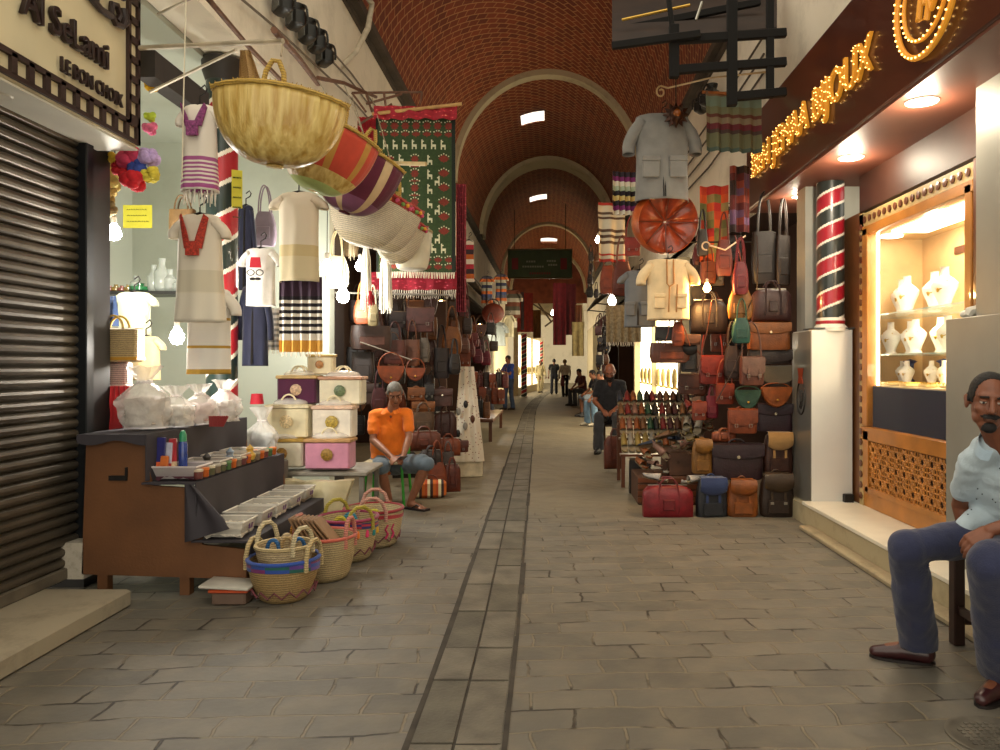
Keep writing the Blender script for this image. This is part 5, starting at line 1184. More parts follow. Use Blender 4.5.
# leather bowl
t = thing('leather_pouf', 'round burnt-orange stitched leather pouf hanging rim-out above the cream shirt', 'pouf', aty(667, 222, 7.05)); t.rotation_euler = (R(12), 0, R(8))
n = 48; R0 = .285
k = M(); k.grid(lambda u, v: (lambda a, q: V((math.cos(a)*R0*q, -.05+.11*(1-q)**.6*1.0+(.012*math.cos(a*8) if .15 < q < .95 else 0), math.sin(a)*R0*q)))(u*2*PI, 1-v*.97), n, 12, closeu=True); k.build('stitched_top', mat('8A3414', .28, .35, 12, bump=.3, bscale=40, coat=.4), t)
k = M(); k.grid(lambda u, v: (lambda a: V((math.cos(a)*(R0+.035*math.sin(v*PI)), -.05+.26*v, math.sin(a)*(R0+.035*math.sin(v*PI))*(1-.1*v))))(u*2*PI), n, 8, closeu=True); k.build('side_band', mat('A84A18', .35, .3, 8, bump=.3, coat=.3), t)
for i in range(8):
    a = 2*PI*i/8; k = M(); k.tube([(math.cos(a)*R0*q, -.06+.11*(1-q)**.6, math.sin(a)*R0*q) for q in (1, .8, .6, .4, .2, .08)], .006, 5); k.build('stitch_seam', mat('5A2410', .4, .1), t)
# patterned textiles behind
def patch(label, x0, y0, x1, y1, Y, cols, nu, nv, seed, name='woven_textile', rz=0, cat='textile'):
    random.seed(seed); tbl = [[random.randrange(len(cols)) for _ in range(nu)] for _ in range(nv)]
    p = aty((x0+x1)/2, y0, Y); w = (x1-x0)*Y/FPX; h = (y1-y0)*Y/FPX; q = M(); K = 3
    q.slab(lambda u, v: V(((u-.5)*w, .03*math.sin(u*12+seed), -h*v)), nu*K, nv*K, (0, .006, 0), mf=lambda i, j: tbl[j//K][i//K])
    return tag(q.build(name, [cloth(c) for c in cols], loc=p, rz=rz), label, cat)
sheet('woven_textile', 'striped white, purple and black woven textile hanging left of the grey jacket', 'textile', 612, 172, 640, 215, 8.6, bands([(i/9, ('D8D4C4', '7A2A6A', '2A2430', 'C8B878', '1E1A24', 'A8B8A0')[i % 6]) for i in range(9)], 'Z', -.5, 0), rz=R(12), wav=.04)
sheet('woven_poncho', 'white woven poncho with brown and red stripes hanging by the orange bags', 'textile', 598, 203, 625, 262, 9.2, bands([(0, 'A8342A'), (.04, 'C9C0A8'), (.1, 'A8342A'), (.13, 'C9C0A8')]+[(.3+.05*i, ('5A4436', 'C9C0A8')[i % 2]) for i in range(6)]+[(.62, 'C9C0A8'), (.72, '5A4436'), (.76, 'C9C0A8'), (.8, '5A4436'), (.84, 'C9C0A8'), (.95, 'A8342A')], 'Z', -.72, 0), rz=R(15), wav=.04, kf=2)
patch('orange, red and olive patchwork blanket hanging right of the orange pouf', 700, 186, 728, 262, 7.6, ['C4501E', '6A6A3A', 'A8201E', '8A7A4A', 'B83A20'], 4, 9, 5, 'patchwork_blanket', R(-10), 'blanket')
patch('dark red and purple rug hanging just left of the maroon fascia', 730, 166, 750, 232, 7.5, ['6A4A6A', '5A1A1A', '2A1614', '8A3A2A'], 3, 9, 9, 'dark_rug', 0, 'rug')
# ================================================================ RUGS on the left
def llama_rug():
    Y = 8.3; x0, y0, x1, y1 = 376, 118, 455, 272
    W_, H_ = (x1-x0)*Y/FPX, (y1-y0)*Y/FPX; p = aty((x0+x1)/2, y0, Y)
    nu, nv = 66, 128; g = [[0]*nu for _ in range(nv)]
    def put(i, j, c):
        if 2 < i < nu-3 and 0 <= j < nv: g[j][i] = c
    def animal(i0, j0, s):
        for dy, row in enumerate(("1...", "11..", "1...", "1...", "1111", "1111", "1..1", "1..1")):
            for dx, ch in enumerate(row):
                if ch == '1': put(i0+s*dx, j0+dy, 1)
    def blob(i0, j0, a, b):
        for j in range(-b, b+1):
            for i in range(-a, a+1):
                if (i/a)**2+(j/b)**2 <= 1: put(i0+i, j0+j, 2)
        for i in range(-a, a+1, 2): put(i0+i, j0-b-1+abs(i)//2, 1)
    for k in range(7): blob(6+k*9, 6, 3, 3); blob(6+k*9, 13, 3, 2); blob(6+k*9, 117, 3, 2); blob(6+k*9, 123, 3, 2); animal(6+k*8, 18, 1)
    for k in range(7): animal(6+k*8, 104, 1)
    for r in range(6):
        j = 33+r*12; blob(10, j, 4, 2); blob(32, j+1, 3, 3); blob(56, j, 4, 3); blob(32, j+7, 4, 1); animal(19, j-3, 1); animal(43, j-2, 1); animal(52, j+3, -1) if r % 2 else animal(8, j+4, 1)
    for j in range(nv):
        for i in list(range(2))+list(range(nu-3, nu)): g[j][i] = 3
    t = thing('llama_rug', 'green woven rug with rows of white llamas and red motifs hanging over the lane', 'rug', p, R(2))
    q = M(); q.slab(lambda u, v: V(((u-.5)*W_, .03*math.sin(u*7+v*2)*(v+.2), -H_*v)), nu, nv, (0, .012, 0), mf=lambda i, j: g[j][i])
    q.build('cloth', [mat('28391A', .95, .2, 40), mat('B8B496', .95, .2, 40), mat('6A2418', .95, .2, 40), mat('141A12', .95, .1)], t, smooth=False)
    f = M()
    for i in range(48):
        u = (i+.5)/48; a = V(((u-.5)*W_, .03*math.sin(u*7+2)*1.2, -H_)); f.tube([a, a+V((random.uniform(-.01, .01), -.01, -.07))], [.006, .004], 4)
    f.build('fringe', cloth('D8CFB8'), t)
llama_rug()
def redrug(name, label, x0, y0, x1, y1, Y, c1, c2, fr=0, rz=0, sag=0):
    m, nt, b = newmat('m_redrug'); L = nt.links; tc = nt.nodes.new('ShaderNodeTexCoord'); vo = nt.nodes.new('ShaderNodeTexVoronoi'); vo.distance = 'MANHATTAN'; vo.inputs['Scale'].default_value = 16
    mp = nt.nodes.new('ShaderNodeMapping'); mp.inputs['Scale'].default_value = (1, .1, 2.2); L.new(tc.outputs['Object'], mp.inputs[0]); L.new(mp.outputs[0], vo.inputs['Vector'])
    r = nt.nodes.new('ShaderNodeValToRGB'); r.color_ramp.interpolation = 'CONSTANT'; r.color_ramp.elements[0].color = lin(c2); r.color_ramp.elements[1].position = .22; r.color_ramp.elements[1].color = lin(c1)
    e = r.color_ramp.elements.new(.5); e.color = tuple(x*.6 for x in lin(c1)[:3])+(1,)
    L.new(vo.outputs['Distance'], r.inputs[0]); L.new(r.outputs[0], b.inputs['Base Color']); b.inputs['Roughness'].default_value = .95
    return sheet(name, label, 'rug', x0, y0, x1, y1, Y, m, rz, fringe=fr, wav=.04)
redrug('red_rug', 'crimson rug with white fringe hanging below and behind the llama rug', 364, 272, 457, 290, 8.6, 'A01C30', 'C87080', .1)
redrug('red_rug', 'bright red rug folded over the pole above the llama rug', 374, 106, 457, 119, 8.25, 'B82A38', 'D8A080', 0)
redrug('red_rug', 'red rug with pale zigzags behind the left edge of the llama rug', 358, 117, 384, 150, 8.7, 'B81E28', 'E0B8A0', 0)
redrug('pink_rug', 'long narrow pinkish-red rug hanging just right of the llama rug', 456, 184, 466, 312, 9.2, 'B04050', 'C86A70', 0)
rail('rug_pole', 'wooden pole holding the llama rug', [aty(372, 114, 8.25), aty(462, 104, 8.25)], .02, mat('A8824A', .6, .2))
rail('stick_rail', 'pale wooden stick poking across the front of the llama rug', [aty(388, 163, 7.2), aty(426, 164, 7.0)], .02, mat('C0A878', .6, .2))
t = thing('rug_bracket', 'rusty iron bracket frame above the rugs', 'bracket', aty(380, 100, 8.5)); k = M()
o_ = aty(380, 100, 8.5)
for a, b in (((352, 93), (422, 92)), ((366, 104), (402, 94)), ((352, 93), (366, 112)), ((366, 93), (372, 112)), ((384, 93), (386, 108)), ((358, 125), (392, 104)), ((422, 92), (420, 104))): k.tube([aty(*a, 8.5)-o_, aty(*b, 8.5)-o_], .014, 6)
k.build('frame', RUST, t)
# ================================================================ LEATHER AND CLOTH GOODS (tables)
BR, TAN, ORG, DBR, RED, BLK_, MRN = '6A3420', 'A8642E', 'C4581C', '3A2018', '9A1A1E', '1C1816', '5A1A20'
G = [
# kind x0 y0 x1 y1 Y colour label (colour2) hang
('bucket', 354, 300, 371, 324, 8.0, 'B8561E', 'orange leather bucket bag hanging under the bulbs at the left stall', 'C87A3A', 1),
('tote', 352, 326, 390, 350, 8.4, '4A2A1E', 'wide dark brown leather tote below the orange bucket bag', 'BR', 1),
('bucket', 368, 303, 378, 326, 7.9, '8A7A50', 'small olive cloth pouch beside the orange bucket bag', None, 1),
('satchel', 407, 308, 433, 332, 8.9, '6E3A34', 'flat reddish-brown satchel hanging below the fringed red rug', None, 1),
('satchel', 392, 312, 407, 328, 9.0, '3E2420', 'small dark satchel left of the flat reddish-brown one', None, 1),
('moon', 378, 366, 404, 384, 7.6, 'D8601C', 'bright orange flap bag hanging just above the orange-shirted man', None, 1),
('moon', 406, 368, 425, 381, 7.9, 'C8581C', 'second orange flap bag, right of the first one above the seated man', None, 1),
('tote', 384, 340, 405, 364, 8.6, '6A2A20', 'reddish-brown tote behind the strap of the orange flap bag', None, 1),
('tote', 352, 352, 374, 382, 8.5, '3A2620', 'dark brown shoulder bag left of the orange flap bags', None, 1),
('brief', 354, 384, 378, 404, 8.3, '4A2C22', 'dark brown document bag low on the wall behind the cream boxes', None, 0),
('bucket', 372, 388, 386, 412, 7.9, '5A1A24', 'maroon soft bag hanging behind the left shoulder of the seated man', None, 1),
('tote', 404, 340, 420, 366, 8.8, '8A4A24', 'tan leather tote hanging in the middle of the left stall', None, 1),
('bucket', 418, 338, 430, 362, 8.9, '7A6A58', 'greyish fabric pouch hanging beside the tan tote', None, 1),
('tote', 434, 348, 449, 378, 9.2, '2A1C22', 'black tote with pale lining strip hanging at the stall corner', None, 1),
('bucket', 443, 327, 461, 354, 9.3, 'B86A1E', 'golden-orange slouchy shoulder bag at the stall corner', None, 1),
('bucket', 449, 354, 460, 374, 9.2, '1E1618', 'small black pouch under the golden-orange shoulder bag', None, 1),
('satchel', 408, 388, 424, 400, 8.5, 'A8602C', 'light brown small satchel right of the seated man\'s head', None, 0),
('satchel', 424, 384, 434, 402, 8.7, '2E2622', 'black narrow satchel above the brown case stack', None, 0),
('brief', 432, 389, 452, 406, 8.8, '6A3E34', 'mauve-brown document case on top of the suitcases', None, 0),
('satchel', 412, 402, 434, 412, 8.5, 'B06428', 'orange-brown flap bag lying on the tan pile', None, 0),
('tote', 412, 412, 434, 432, 8.4, '7A5A3C', 'khaki canvas bag above the orange-brown duffel', None, 0),
('duffel', 408, 431, 440, 451, 8.2, '8A3A18', 'orange-brown leather duffel right of the seated man\'s arm', None, 0),
('duffel', 434, 412, 456, 441, 8.9, '5A241C', 'large reddish-brown travel case stacked at the stall edge', None, 0),
('duffel', 420, 450, 442, 468, 8.0, '3A2420', 'dark brown duffel low in the pile by the man\'s knee', None, 0),
('duffel', 436, 438, 460, 456, 8.6, 'A84A1C', 'rust-orange travel bag at the outer edge of the pile', None, 0),
('tote', 442, 452, 454, 474, 8.4, '7A6A64', 'grey and pink patterned cloth bag in the lower pile', None, 0),
('bucket', 428, 462, 446, 490, 8.0, 'B8501C', 'orange leather rucksack slouching on the ground', None, 1),
('duffel', 444, 464, 460, 492, 8.1, '8A3216', 'rusty red-brown round travel bag on the ground at the stall corner', None, 0),
('satchel', 448, 441, 468, 452, 8.9, '7A3018', 'flat red-brown flap bag jutting out of the pile', None, 0),
('duffel', 393, 452, 417, 478, 8.6, '2A1C18', 'dark bag in the shade behind the green stool', None, 0),
# right stall
('duffel', 643, 485, 692, 519, 6.95, 'B01024', 'bright crimson leather duffel, first in the floor row by the slippers', '9A0C1C', 0),
('pack', 696, 478, 727, 518, 6.95, '2C3038', 'charcoal rucksack with blue and white striped flap in the floor row', '#26345A', 0),
('pack', 727, 480, 757, 516, 6.95, 'C0661C', 'orange leather rucksack in the floor row', None, 0),
('pack', 760, 474, 793, 516, 6.95, '3E2616', 'dark brown leather rucksack at the end of the floor row', '5A4024', 0),
('brief', 711, 444, 762, 479, 7.05, '3E2028', 'large dark plum leather briefcase with round silver clasp', '38202C', 0),
('pack', 763, 433, 792, 474, 7.1, '5A2C1A', 'brown rucksack with striped wool flap beside the plum briefcase', '#A07A48', 0),
('pack', 692, 440, 712, 473, 7.05, 'B87A24', 'mustard leather rucksack above the striped rucksack', None, 0),
('satchel', 728, 409, 756, 433, 7.05, 'A84A1A', 'orange-brown satchel above the plum briefcase', None, 0),
('duffel', 712, 431, 735, 442, 7.1, 'B0501E', 'low orange-brown roll bag on top of the plum briefcase', None, 0),
('brief', 757, 404, 791, 431, 7.15, '3E2030', 'dark aubergine flap bag below the orange half-moon flap', None, 0),
('moon', 761, 387, 791, 407, 7.05, 'D06818', 'bright orange half-moon bag at the right end of the leather wall', None, 0),
('moon', 735, 390, 760, 409, 7.05, '2E6A50', 'green half-moon bag on the leather wall', None, 0),
('clutch', 762, 366, 790, 386, 7.1, '3A3028', 'dark woven clutch below the shelf-wide brown clutch', '#5A5040', 0),
('satchel', 740, 357, 763, 385, 6.9, '8A4A34', 'small reddish-brown satchel rucksack with silver clasp hanging on the wall', '9A6A5A', 1),
('clutch', 748, 350, 790, 364, 7.1, '33201A', 'dark brown shelf-wide clutch under the tan flap bag', None, 0),
('brief', 748, 323, 789, 350, 7.05, 'B4601E', 'tan-orange leather flap bag high on the leather wall', 'B8681E', 0),
('duffel', 752, 289, 790, 322, 7.05, '4A1C1C', 'maroon bag wrapped in shiny plastic above the tan flap bag', '3A1418', 0),
('tote', 752, 232, 776, 284, 7.4, '231816', 'tall black leather bag hanging under the maroon fascia end', None, 1),
('bucket', 728, 290, 752, 320, 6.9, 'C07A1C', 'mustard-yellow soft pouch hanging above the teal bag', None, 1),
('bucket', 733, 262, 748, 294, 6.8, 'A01A2A', 'red leather drawstring pouch hanging by a long strap', None, 1),
('bucket', 732, 318, 750, 343, 6.85, '1E6A5A', 'teal green leather pouch hanging by its strap', None, 1),
('satchel', 700, 356, 724, 384, 7.3, 'A82A1C', 'red leather satchel hanging in the middle of the leather wall', None, 1),
('satchel', 678, 374, 707, 394, 7.4, '6A3018', 'wide brown satchel hanging left of the red satchel', None, 1),
('duffel', 690, 300, 726, 334, 7.3, '2E1A16', 'big dark brown slouchy bag hanging by the warm bulb', None, 1),
('tote', 650, 343, 690, 363, 7.2, '8A4424', 'wide chestnut leather bag hanging low from long straps', 'A84A1A', 1),
('clutch', 655, 327, 680, 341, 7.1, '5A5A58', 'grey clutch hanging below the cream shirt', None, 0),
('clutch', 683, 335, 700, 345, 7.1, '7A4A30', 'small striped brown clutch below the cream shirt', None, 0),
('bucket', 672, 322, 684, 346, 7.0, 'C05018', 'orange leather pouch with long straps under the cream shirt', None, 1),
('pack', 681, 344, 697, 372, 7.2, '241C1A', 'black leather rucksack behind the wide chestnut bag', None, 1),
('satchel', 716, 384, 733, 404, 7.2, 'B8441E', 'orange-red satchel low on the leather wall', None, 1),
('bucket', 724, 346, 740, 378, 7.2, '3A201C', 'dark narrow pouch between the red satchel and the small rucksack', None, 1),
('tote', 700, 262, 716, 284, 7.6, 'A8522A', 'rust tote hanging beside the scrolled lamp hook', None, 1),
('bucket', 716, 240, 732, 276, 7.3, '8A3018', 'red-brown hanging bag right of the lamp hook', None, 1),
('bucket', 600, 266, 616, 294, 9.6, 'C04C18', 'orange leather bag, leftmost one under the woven poncho', None, 1),
('bucket', 612, 262, 632, 296, 9.0, '9A3A18', 'open rust-brown leather bag under the woven poncho', None, 1),
('satchel', 625, 238, 640, 256, 8.4, 'C02A18', 'small red leather bag tucked left of the orange pouf', None, 1),
('bucket', 697, 230, 708, 256, 7.4, '3A3430', 'small grey and black hanging bag right of the orange pouf', None, 1),
('duffel', 604, 436, 625, 469, 9.9, '8A3A1C', 'reddish-brown leather rucksack standing on the ground by the shopkeeper', None, 0),
('satchel', 629, 459, 650, 494, 8.2, '241A18', 'black leather case standing under the slipper rack', None, 0),
('satchel', 692, 402, 706, 420, 7.3, 'B84A28', 'orange-pink satchel above the slipper pile', None, 0),
('tote', 706, 396, 718, 418, 7.3, 'A01A3A', 'crimson soft bag above the slipper pile', None, 0),
('tote', 776, 236, 790, 285, 7.35, '2A1A14', 'long dark brown bag hanging against the grey pillar wall', None, 1),
]
for r in G:
    c = globals().get(r[6], r[6]); c2 = r[8]; c2 = globals().get(c2, c2) if c2 else None
    rz = R(random.uniform(-8, 8)) if r[9] else R(random.uniform(-4, 4))
    if r[1] < 470: rz += R(14)
    bag(r[0], r[1], r[2], r[3], r[4], r[5], c, r[7], c2, rz, hang=bool(r[9]))
# stripes on the striped wool bag left
t = thing('striped_wool_bag', 'low wool bag with orange, cream and dark stripes at the green stool\'s right leg', 'bag', aty(430, 497, 7.9), R(10))
k = M(); k.box((0, 0, .09), (.34, .16, .18), bev=.03); k.build('body', bands([(i/12, ('B04A1E', 'D8C8A0', '3A2420', 'C0601E')[i % 4]) for i in range(12)], 'X', -.17, .17), t)
k = M(); k.tube(arc((0, 0, .17), .08, 0, 180, 8, 'XZ', 1, .8), .007, 6); k.build('handle', leather('8A3A18'), t)
# fillers: rows of leather goods deeper in the two stalls
FC = [('6A3420', 'brown'), ('3A2018', 'dark brown'), ('A8642E', 'tan'), ('B8501C', 'orange'), ('7A1A1E', 'dark red'), ('1E1816', 'black'), ('8A4A30', 'chestnut'), ('5A4A3A', 'khaki')]
KN = {'satchel': 'satchel', 'tote': 'tote bag', 'bucket': 'slouchy bag', 'moon': 'half-moon bag', 'pack': 'rucksack', 'clutch': 'clutch', 'brief': 'flap bag', 'duffel': 'travel bag'}
random.seed(21)
def fill(xa, xb, ya, yb, Y, w, h, where, kinds, side, rows):
    n = 0; ny = len(rows); dy = (yb-ya)/ny
    for j in range(ny):
        nx = max(1, int((xb-xa)/w)); dx = (xb-xa)/nx
        for i in range(nx):
            k = kinds[(i+2*j+n) % len(kinds)]; c = FC[random.choice((0, 0, 1, 1, 1, 2, 3, 4, 5, 5, 6, 7))]; n += 1; q = random.uniform(.8, 1.25)
            if random.random() < .12: continue
            cx = xa+dx*(i+.5)+random.uniform(-4, 4)*w/17; cy = ya+dy*(j+.5)+random.uniform(-5, 5)*h/24
            bag(k, cx-w*.47*q, cy-h*.45*q, cx+w*.47*q, cy+h*.45*q, Y+random.uniform(-.15, .15), c[0], '%s %s, %s of %s row, %s' % (c[1], KN[k], ('first', 'second', 'third', 'fourth', 'fifth', 'sixth', 'seventh', 'eighth')[i], rows[j], where), None, R(side*12+random.uniform(-10, 10)), hang=True, d=.09)
fill(350, 440, 296, 440, 9.6, 17, 24, 'back of left leather stall', ['tote', 'satchel', 'bucket', 'moon', 'tote'], 1, ['topmost', 'upper', 'upper middle', 'lower middle', 'lower', 'lowest'])
fill(690, 745, 240, 400, 7.75, 15, 22, 'back of right leather wall', ['bucket', 'satchel', 'tote'], -1, ['topmost', 'second', 'third', 'fourth', 'fifth', 'sixth', 'lowest'])
fill(446, 472, 300, 372, 11.5, 9, 15, 'stall past the golden-orange bag', ['tote', 'bucket', 'satchel'], 1, ['top', 'second', 'third', 'bottom'])
fill(466, 498, 322, 366, 15.5, 10, 12, 'next shop down the left side', ['tote', 'bucket', 'moon'], 1, ['top', 'middle', 'bottom'])
fill(588, 600, 250, 300, 13.5, 6, 11, 'right side before the lit window', ['bucket', 'tote'], -1, ['top', 'second', 'third', 'bottom'])
fill(596, 610, 318, 372, 12.6, 6, 9, 'dark display left of lit window', ['bucket', 'clutch', 'moon'], -1, ['top', 'second', 'third', 'fourth', 'fifth', 'bottom'])
# stacks of small leather goods on low tables, left side beyond the stall
random.seed(4)
for j, (ya, yb, Y) in enumerate(((372, 388, 16.5), (388, 404, 14.5), (400, 418, 13.2))):
    for i in range(6 if j < 2 else 4):
        x = (474 if j == 0 else 470 if j == 1 else 468)+i*6.2
        if x > 506: continue
        c = FC[(i*3+j*2+1) % 6 if (i+j) % 3 else 3]
        bag(['satchel', 'duffel', 'tote'][(i+j) % 3], x-3.5, ya+(i % 2)*2, x+3.5, yb, Y, c[0], '%s leather bag, %s in %s row of low left-side stacks' % (c[1], ('first', 'second', 'third', 'fourth', 'fifth', 'sixth')[i], ('far', 'middle', 'near')[j]), None, R(10))
t = thing('goods_table', 'low dark wooden table carrying small leather goods on the left side', 'table', (-1.35, 15.2, 0)); k = M(); k.bb((-.5, -1.6, .36), (.35, 1.6, .4)); k.build('table_top', DWOOD, t)
for sx in (-.45, .3):
    for sy in (-1.5, 1.5): k = M(); k.bb((sx-.03, sy-.03, 0), (sx+.03, sy+.03, .36)); k.build('leg', DWOOD, t)
# white patterned leaning display with sandals
t = thing('patterned_panel', 'white cloth with small coloured pattern draped over a leaning board at the stall corner', 'display cloth', (aty(467, 418, 9.6).x, 9.6, 0), R(10))
m, nt, b = newmat('m_floral'); vo = nt.nodes.new('ShaderNodeTexVoronoi'); vo.inputs['Scale'].default_value = 26; tc = nt.nodes.new('ShaderNodeTexCoord'); nt.links.new(tc.outputs['Object'], vo.inputs['Vector'])
r = nt.nodes.new('ShaderNodeValToRGB'); r.color_ramp.interpolation = 'CONSTANT'
for i, (pp, cc) in enumerate(((0, '3A3030'), (.16, 'B85A50'), (.2, 'CFC6B4'))):
    e = r.color_ramp.elements[i] if i < 2 else r.color_ramp.elements.new(pp); e.position = pp; e.color = lin(cc)
nt.links.new(vo.outputs['Distance'], r.inputs[0]); nt.links.new(r.outputs[0], b.inputs['Base Color'])
k = M(); k.slab(lambda u, v: V(((u-.5)*(.18+.22*v), -.3*v+.02*math.sin(u*14), .2+1.18*(1-v))), 12, 16, (0, .02, 0)); k.build('cloth', m, t)
k = M(); k.bb((-.16, -.26, 0), (.18, .1, .26), bev=.01); k.build('plinth', mat('CBBFA4', .8, .2), t)
for i in range(5):
    k = M(); k.ell((-.08+.09*(i % 3), -.24+.05*(i//3), .55+.09*i), (.03, .02, .05), n=10, m=6); o = k.build('sandal', leather(('1E1816', 'D8D0C0', '8A4A2A', 'C0B8A8', '2A2220')[i]), loc=(aty(467, 418, 9.6).x, 9.55, 0)); tag(o, ('black', 'white', 'brown', 'off-white', 'charcoal')[i]+' sandal hung on the white patterned display cloth', 'sandal')
# ================================================================ SLIPPERS
def slipper(c, c2='E0C8A0', pointy=True):
    t = thing('slipper', 'x', 'slipper')
    k = M(); n = 14; Ls = .25
    def half(v): return .038*(1-.25*abs(v-.3))*(1 if v < .72 else max(.06 if pointy else .45, math.cos((v-.72)/.28*PI/2)**(.9)))
    k.grid(lambda u, v: V(((u-.5)*2*half(v), v*Ls, 0)), 6, n); k.grid(lambda u, v: V(((u-.5)*2*half(v), v*Ls, .012)), 6, n)
    o = k.build('sole', leather(c2), t)
    k = M(); k.grid(lambda u, v: V((math.cos(u*PI)*half(.3+v*.7)*1.02, Ls*(.3+v*.7), .010+math.sin(u*PI)*(.05*(1-v)**.6+.008)+(.02*v**4 if pointy else 0))), 10, 10); o = k.build('upper', leather(c), t); s = o.modifiers.new('s', 'SOLIDIFY'); s.thickness = .004
    k = M(); k.grid(lambda u, v: V((math.cos(PI+u*PI)*.036, .035+math.sin(PI+u*PI)*.034, .01+v*.024)), 10, 2); o = k.build('heel_flap', leather(c), t); s = o.modifiers.new('s', 'SOLIDIFY'); s.thickness = .004
    return t
def put_slip(pr, p, rot, label, group):
    o = pr.pop() if pr and pr[0].get('label') == 'x' else None
    return o
# rack: stepped tiers facing the lane
t = thing('slipper_rack', 'tiered rack packed with leather slippers right of the shopkeeper', 'rack', (aty(663, 494, 8.6).x, 8.7, 0))
k = M()
for j, zz in enumerate((.37, .54, .705, .855)): k.bb((-.49, -.15+.15*j, zz-.015), (.45, -.0+.15*j, zz+.01))
k.build('tier', DWOOD, t, smooth=False)
for sx in (-.48, .41):
    for ya, zz in ((-.14, .36), (.4, .86)): k = M(); k.bb((sx, ya, 0), (sx+.04, ya+.04, zz)); k.build('leg', DWOOD, t, smooth=False)
protos = {}
def slip(c, cn, p, rot, where, grp):
    if (c, cn) not in protos:
        o = protos[(c, cn)] = slipper(c)
    else: o = dup(protos[(c, cn)])
    o.location = p; o.rotation_euler = rot; o['label'] = '%s slipper %s' % (cn, where); o['group'] = '%s slippers %s' % (cn, grp); return o
SC = {'y': ('D8B85A', 'pale yellow'), 'w': ('D8CDB8', 'ivory'), 'o': ('C86A28', 'orange'), 'r': ('A81C20', 'red'), 'g': ('2A6A48', 'green'), 'k': ('201A1A', 'black'), 'b': ('6A3820', 'brown'), 'p': ('C8907A', 'pinkish beige'), 't': ('A87040', 'tan'), 'd': ('5A1A1E', 'dark red'), 'u': ('30405A', 'navy')}
rk = (aty(663, 494, 8.6).x, 8.7)
for j, row in enumerate(('ywyywyotktb', 'opotgkrdbtk', 'trpogkrbdtb', 'urogkrbtbkd')):
    for i, ch in enumerate(row):
        c, cn = SC[ch]; slip(c, cn, (rk[0]-.44+i*.08, rk[1]-.12+.15*j+.01*(j % 2), (.395, .565, .73, .88)[j]), (R(62-4*j), 0, R(random.uniform(-6, 6))), 'standing toe-up on the %s tier of the rack' % ('lowest', 'second', 'third', 'top')[j], 'on tier %d' % (j+1))
# heap of fancy slippers above the red duffel and to its right
random.seed(12)
pile = [(646, 470, 'o'), (655, 478, 'o'), (660, 468, 'p'), (650, 460, 'o'), (664, 474, 'w'), (668, 460, 'p'), (676, 462, 't'), (672, 448, 'p'), (655, 450, 't'), (662, 444, 'u'), (668, 440, 'u'), (678, 444, 'w'), (684, 450, 't'), (690, 442, 'y'), (686, 432, 'w'), (678, 434, 't'), (696, 436, 'w'), (700, 444, 'y'), (642, 482, 'o'), (690, 456, 't'), (702, 430, 'p'), (708, 424, 'p'), (698, 422, 'o'), (712, 430, 'o'), (706, 416, 'p'), (694, 414, 'r')]
for i, (x, y, ch) in enumerate(pile):
    c, cn = SC[ch]; p = aty(x, y, 7.55 if y > 430 else 7.7); slip(c, cn, p, (R(random.uniform(-20, 60)), R(random.uniform(-30, 30)), R(random.uniform(-70, 70))), 'in the loose heap above the crimson duffel', 'in the loose heap')
for i, x in enumerate((668, 682)): p = aty(x, 482 if i == 0 else 484, 6.95); slip('E8E0D8', 'white', (p.x, p.y, p.z-.0), (R(8), 0, R(70-i*140)), 'lying on top of the crimson duffel', 'on the duffel')
t = thing('slipper_crate', 'dark wooden crate holding the loose heap of slippers', 'crate', (aty(678, 480, 7.6).x, 7.75, 0)); k = M(); k.bb((-.42, -.25, .0), (.42, .35, .28), bev=.01); k.bb((-.1, -.2, .28), (.42, .35, .52), bev=.01); k.build('crate_body', mat('4A2E1C', .7, .3), t); k = M()
for i in range(4): k.bb((-.42, -.262, .03+.065*i), (.42, -.25, .075+.065*i))
k.build('front_slat', DWOOD, t)
t = thing('shoe_shelf', 'small dark shelf with rows of shoes above the slipper rack', 'shelf', aty(660, 400, 9.8)); k = M(); k.bb((-.35, -.1, -.03), (.4, .15, 0)); k.bb((-.3, -.05, -1.05), (-.26, 0, -.03)); k.bb((.3, -.05, -1.05), (.34, 0, -.03)); k.build('board', mat('3A2A22', .6, .2), t)
for i, (x, ch) in enumerate(((646, 'r'), (653, 'd'), (660, 'k'), (668, 'b'), (676, 'k'))): c, cn = SC[ch]; slip(c, cn, aty(x, 398.5, 9.75), (0, 0, R(180+20*i)), 'on the small dark shelf above the rack', 'on the small shelf')
rail('lamp_hook', 'thin pale hook rail with curled end above the warm bulb', [aty(745, 236, 7.3), aty(725, 250, 7.1), aty(712, 246, 7.0)]+[aty(706+math.cos(a)*4, 246-math.sin(a)*4, 6.95) for a in [i*.5 for i in range(11)]], .008, mat('D8B890', .5, .1))
bulb('warm glowing bulb hanging between the cream shirt and the leather wall', aty(707, 288, 6.9), 38, .035, 'FFC070', 45, .35)
# teardrop straps and plastic sheen, long shoulder straps in the right wall
for i, (a, b, c, n_) in enumerate((((735, 235), (742, 268), 'A82A1C', 'red'), ((712, 300), (700, 360), 'B8561E', 'orange'), ((670, 318), (664, 346), 'C05A20', 'orange-tan'), ((680, 318), (690, 346), 'C05A20', 'orange-tan'), ((757, 236), (757, 290), '4A2818', 'brown'), ((744, 345), (716, 402), '3A241C', 'dark brown'), ((752, 300), (728, 345), '2A1C18', 'black'))):
    q = M(); A, B = aty(*a, 6.85), aty(*b, 6.85); q.tube([A, (A+B)/2+V((.01, 0, -.01)), B], .009, 6, flat=.5); tag(q.build('leather_strap', leather(c)), n_+' leather strap dangling in the right leather stall, '+('by the red pouch', 'left of the teal pouch', 'left one under the cream shirt', 'right one under the cream shirt', 'at the black tall bag', 'crossing the lower wall', 'above the teal pouch')[i], 'strap')
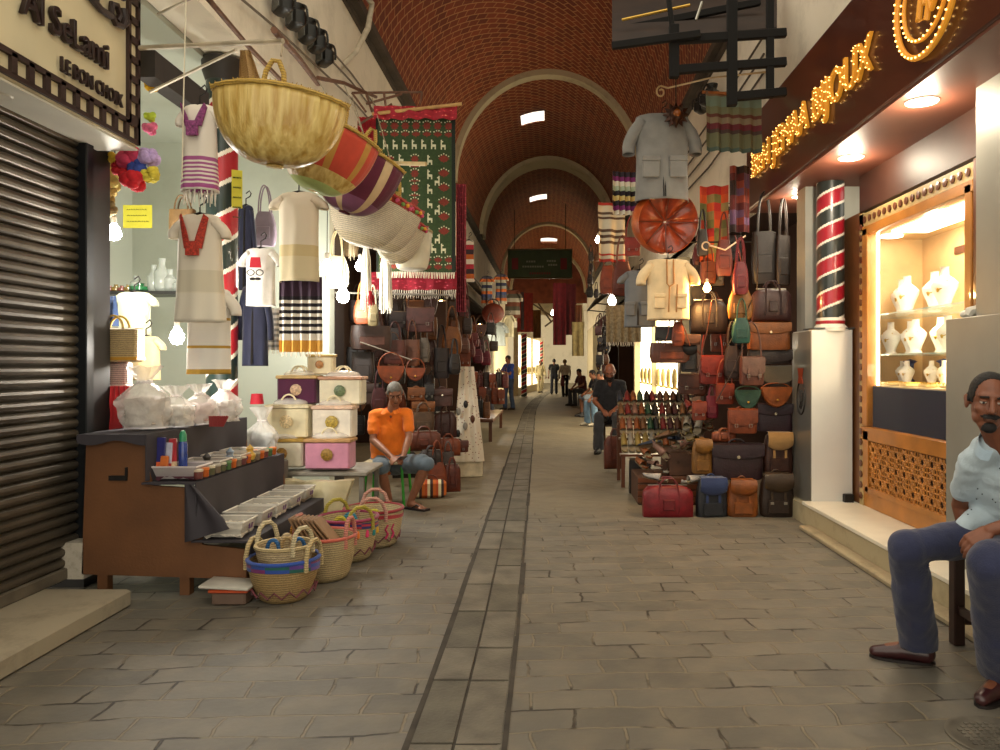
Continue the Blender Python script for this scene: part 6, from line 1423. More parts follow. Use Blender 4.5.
# embroidered hanging cloth right of the red trinkets
sheet('embroidered_cloth', 'greyish-gold embroidered cloth with fringe hanging before the white lit window', 'cloth', 606, 305, 641, 342, 10.2, mat('8A8068', .9, .35, 30), wav=.03, fringe=.06)
# ================================================================ FAR END OF THE LANE
# hanging tourism sign under the third arch
t = thing('hanging_sign', 'wide dark green hanging sign with red blocks and small pale writing under the vault', 'sign', aty(540, 264, 31.0))
k = M(); w_, h_ = 64*31/FPX, 28*31/FPX; k.box((0, 0, 0), (w_, .12, h_), bev=.01); k.build('sign_board', mat('4A5A36', .6, .15, 3), t)
k = M(); k.tube([(-w_/2, -.07, -h_/2), (w_/2, -.07, -h_/2), (w_/2, -.07, h_/2), (-w_/2, -.07, h_/2)], .04, 6, closed=True); k.build('frame', mat('5A5230', .5, .1), t)
k = M(); k.bb((-w_*.44, -.075, -h_*.2), (-w_*.34, -.06, h_*.2)); k.bb((w_*.32, -.075, -h_*.2), (w_*.42, -.06, h_*.2)); k.build('red_block', mat('8A2420', .6, .1), t, smooth=False)
k = M(); random.seed(2)
for (xa, z, nn) in ((-.2, .08, 4), (-.26, -.1, 9), (.12, .1, 4), (.14, -.04, 4)):
    for i in range(nn): k.box((w_*xa+i*.1, -.07, h_*z), (.07, .012, .07))
k.build('writing', mat('A8A890', .6, 0), t, smooth=False); k = M()
for i in range(9): k.box((-.4+i*.1, -.07, -h_*.34), (.06, .012, .08))
k.build('red_writing', mat('8A2A20', .6, 0), t, smooth=False)
k = M()
for sx in (-1, 1): k.cyl((sx*w_*.4, 0, h_/2), (sx*w_*.4, 0, h_/2+1.9), .015, n=6)
k.build('hanger_rod', IRON, t)
# garments hanging on the left further down
def far(kind, label, x0, y0, x1, y1, Y, m, **kw): return garment(kind, label, x0, y0, x1, y1, Y, m, kind.split('_')[-1], **kw)
STR = bands([(i/14, ('3A4468', 'B8602A', '8A8A80', '2A2E48', 'A8A48E', 'B05A28', '4A4A5A')[i % 7]) for i in range(14)], 'Z', -1.0, 0)
far('striped_vest', 'blue, orange and grey striped vest hanging above the left lane, nearer one', 480, 276, 494, 304, 17.5, STR, sleeve=.2, open_front=True)
far('striped_vest', 'blue, orange and grey striped vest hanging beside the first striped vest', 494, 274, 508, 304, 17.8, STR, sleeve=.2, open_front=True)
far('striped_cardigan', 'brown and grey striped cardigan hanging right of the striped vests', 503, 290, 522, 318, 20, bands([(i/10, ('6A3A28', 'A8A090', '4A4438')[i % 3]) for i in range(10)], 'Z', -1.1, 0), sleeve=.4)
far('grey_jacket', 'small grey-green jacket hanging low above the left shops', 484, 322, 508, 346, 17.5, cloth('8A9088'), sleeve=.45, open_front=True)
far('white_shirt', 'small white shirt hanging right of the grey-green jacket', 503, 315, 515, 337, 19, cloth('D8D0B0'), sleeve=.3)
far('orange_vest', 'white, black and orange striped garment hanging behind the pink rug', 464, 240, 474, 282, 12, bands([(i/9, ('D8D0C0', 'B8602A', '3A2A30', 'A82A3A')[i % 4]) for i in range(9)], 'Z', -.7, 0), sleeve=0)
t = thing('round_leather_bag', 'round red-brown leather bag hanging under the striped vests', 'bag', aty(493, 322, 17.3)); k = M(); k.ell((0, 0, .2), (.26, .12, .24)); k.build('body', leather('9A3A20'), t); k = M(); k.tube(arc((0, 0, .38), .15, 0, 180, 8), .015, 6); k.build('strap', leather('6A2A18'), t)
for (x0, y0, x1, y1, Y, c, l) in ((517, 293, 533, 332, 24, '7A2018', 'dark red banded carpet hanging on the left before the bright shops'), (533, 310, 541, 338, 28, '7A5020', 'ochre carpet hanging right of the dark red one on the left side'), (521, 252+40, 524, 330, 23, '3A1A18', 'narrow dark carpet edge beside the dark red carpet'), (553, 283, 566, 345, 22, '6A1420', 'long maroon cloth hanging in mid-lane from the right'), (564, 284, 576, 335, 22.3, '5A1820', 'dark maroon cloth right of the long maroon one'), (572, 322, 584, 356, 21, '8A7A50', 'tan cloth hanging low right of the maroon cloths'), (575, 305, 582, 327, 21.5, '6A3A1C', 'brown leather apron hanging right of the maroon cloths')):
    sheet('hanging_cloth', l, 'cloth', x0, y0, x1, y1, Y, cloth(c, .25), wav=.05, kf=2)
# left: dark shop with red leather goods (colour masses) rows of round bags
random.seed(9)
for i, (x, y, Y, c, nmc) in enumerate(((474, 340, 14.5, '7A1A28', 'crimson'), (480, 346, 14.6, '5A1420', 'dark crimson'), (470, 350, 14, '8A2A1C', 'brick red'), (478, 356, 14.3, '8A1C3A', 'magenta-red'), (486, 358, 14.8, 'A82040', 'pinkish red'), (466, 332, 13.5, 'A85A1E', 'orange-brown'))):
    bag('bucket', x-5, y-7, x+5, y+7, Y, c, nmc+' round leather bag hanging in the second stall on the left', hang=True)
# bright shop fronts at the far left with little striped columns
def lit_shop(name, label, X, y0, y1, z, side, em=3.2):
    t = thing(name, label, 'shop window', (X, y0, 0)); L_ = y1-y0; s = side
    k = M(); k.bb((s*.0, 0, .0), (s*.25, L_, .35)); k.bb((0, 0, z), (s*.2, L_, z+.3)); k.bb((0, -.1, 0), (s*.2, .1, z)); k.bb((0, L_-.1, 0), (s*.2, L_+.1, z)); k.bb((0, L_*.5-.05, .3), (s*.1, L_*.5+.05, z)); k.build('window_frame', mat('C8B890', .5, .1), t, smooth=False)
    k = M(); k.bb((s*.15, .1, .35), (s*.2, L_-.1, z)); k.build('lit_glass', mat('FFF0CC', .4, 0, emit=em), t, smooth=False)
    for i in range(int(L_/.7)): k = M(); k.box((s*.12, .45+i*.7, .95), (.1, .3, .04)); k.ell((s*.12, .45+i*.7, 1.14), (.05, .12, .2)); k.build('displayed_bust', mat('C8B070', .6, .3, 5), t)
    return t
ls = lit_shop('lit_shopfront', 'brightly lit jewellery shop window on the far left side of the lane', -1.35, 34, 45.5, 2.8, -1, 2.6); ls.rotation_euler = (0, 0, R(-5.5))
lamp('shop_glow', (-1.3, 36, 1.6), 90, 'FFE4B0', .5)
for (x, Y, n_) in ((524, 33.3, 'nearer'), (541, 44.5, 'farther')):
    p = aty(x, 370, Y); q = striped('striped_column', (p.x, Y, 0), .13, 2.8, 8, ph=.3, nst=-1); q['kind'] = 'structure'
lit_shop('lit_shopfront', 'tall white lit shop window on the right behind the shopkeeper in black', 2.3, 13.2, 20, 3.0, 1, 4.5)
lamp('shop_glow', (1.8, 15.5, 1.8), 60, 'FFE8C0', .4)
# white pipes and canopy structure at the far end
t = thing('far_canopy', 'white slanted canopy and roof trusses closing the lane beyond the green sign', 'canopy', (0, 47, 3.2))
k = M(); k.slab(lambda u, v: V((-2.3+4.6*u, 3*v, 3.2-1.8*(1-v)*1.0-1.4*abs(u-.4))), 8, 4, (0, 0, .05)); k.build('canopy_sheet', paint('D8CCB0', '8A7A60', .6), t, smooth=False)
k = M()
for (a, b) in (((-2.3, -.2, 2.9), (1.8, -.2, .2)), ((-1.2, -.2, 2.9), (.2, -.2, .9)), ((-.2, -.2, .6), (2.2, -.2, 2.4))): k.tube([a, b], .06, 6)
k.build('truss', mat('5A4A38', .7, .2), t)
lamp('far_lamp', (.5, 50, 3.5), 110, 'FFEFC8', .6); lamp('far_lamp', (0, 42.5, 2.2), 50, 'FFE8C0', .3)
# dark cabinet and awnings on both sides of the lane
t = thing('side_awning', 'dark folded awning projecting from the right wall beside the green sign', 'awning', (2.35, 20, 3.5)); k = M(); k.slab(lambda u, v: V((-.05-.95*u, 6*v, .55-.75*u)), 3, 4, (0, 0, -.06)); k.build('awning_sheet', mat('3A3428', .8, .3, 3), t, smooth=False)
k = M()
for y in (0, 3, 6): k.tube([(0, y, -.3), (-.98, y, -.2)], .02, 6)
k.build('support_arm', IRON, t)
t = thing('side_awning', 'dark awning over the left shops past the hanging vests', 'awning', (-2.35, 13, 3.3)); k = M(); k.slab(lambda u, v: V((.05+.7*u, 12*v, .5-.5*u)), 3, 4, (0, 0, -.06)); k.build('awning_sheet', mat('241C16', .8, .3, 3), t, smooth=False)
k = M(); k.tube([(.72, 0, -.02), (.72, 12, -.02)], .025, 6); k.build('front_pole', IRON, t)
# practical lamps over the stalls
for i, (x, y, Y, pw, l) in enumerate(((612, 301, 10.6, 34, 'cool oval lamp hanging over the embroidered cloth'), (488, 345, 17, 40, 'small white lamp glowing inside the left shop behind the standing man'), (553, 313, 34, 30, 'small bright lamp left of the long maroon cloth'), (598, 240, 15.5, 30, 'small lamp high on the right by the poncho'))):
    bulb(l, aty(x, y, Y), pw, .06 if Y < 20 else .1, 'FFF4E0', 25, .4)
for (x, y, z, pw) in ((-1.9, 9.4, 3.1, 26), (1.5, 9.0, 2.9, 22), (-2.0, 14, 2.6, 22), (2.0, 22, 2.6, 26), (-2.0, 22, 2.6, 26)):
    t = thing('stall_lamp', {-1.9: 'warm lamp under the left leather stall roof', 1.5: 'warm lamp above the slipper rack', -2.0: 'warm lamp under the left awning, %s' % ('nearer' if y < 20 else 'farther'), 2.0: 'warm lamp under the right awning'}[x], 'lamp', (x, y, z)); k = M(); k.lathe([(.02, .12), (.1, 0), (.09, 0), (.015, .1)], n=16, cap=False); k.build('lamp_shade', IRON, t); k = M(); k.cyl((0, 0, .1), ((-.55 if x < 0 else .9) if abs(x) < 1.95 and x != -1.9 else (-.4 if x < 0 else .4), 0, 3.45-z), .006, n=6); k.build('cord', IRON, t); k = M(); k.ell((0, 0, .02), .035, n=10, m=8); k.build('glass', mat('FFD090', .5, 0, emit=20), t); lamp('warm_light', (0, 0, -.06), pw, 'FFC888', .05, t)
# sundries on the left side: tassels and towel under the woven baskets
def tassel(label, x, y0, y1, Y, c, w=.05, n=18, cat='tassel'):
    p = aty(x, y0, Y); L_ = (y1-y0)*Y/FPX; t = thing('hanging_tassel', label, cat, p); k = M()
    for i in range(n):
        a = 2*PI*i/n; r = w*(.5+.5*random.random()); k.tube([(0, 0, 0), (math.cos(a)*r*.7, math.sin(a)*r*.7, -L_*.3), (math.cos(a)*r, math.sin(a)*r, -L_*random.uniform(.9, 1))], [.008, .008, .004], 5)
    k.build('threads', cloth(c), t); k = M(); k.ell((0, 0, -.01), .025); k.build('knot', cloth(c), t)
tassel('white beaded tassel string hanging beside the bulbs', 366, 236, 312, 7.5, 'E0D8C8', .06)
tassel('red and white tassel below the white beaded one', 370, 292, 306, 7.5, 'B01C2C', .05)
tassel('long white fringed towel hanging left of the llama rug', 386, 244, 314, 7.9, 'E0DACA', .075, 30, 'towel')
tassel('pale tassel string hanging beside the white lantern bulb', 352, 190, 262, 7.4, 'C8BCA0', .03, 8)
basket('white_basket', 'off-white cylindrical basket hanging bottom-down under the woven baskets', aty(412, 270, 7.3), .19, .36, cloth('DDD6BE'), None, 0)
rail('stall_rail', 'steel rail along the top of the right leather stall from which bags hang', [(1.3, 7.45, 2.62), (2.36, 7.45, 2.62)], .009, IRON)
rail('stall_rail', 'steel rail across the middle of the right leather stall', [(1.3, 7.45, 1.98), (2.36, 7.45, 1.98)], .009, IRON)
rail('stall_rail', 'long steel rail over the left leather stall from which bags hang', [(-2.36, 8.3, 2.2), (-1.1, 8.6, 2.2)], .012, STEEL)
rail('stall_rail', 'thin slanting wire across the left leather stall above the orange flap bags', [aty(360, 342, 7.6), aty(412, 360, 7.7)], .006, STEEL)
bag('bucket', 326, 256, 348, 288, 7.7, '#C8B488', 'beige cloth bag with teal stripes hanging behind the lantern bulb', hang=True)
bag('bucket', 254, 212, 276, 246, 7.2, '#8A7A88', 'clear bag of lilac straw goods on the back wall', hang=True)
bag('tote', 344, 228, 358, 256, 8.2, '8A6A3A', 'tan leather purse hanging in the shade behind the woven baskets', hang=True)
# ================================================================ PEOPLE
def remesh(m, name, voxel, mats, parent=None, smooth=6, fac=.5, mfn=None):
    o = m.build('tmp', mats[0] if isinstance(mats, list) else mats)
    r = o.modifiers.new('r', 'REMESH'); r.mode = 'VOXEL'; r.voxel_size = voxel
    s = o.modifiers.new('s', 'SMOOTH'); s.iterations = smooth; s.factor = fac
    dg = bpy.context.evaluated_depsgraph_get(); dg.update(); me = bpy.data.meshes.new_from_object(o.evaluated_get(dg)); bpy.data.objects.remove(o)
    me.name = name; me.materials.clear()
    for x in (mats if isinstance(mats, list) else [mats]): me.materials.append(x)
    me.polygons.foreach_set('use_smooth', [True]*len(me.polygons))
    if mfn:
        me.polygons.foreach_set('material_index', [mfn(p.center) for p in me.polygons])
    q = bpy.data.objects.new(name, me); COL.objects.link(q)
    if parent: q.parent = parent
    return q
def shell(src, name, pred, off, m, parent, seed=0):
    """cut the faces of src chosen by pred and lift them off the surface: hair, beard, brows"""
    me = src.data; keep = [p for p in me.polygons if pred(p.center)]
    if not keep: return None
    idx = {}; vs = []; fs = []
    for p in keep:
        f = []
        for v in p.vertices:
            if v not in idx:
                idx[v] = len(vs); c = me.vertices[v]; vs.append(c.co+c.normal*(off*(1+.2*nz(c.co.x*90+seed, c.co.y*90, c.co.z*90))))
            f.append(idx[v])
        fs.append(f)
    n = M(); n.add(vs, fs); o = n.build(name, m, parent, angle=80); s = o.modifiers.new('s', 'SOLIDIFY'); s.thickness = off*1.2; s.offset = -1; return o
def head_prims(m, c, B, s=1.0):
    """c head centre, B 3x3 basis: columns = right, forward(face), up"""
    def P(x, y, z): return c+B @ V((x*s, y*s, z*s))
    def E(p, r, rot=None): m.ell(P(*p), tuple(q*s for q in r), rot=B if rot is None else B @ rot.to_matrix() if isinstance(rot, Euler) else B, n=20, m=14)
    E((0, -.012, .032), (.076, .096, .088)); E((0, .012, -.03), (.064, .078, .085)); E((0, .03, -.085), (.043, .05, .036)); E((0, .068, -.098), (.024, .022, .02))
    E((0, .072, .035), (.055, .02, .016))                      # brow ridge
    for x in (-1, 1):
        E((x*.040, .058, -.022), (.02, .02, .018)); E((x*.079, -.012, -.008), (.010, .021, .033)); E((x*.084, -.018, .004), (.008, .016, .018)); E((x*.044, .03, -.062), (.018, .032, .028))
    m.caps(P(0, .086, .02), P(0, .112, -.022), .0095*s, .0135*s); E((0, .1, -.028), (.019, .014, .010))
    E((0, .088, -.056), (.026, .012, .0055)); E((0, .088, -.067), (.022, .011, .006))
def basis(fwd, up=(0, 0, 1)):
    f = V(fwd).normalized(); r = f.cross(V(up)).normalized(); u = r.cross(f)
    return Matrix((r, f, u)).transposed()
def hand_prims(m, w, d, pn, s=1.0, curl=.5, side=1):
    """w wrist, d direction to the knuckles, pn palm normal (the side the fingers curl towards), side: thumb side sign"""
    d = V(d).normalized(); pn = V(pn); pn = (pn-d*pn.dot(d)).normalized(); t = d.cross(pn)*side
    k = w+d*.085*s
    for q in (-.028, -.009, .010, .028): m.caps(w+d*.015*s+t*q*.6*s, k+t*q*s, .014*s, .0115*s, n=10)
    for i, (q, L) in enumerate(((.032, .070), (.0115, .080), (-.009, .074), (-.029, .058))):
        a = k+t*q*s; u = d; r = .0086*s
        for j, (fr, rr) in enumerate(((.45, .0086), (.32, .008), (.23, .0072))):
            an = curl*(.55+.35*j)+.08*i; u = (u*math.cos(an)+pn*math.sin(an)).normalized(); b = a+u*L*fr*s; m.caps(a, b, r, rr*s, n=10); a = b; r = rr*s
    a = w+d*.028*s+t*.026*s; b = a+(d*.6+t*.75+pn*.25).normalized()*.038*s; m.caps(a, b, .014*s, .011*s, n=10); e = b+(d*.85+t*.1+pn*.35).normalized()*.034*s; m.caps(b, e, .011*s, .009*s, n=10); m.caps(e, e+(d*.9+pn*.4).normalized()*.018*s, .009*s, .0075*s, n=10)
def person(label, J, skin, shirt, pants, hair, s=1.0, voxel=.008, sleeve='short', leg='long', face=(0, -1, 0), up=(0, 0, 1), handdir=None, bald=0, beard=None, shoes='201818', sandals=False, curl=.5, sm=None, collar=None, name='person', plac=None, hem=0, detail=True, brow='201814', hairlen=0, placket=False, torso_w=1.0, tuck=True, groundz=None):
    """J: joints in world space: pelvis chest neck head  shL elL wrL shR elR wrR  hipL knL anL toL ... R"""
    t = thing('person', label, 'person', (J['pelvis'][0], J['pelvis'][1], 0)); O = V((J['pelvis'][0], J['pelvis'][1], 0))
    J = {k: V(v)-O for k, v in J.items()}; B = basis(face, up); hs = s*.98
    sk = mat(skin, .5, .10, 30); m = M(); g = lambda k: J[k]
    lat = (g('shR')-g('shL')).normalized(); sp = (g('neck')-g('pelvis')).normalized(); fr = lat.cross(sp); fr = -fr if fr.dot(V(face)) < 0 else fr
    def torso(q, e, top=True):
        tw = torso_w
        for x in (-1, 1):
            q.caps(g('pelvis')+lat*x*.062*s*tw, g('chest')+lat*x*.078*s*tw, (.098+e)*s, (.106+e)*s, n=20); q.caps(g('chest')+lat*x*.078*s, g('neck')+lat*x*.06*s-sp*.075*s, (.104+e)*s, (.056+e)*s, n=20)
        q.caps(g('pelvis')+fr*.02*s, g('chest')+fr*.01*s, (.115+e)*s*tw, (.115+e)*s, n=20)
        for side in 'LR': q.caps(g('neck')-sp*.04*s, g('sh'+side)*.9+g('neck')*.1, (.042+e)*s, (.046+e)*s, n=16)
    torso(m, 0); m.caps(g('neck')-sp*.05*s, g('head')-B @ V((0, .02, .05))*hs, .056*s, .05*s)
    for k in 'LR':
        m.caps(g('sh'+k), g('el'+k), .044*s, .035*s); m.caps(g('el'+k), g('el'+k)*.6+g('wr'+k)*.4, .037*s, .037*s); m.caps(g('el'+k)*.6+g('wr'+k)*.4, g('wr'+k), .037*s, .024*s)
        m.caps(g('hip'+k), g('kn'+k), .08*s, .054*s, n=18); a = g('kn'+k)*.65+g('an'+k)*.35; bk = (g('kn'+k)-g('to'+k)); bk.z = 0; bk = bk.normalized()*.012*s; m.caps(g('kn'+k), a+bk, .05*s, .053*s); m.caps(a+bk, g('an'+k), .053*s, .034*s)
        f = g('to'+k)-g('an'+k); f.z = 0; f.normalize(); z = V((0, 0, 1)); an = g('an'+k); lf = .2*s
        if detail or sandals:
            m.caps(an, an-z*.045*s-f*.02*s, .034*s, .03*s); m.caps(an-z*.035*s, an+f*.13*s-z*.062*s, .034*s, .026*s)
            if sandals:
                fx = f.cross(z)
                for i, q in enumerate((-.028, -.013, .002, .016, .03)): m.caps(an+f*.12*s+fx*q*s-z*.066*s, an+f*(.175-.006*i)*s+fx*q*1.15*s-z*.07*s, .012*s, .0095*s, n=8)
    head_prims(m, g('head'), B, hs)
    hd = handdir or {}
    for k in 'LR':
        dd, pn = hd.get(k, ((g('wr'+k)-g('el'+k)).normalized(), V((0, 0, -1)))); cs = hd.get(k+'s', 1)
        hand_prims(m, g('wr'+k), dd, pn, s, curl, cs)
    HB = g('head'); Bi = B.transposed()
    def loc(p): return (Bi @ (V(p)-HB))/hs
    def mf(c):
        l = loc(c)
        if l.length > .16: return 0
        if abs(l.z+.0615) < .010 and abs(l.x) < .024 and l.y > .07: return 1
        return 0
    body = remesh(m, 'body', voxel, [sk, mat(dk(skin, .72), .5, .05)], t, smooth=4 if voxel < .007 else 3, fac=.45, mfn=mf)
    hm = mat(hair, .75, .35, 120, bump=.5, bscale=200)
    def hp(c):
        l = loc(c)
        if l.length > .17: return False
        side = l.z > -.02+.02*(l.y > 0) and l.y < .042-abs(l.z)*.1 and l.z < .12 and (abs(l.x) > .048 or l.y < -.03) and not (abs(l.x) > .081 and l.z < .045) and l.z > -.075*(l.y < -.02)-.0 - (.06 if l.y < -.04 else 0)
        topm = l.z > .062-.25*min(0, l.y) and l.y < (.072 if bald < 1 else -.2) and l.z > .05
        if bald >= 2: return False
        if bald == 1: return (l.z > .094-.5*l.x*l.x*20 and l.y < .046 and l.z > .03) or (l.z > -.005 and l.y < .046-max(0, .03-l.z)*.6 and abs(l.x) > .052 and not (abs(l.x) > .0805 and l.z < .04)) or (l.y < -.03 and l.z > -.07)
        return side or topm or (l.y < -.05 and l.z > -.07)
    if bald < 2: shell(body, 'hair', hp, (.0022 if voxel < .009 else .006)*(1+hairlen), hm, t)
    if detail:
        if beard:
            def bp(c):
                l = loc(c)
                if l.length > .16: return False
                mus = (l.x/.034)**2+((l.z+.0465+abs(l.x)*.12)/.0095)**2 < 1 and l.y > .07; chin = beard > 1 and (l.x/.024)**2+((l.z+.100)/.027)**2 < 1 and l.y > .05
                full = beard > 2 and l.z < -.045 and l.z > -.14 and l.y > -.01 and not (abs(l.z+.0615) < .008 and abs(l.x) < .02)
                return mus or chin or full
            shell(body, 'beard', bp, .002, mat(dk(hair, 1.5), .8, .5, 150), t)
        shell(body, 'eyebrow', lambda c: (lambda l: l.length < .16 and .027 < l.z < .0345 and .013 < abs(l.x) < .044 and l.y > .05)(loc(c)), .0018, mat(brow, .8, .3, 90), t)
        for x in (-1, 1):
            k = M(); k.ell(HB+B @ V((x*.031*hs, .0755*hs, .008*hs)), (.0135*hs, .011*hs, .008*hs), rot=B, n=14, m=8); k.build('eye', mat('C8BCB0', .3, 0), t)
            k = M(); k.ell(HB+B @ V((x*.031*hs, .084*hs, .0065*hs)), (.0058*hs, .004*hs, .0058*hs), rot=B, n=10, m=6); k.build('iris', mat('1E120C', .2, 0), t)
            k = M(); k.ell(HB+B @ V((x*.031*hs, .0775*hs, .014*hs)), (.0155*hs, .011*hs, .0055*hs), rot=B, n=12, m=8); k.build('eyelid', sk, t)
    # shirt
    q = M(); torso(q, .010); cv = max(.007, voxel)
    if hem: 
        for x in (-1, 1): q.caps(g('pelvis')+lat*x*.08*s, g('pelvis')+lat*x*.1*s+fr*.06*s-sp*hem, .12*s, .11*s)
    if hem:
        q.caps(g('hipR')+V((-.03, 0, .07)), g('hipR')*.62+g('knR')*.38+V((0, -.02, .055)), .085*s, .055*s)
    for k in 'LR':
        e = g('el'+k); a = g('sh'+k)
        if sleeve == 'short': e = a+(e-a)*.62; q.caps(a, e, .056*s, .058*s, n=18)
        elif sleeve == 'elbow': q.caps(a, e, .064*s, .058*s, n=18)
        elif sleeve == 'long': q.caps(a, e, .062*s, .05*s, n=18); q.caps(e, g('wr'+k), .05*s, .04*s, n=18)
    so = remesh(q, 'shirt', cv, [sm or cloth(shirt)], t, smooth=5)
    nm = so.data; wr = .011 if voxel < .009 else .012
    for v in nm.vertices:
        c = v.co; v.co = c+v.normal*wr*.6*(nz(c.x*9+3, c.y*9, c.z*16)+.6*nz(c.x*26, c.y*26, c.z*30))
    if collar:
        nk = g('neck'); k = M()
        for sd in (-1, 1):
            k.slab(lambda u, v: nk+sp*(.012-.035*v)*s+lat*sd*(.066*math.sin(u*PI*.93)+.012+.02*v)*s*1.02+fr*(.072*math.cos(PI-u*PI)+.022*u+.018*v)*s, 14, 5, fr*.004)
        k.build('collar', cloth(collar), t)
    if placket:
        k = M(); k.tube([g('neck')+fr*(.085)*s-sp*.04*s, g('neck')*.6+g('chest')*.4+fr*.12*s, g('chest')+fr*.128*s, g('chest')*.5+g('pelvis')*.5+fr*.135*s], .004, 6); k.build('placket', cloth(dk(shirt, .75)), t)
        for i in range(3): pass
    # trousers
    q = M()
    for x in (-1, 1): q.caps(g('pelvis')+lat*x*.05*s+sp*.04*s, g('pelvis')+lat*x*.08*s-sp*.03*s, .118*s, .115*s, n=20)
    for k in 'LR':
        q.caps(g('hip'+k), g('kn'+k), (.098 if leg != 'long' else .094)*s, .072*s, n=20)
        if leg == 'long': q.caps(g('kn'+k), g('an'+k)+V((0, 0, -.01)), (.082 if hem else .072)*s, (.088 if hem else .076)*s, n=20)
        elif leg == 'knee': q.caps(g('hip'+k), g('hip'+k)*.12+g('kn'+k)*.88, .1*s, .09*s, n=20)
    po = remesh(q, 'trousers' if leg == 'long' else 'shorts', cv, [cloth(pants)], t, smooth=5)
    for v in po.data.vertices:
        c = v.co; v.co = c+v.normal*wr*(nz(c.x*8+9, c.y*8, c.z*7)+.5*nz(c.x*20, c.y*20, c.z*18))
    if leg == 'long':
        for v in po.data.vertices: v.co.z = max(v.co.z, min(g('anL').z, g('anR').z)-.035+.004*nz(v.co.x*30, v.co.y*30))
    for k in 'LR':
        f = g('to'+k)-g('an'+k); f.z = 0; f.normalize(); an = g('an'+k); z = V((0, 0, 1)); fx = f.cross(z); gz = (-O.z if groundz is None else groundz)
        if sandals:
            q = M(); q.slab(lambda u, v: V((an.x, an.y, gz+.004))+f*(-.055+.26*v)*s+fx*((u-.5)*.095*(1-.35*abs(v-.62)**1.5))*s, 6, 12, (0, 0, .018)); q.tube([V((an.x, an.y, gz+.02))+f*.15*s, V((an.x, an.y, gz+.055))+f*.1*s+fx*.03*s, V((an.x, an.y, gz+.02))+f*.04*s+fx*.045*s], .007, 6); q.tube([V((an.x, an.y, gz+.02))+f*.15*s, V((an.x, an.y, gz+.055))+f*.1*s-fx*.03*s, V((an.x, an.y, gz+.02))+f*.04*s-fx*.045*s], .007, 6); q.build('flip_flop', mat(shoes, .6, .1), t)
        else:
            q = M(); b0 = V((an.x, an.y, gz)); q.caps(b0+f*-.03*s+z*.045*s, b0+f*.07*s+z*.048*s, .046*s, .042*s); q.caps(b0+f*.07*s+z*.045*s, b0+f*.185*s+z*.03*s, .042*s, .028*s); q.caps(b0+f*.1*s+fx*.012*s+z*.034*s, b0+f*.17*s+fx*.01*s+z*.028*s, .034*s, .028*s); q.caps(b0+z*.05*s, an+z*.01, .042*s, .04*s)
            so_ = remesh(q, 'shoe', max(.006, voxel*.9), [mat(shoes, .35, .2, 20, coat=.3)], t, smooth=4)
            for v in so_.data.vertices: v.co.z = max(v.co.z, gz+.002)
            q = M(); q.slab(lambda u, v: b0+z*.001+f*(-.074+.285*v)*s+fx*((u-.5)*.084*max(.05, (1-abs(2*v-1)**3)**.5)*(1+.12*v))*s, 6, 20, (0, 0, .012)); q.build('shoe_sole', mat('1A1210', .6, .1), t)
    return t
def A(x, y, Y): return aty(x, y, Y)
# ---- seated man, right foreground
J = dict(pelvis=A(1012, 520, 3.38), chest=A(1012, 468, 3.24), neck=A(1000, 436, 3.12), head=A(989, 401, 3.06),
    shR=A(972, 462, 3.22), elR=A(960, 505, 3.42), wrR=A(972, 548, 3.40), shL=A(1046, 455, 3.06), elL=A(1050, 515, 2.9), wrL=A(990, 530, 2.97),
    hipR=A(1000, 532, 3.36), knR=A(907, 548, 3.28), anR=A(918, 643, 3.53), toR=A(872, 655, 3.60), hipL=A(1030, 536, 3.28), knL=A(990, 562, 2.86), anL=A(1002, 678, 3.18), toL=A(972, 690, 3.02))
J['anR'].z = .11; J['anL'].z = .11
SPK = mat('9FB4BC', .85, .1, 10, bump=.2)
hero = person('man in pale blue speckled shirt and navy trousers seated at the right edge', J, '7A4A34', 'B9CAD4', '2A2F4C', '0E0B0A', s=1.0, voxel=.0045, sleeve='short', leg='long', face=(-.42, -1, -.16), up=(.08, 0, 1),
    handdir={'L': ((-.75, .1, -.55), (.25, .55, -.6)), 'R': ((.3, -.6, -.6), (0, .2, -1)), 'Ls': 1}, bald=1, beard=2, shoes='38181A', collar='A4BACB', curl=.65, placket=True, hem=.10)
k = M(); random.seed(8)
sh = [c for c in hero.children if c.name.startswith('shirt')][0]
pv = [p for p in sh.data.polygons if p.normal.y < -.1]
for i in range(46):
    p = random.choice(pv); k.ell(p.center+p.normal*.001, (.0035, .0035, .0035), n=6, m=4)
o = k.build('shirt_speckle', mat('4A5560', .8, 0), hero); o['kind'] = 'stuff'
# stool
g_ = A(962, 640, 3.62); t = thing('wooden_stool', 'dark brown wooden stool under the seated man at the right edge', 'stool', (2.17, 3.6, 0)); k = M(); k.bb((-.17, -.22, .56), (.09, .2, .6), bev=.012); k.build('seat', mat('2A1812', .4, .2), t)
for sx in (-.12, .04):
    for sy in (-.15, .16): k = M(); k.bb((sx-.028, sy-.028, 0), (sx+.028, sy+.028, .56), bev=.005); k.build('leg', mat('2E1A14', .45, .2), t)
k = M(); k.bb((-.12, .15, .10), (.04, .17, .15)); k.bb((-.13, -.15, .16), (-.11, .16, .2)); k.build('stretcher', mat('2E1A14', .45, .2), t)
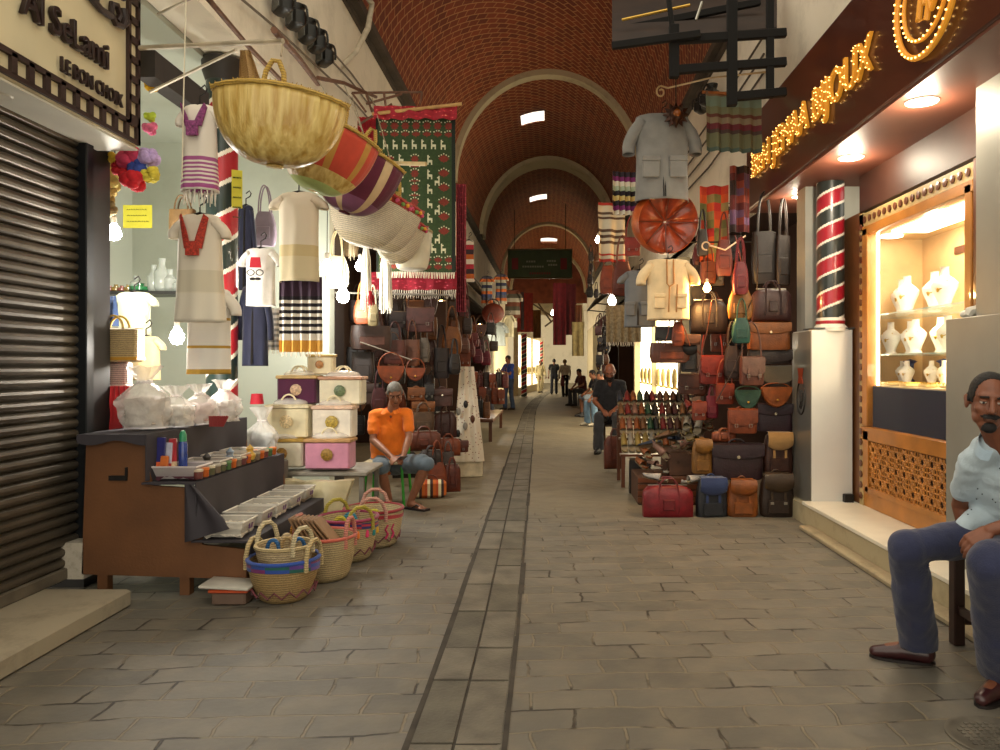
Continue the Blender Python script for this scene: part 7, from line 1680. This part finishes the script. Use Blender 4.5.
# ---- man in orange polo on the green stool
Y = 7.5
J = dict(pelvis=A(388, 462, 7.62), chest=A(389, 430, 7.58), neck=A(392, 409, 7.50), head=A(395, 393.5, 7.44),
    shR=A(374, 415, 7.5), elR=A(373, 440, 7.42), wrR=A(392, 457, 7.22), shL=A(408, 414, 7.5), elL=A(409, 438, 7.36), wrL=A(403, 457, 7.2),
    hipR=A(381, 464, 7.58), knR=A(381, 467, 7.2), anR=A(389, 500, 7.32), toR=A(391, 508, 7.1), hipL=A(396, 464, 7.58), knL=A(427, 464, 7.22), anL=A(411, 498, 7.28), toL=A(430, 506, 7.15))
J['anR'].z = .09; J['anL'].z = .09
person('man in bright orange polo shirt and grey-blue shorts seated on a green stool', J, '8A5A42', 'EA7818', '5A6874', '6A6660', s=1.0, voxel=.008, sleeve='short', leg='knee', face=(.25, -.9, -.55), up=(0, -.4, 1), handdir={'L': ((-.5, -.5, -.1), (0, .3, -1)), 'R': ((.6, -.5, -.1), (0, .3, -1)), 'Rs': -1}, shoes='2A2022', sandals=True, collar='EA7818', curl=.5, hairlen=0)
k = M(); k.box((0, 0, 0), (.07, .14, .01), rot=(R(-20), 0, .5), bev=.003); tag(k.build('mobile_phone', mat('5A4A4A', .3, .1), loc=A(402, 458, 7.1)), 'small dark phone in the hands of the man in orange', 'phone')
t = thing('green_stool', 'bright green metal stool with pale seat under the man in orange', 'stool', (A(388, 508, 7.55).x, 7.55, 0)); k = M(); k.bb((-.2, -.2, .42), (.2, .2, .45), bev=.01); k.build('seat', mat('B8A888', .6, .1), t)
for sx in (-1, 1):
    for sy in (-1, 1): k = M(); k.tube([(sx*.17, sy*.17, .42), (sx*.2, sy*.2, 0)], .014, 8); k.build('leg', mat('2E9A2A', .35, .05, coat=.3), t)
for sx in (-1, 1): k = M(); k.tube([(sx*.17, .18, .42), (sx*.18, .22, .72)], .014, 8); k.build('back_post', mat('2E9A2A', .35, .05, coat=.3), t)
# ---- generic sitters / standers
def sit(label, x, yh, yf, Y, face, **kw):
    fx, fy = face; F = V((fx, fy, 0)).normalized(); Rr = V((F.y, -F.x, 0)); foot = atz(x, yf, 0); base = V((aty(x, yf, Y).x, Y, 0)); s = kw.get('s', 1.0)
    P = base; J = {}
    J['pelvis'] = P+V((0, 0, .53))*s; J['chest'] = P+F*.04+V((0, 0, .80))*s; J['neck'] = P+F*.10+V((0, 0, 1.03))*s; J['head'] = P+F*.17+V((0, 0, 1.15))*s
    for k, q in (('R', 1), ('L', -1)):
        J['sh'+k] = P+F*.08+Rr*q*.19+V((0, 0, .98))*s; J['el'+k] = P+F*.16+Rr*q*.25+V((0, 0, .72))*s; J['wr'+k] = P+F*.38+Rr*q*.10+V((0, 0, .62))*s
        J['hip'+k] = P+Rr*q*.09+V((0, 0, .5))*s; J['kn'+k] = P+F*.45+Rr*q*.15+V((0, 0, .52))*s; J['an'+k] = P+F*.42+Rr*q*.15+V((0, 0, .09)); J['to'+k] = P+F*.6+Rr*q*.16+V((0, 0, .05))
    kw.setdefault('voxel', .014); kw.setdefault('detail', False)
    return person(label, J, kw.pop('skin', '8A5A42'), kw.pop('shirt'), kw.pop('pants'), kw.pop('hair', '1C1614'), face=(fx, fy, kw.pop('tilt', -.35)), **kw)
def stand(label, x, yf, Y, face, h=1.72, **kw):
    fx, fy = face; F = V((fx, fy, 0)).normalized(); Rr = V((F.y, -F.x, 0)); s = h/1.75; P = V((aty(x, yf, Y).x, Y, 0)); J = {}
    J['pelvis'] = P+V((0, 0, .95))*s; J['chest'] = P+V((0, 0, 1.22))*s; J['neck'] = P+F*.02+V((0, 0, 1.47))*s; J['head'] = P+F*.04+V((0, 0, 1.61))*s; ar = kw.pop('arms', 0); st = kw.pop('stride', .08)
    for k, q in (('R', 1), ('L', -1)):
        J['sh'+k] = P+Rr*q*.19+V((0, 0, 1.41))*s; J['el'+k] = P+F*(.03+.1*ar)+Rr*q*.25+V((0, 0, 1.13))*s; J['wr'+k] = P+F*(.12+.22*ar)+Rr*q*(.26-.14*ar)+V((0, 0, .88+.3*ar))*s
        J['hip'+k] = P+Rr*q*.09+V((0, 0, .9))*s; J['kn'+k] = P+F*(.03+q*st*.5)+Rr*q*.1+V((0, 0, .49))*s; J['an'+k] = P+F*q*st+Rr*q*.1+V((0, 0, .09)); J['to'+k] = J['an'+k]+F*.18
    kw.setdefault('voxel', .016)
    return person(label, J, kw.pop('skin', '8A5A42'), kw.pop('shirt'), kw.pop('pants'), kw.pop('hair', '1C1614'), face=(fx, fy, -.2), s=s, detail=False, **kw)
def seat_box(label, p, c='4A3A2A', nm='low_stool'):
    t = thing(nm, label, 'stool', (p[0], p[1], 0)); k = M(); k.bb((-.18, -.18, .40), (.18, .18, .43), bev=.01); k.build('seat', mat(c, .6, .2), t)
    for sx in (-1, 1):
        for sy in (-1, 1): k = M(); k.bb((sx*.15-.015, sy*.15-.015, 0), (sx*.15+.015, sy*.15+.015, .40)); k.build('leg', mat(c, .6, .2), t)
sit('bald bearded man in black T-shirt sitting left of the slipper rack', 611, 380, 425, 12.3, (-.2, -1), shirt='16161A', pants='3A3A3C', bald=2, beard=3, detail=True, voxel=.010, skin='8A5238', tilt=-.6, shoes='2A2A2A', torso_w=1.25, s=1.12)
seat_box('low dark stool under the man in black', (aty(613, 425, 12.3).x, 12.3))
sit('person in black top and blue shorts sitting with legs out in the lane', 598, 360, 410, 20.5, (-.9, -.35), shirt='1C1E2A', pants='7A8694', leg='knee', shoes='26262A')
seat_box('pale low stool under the person in blue shorts', (aty(598, 410, 20.5).x, 20.5), '8A7A5A')
sit('person in blue shirt and light jeans sitting behind the man in black', 606, 370, 415, 17.5, (-.8, -.5), shirt='2A4A9A', pants='6A8AA8', shoes='B0A898')
seat_box('wooden low stool under the person in light jeans', (aty(606, 415, 17.5).x, 17.5), '7A6A4A')
sit('person in dark maroon top sitting far down on the right', 583, 365, 400, 26, (-.8, -.5), shirt='4A1A1E', pants='2A2A30', shoes='1A1A1A')
seat_box('dark low stool under the person in maroon', (aty(583, 400, 26).x, 26), '3A3A3A')
stand('person in blue T-shirt and jeans standing at the left shops with arms raised', 509, 398, 23.5, (-.7, -.6), 1.72, shirt='2448A8', pants='30405A', arms=1.2, voxel=.014)
stand('person in pale shirt and dark trousers bending over the left stall goods', 489, 404, 19.5, (-.8, -.2), 1.7, shirt='A89A80', pants='2A2A34', arms=1, voxel=.014)
stand('person in black clothes walking away in the middle of the lane', 554, 391, 36, (.1, 1), 1.72, shirt='16181E', pants='1E2230', stride=.15)
stand('person in white top and black trousers at the right side of the lane', 565, 394, 33, (-.3, 1), 1.66, shirt='D8CDB4', pants='16161A', sleeve='long', hair='8A6A3A', hairlen=1.5)
stand('person in long pale clothing before the bright far shop', 540, 391, 38, (.4, -1), 1.66, shirt='D8CCA0', pants='CFC29A', sleeve='long', hair='6A5A40')
bag('bucket', 560.5, 377, 564, 386, 32.5, 'B01A1E', 'bright red handbag carried by the person in white', hang=True)
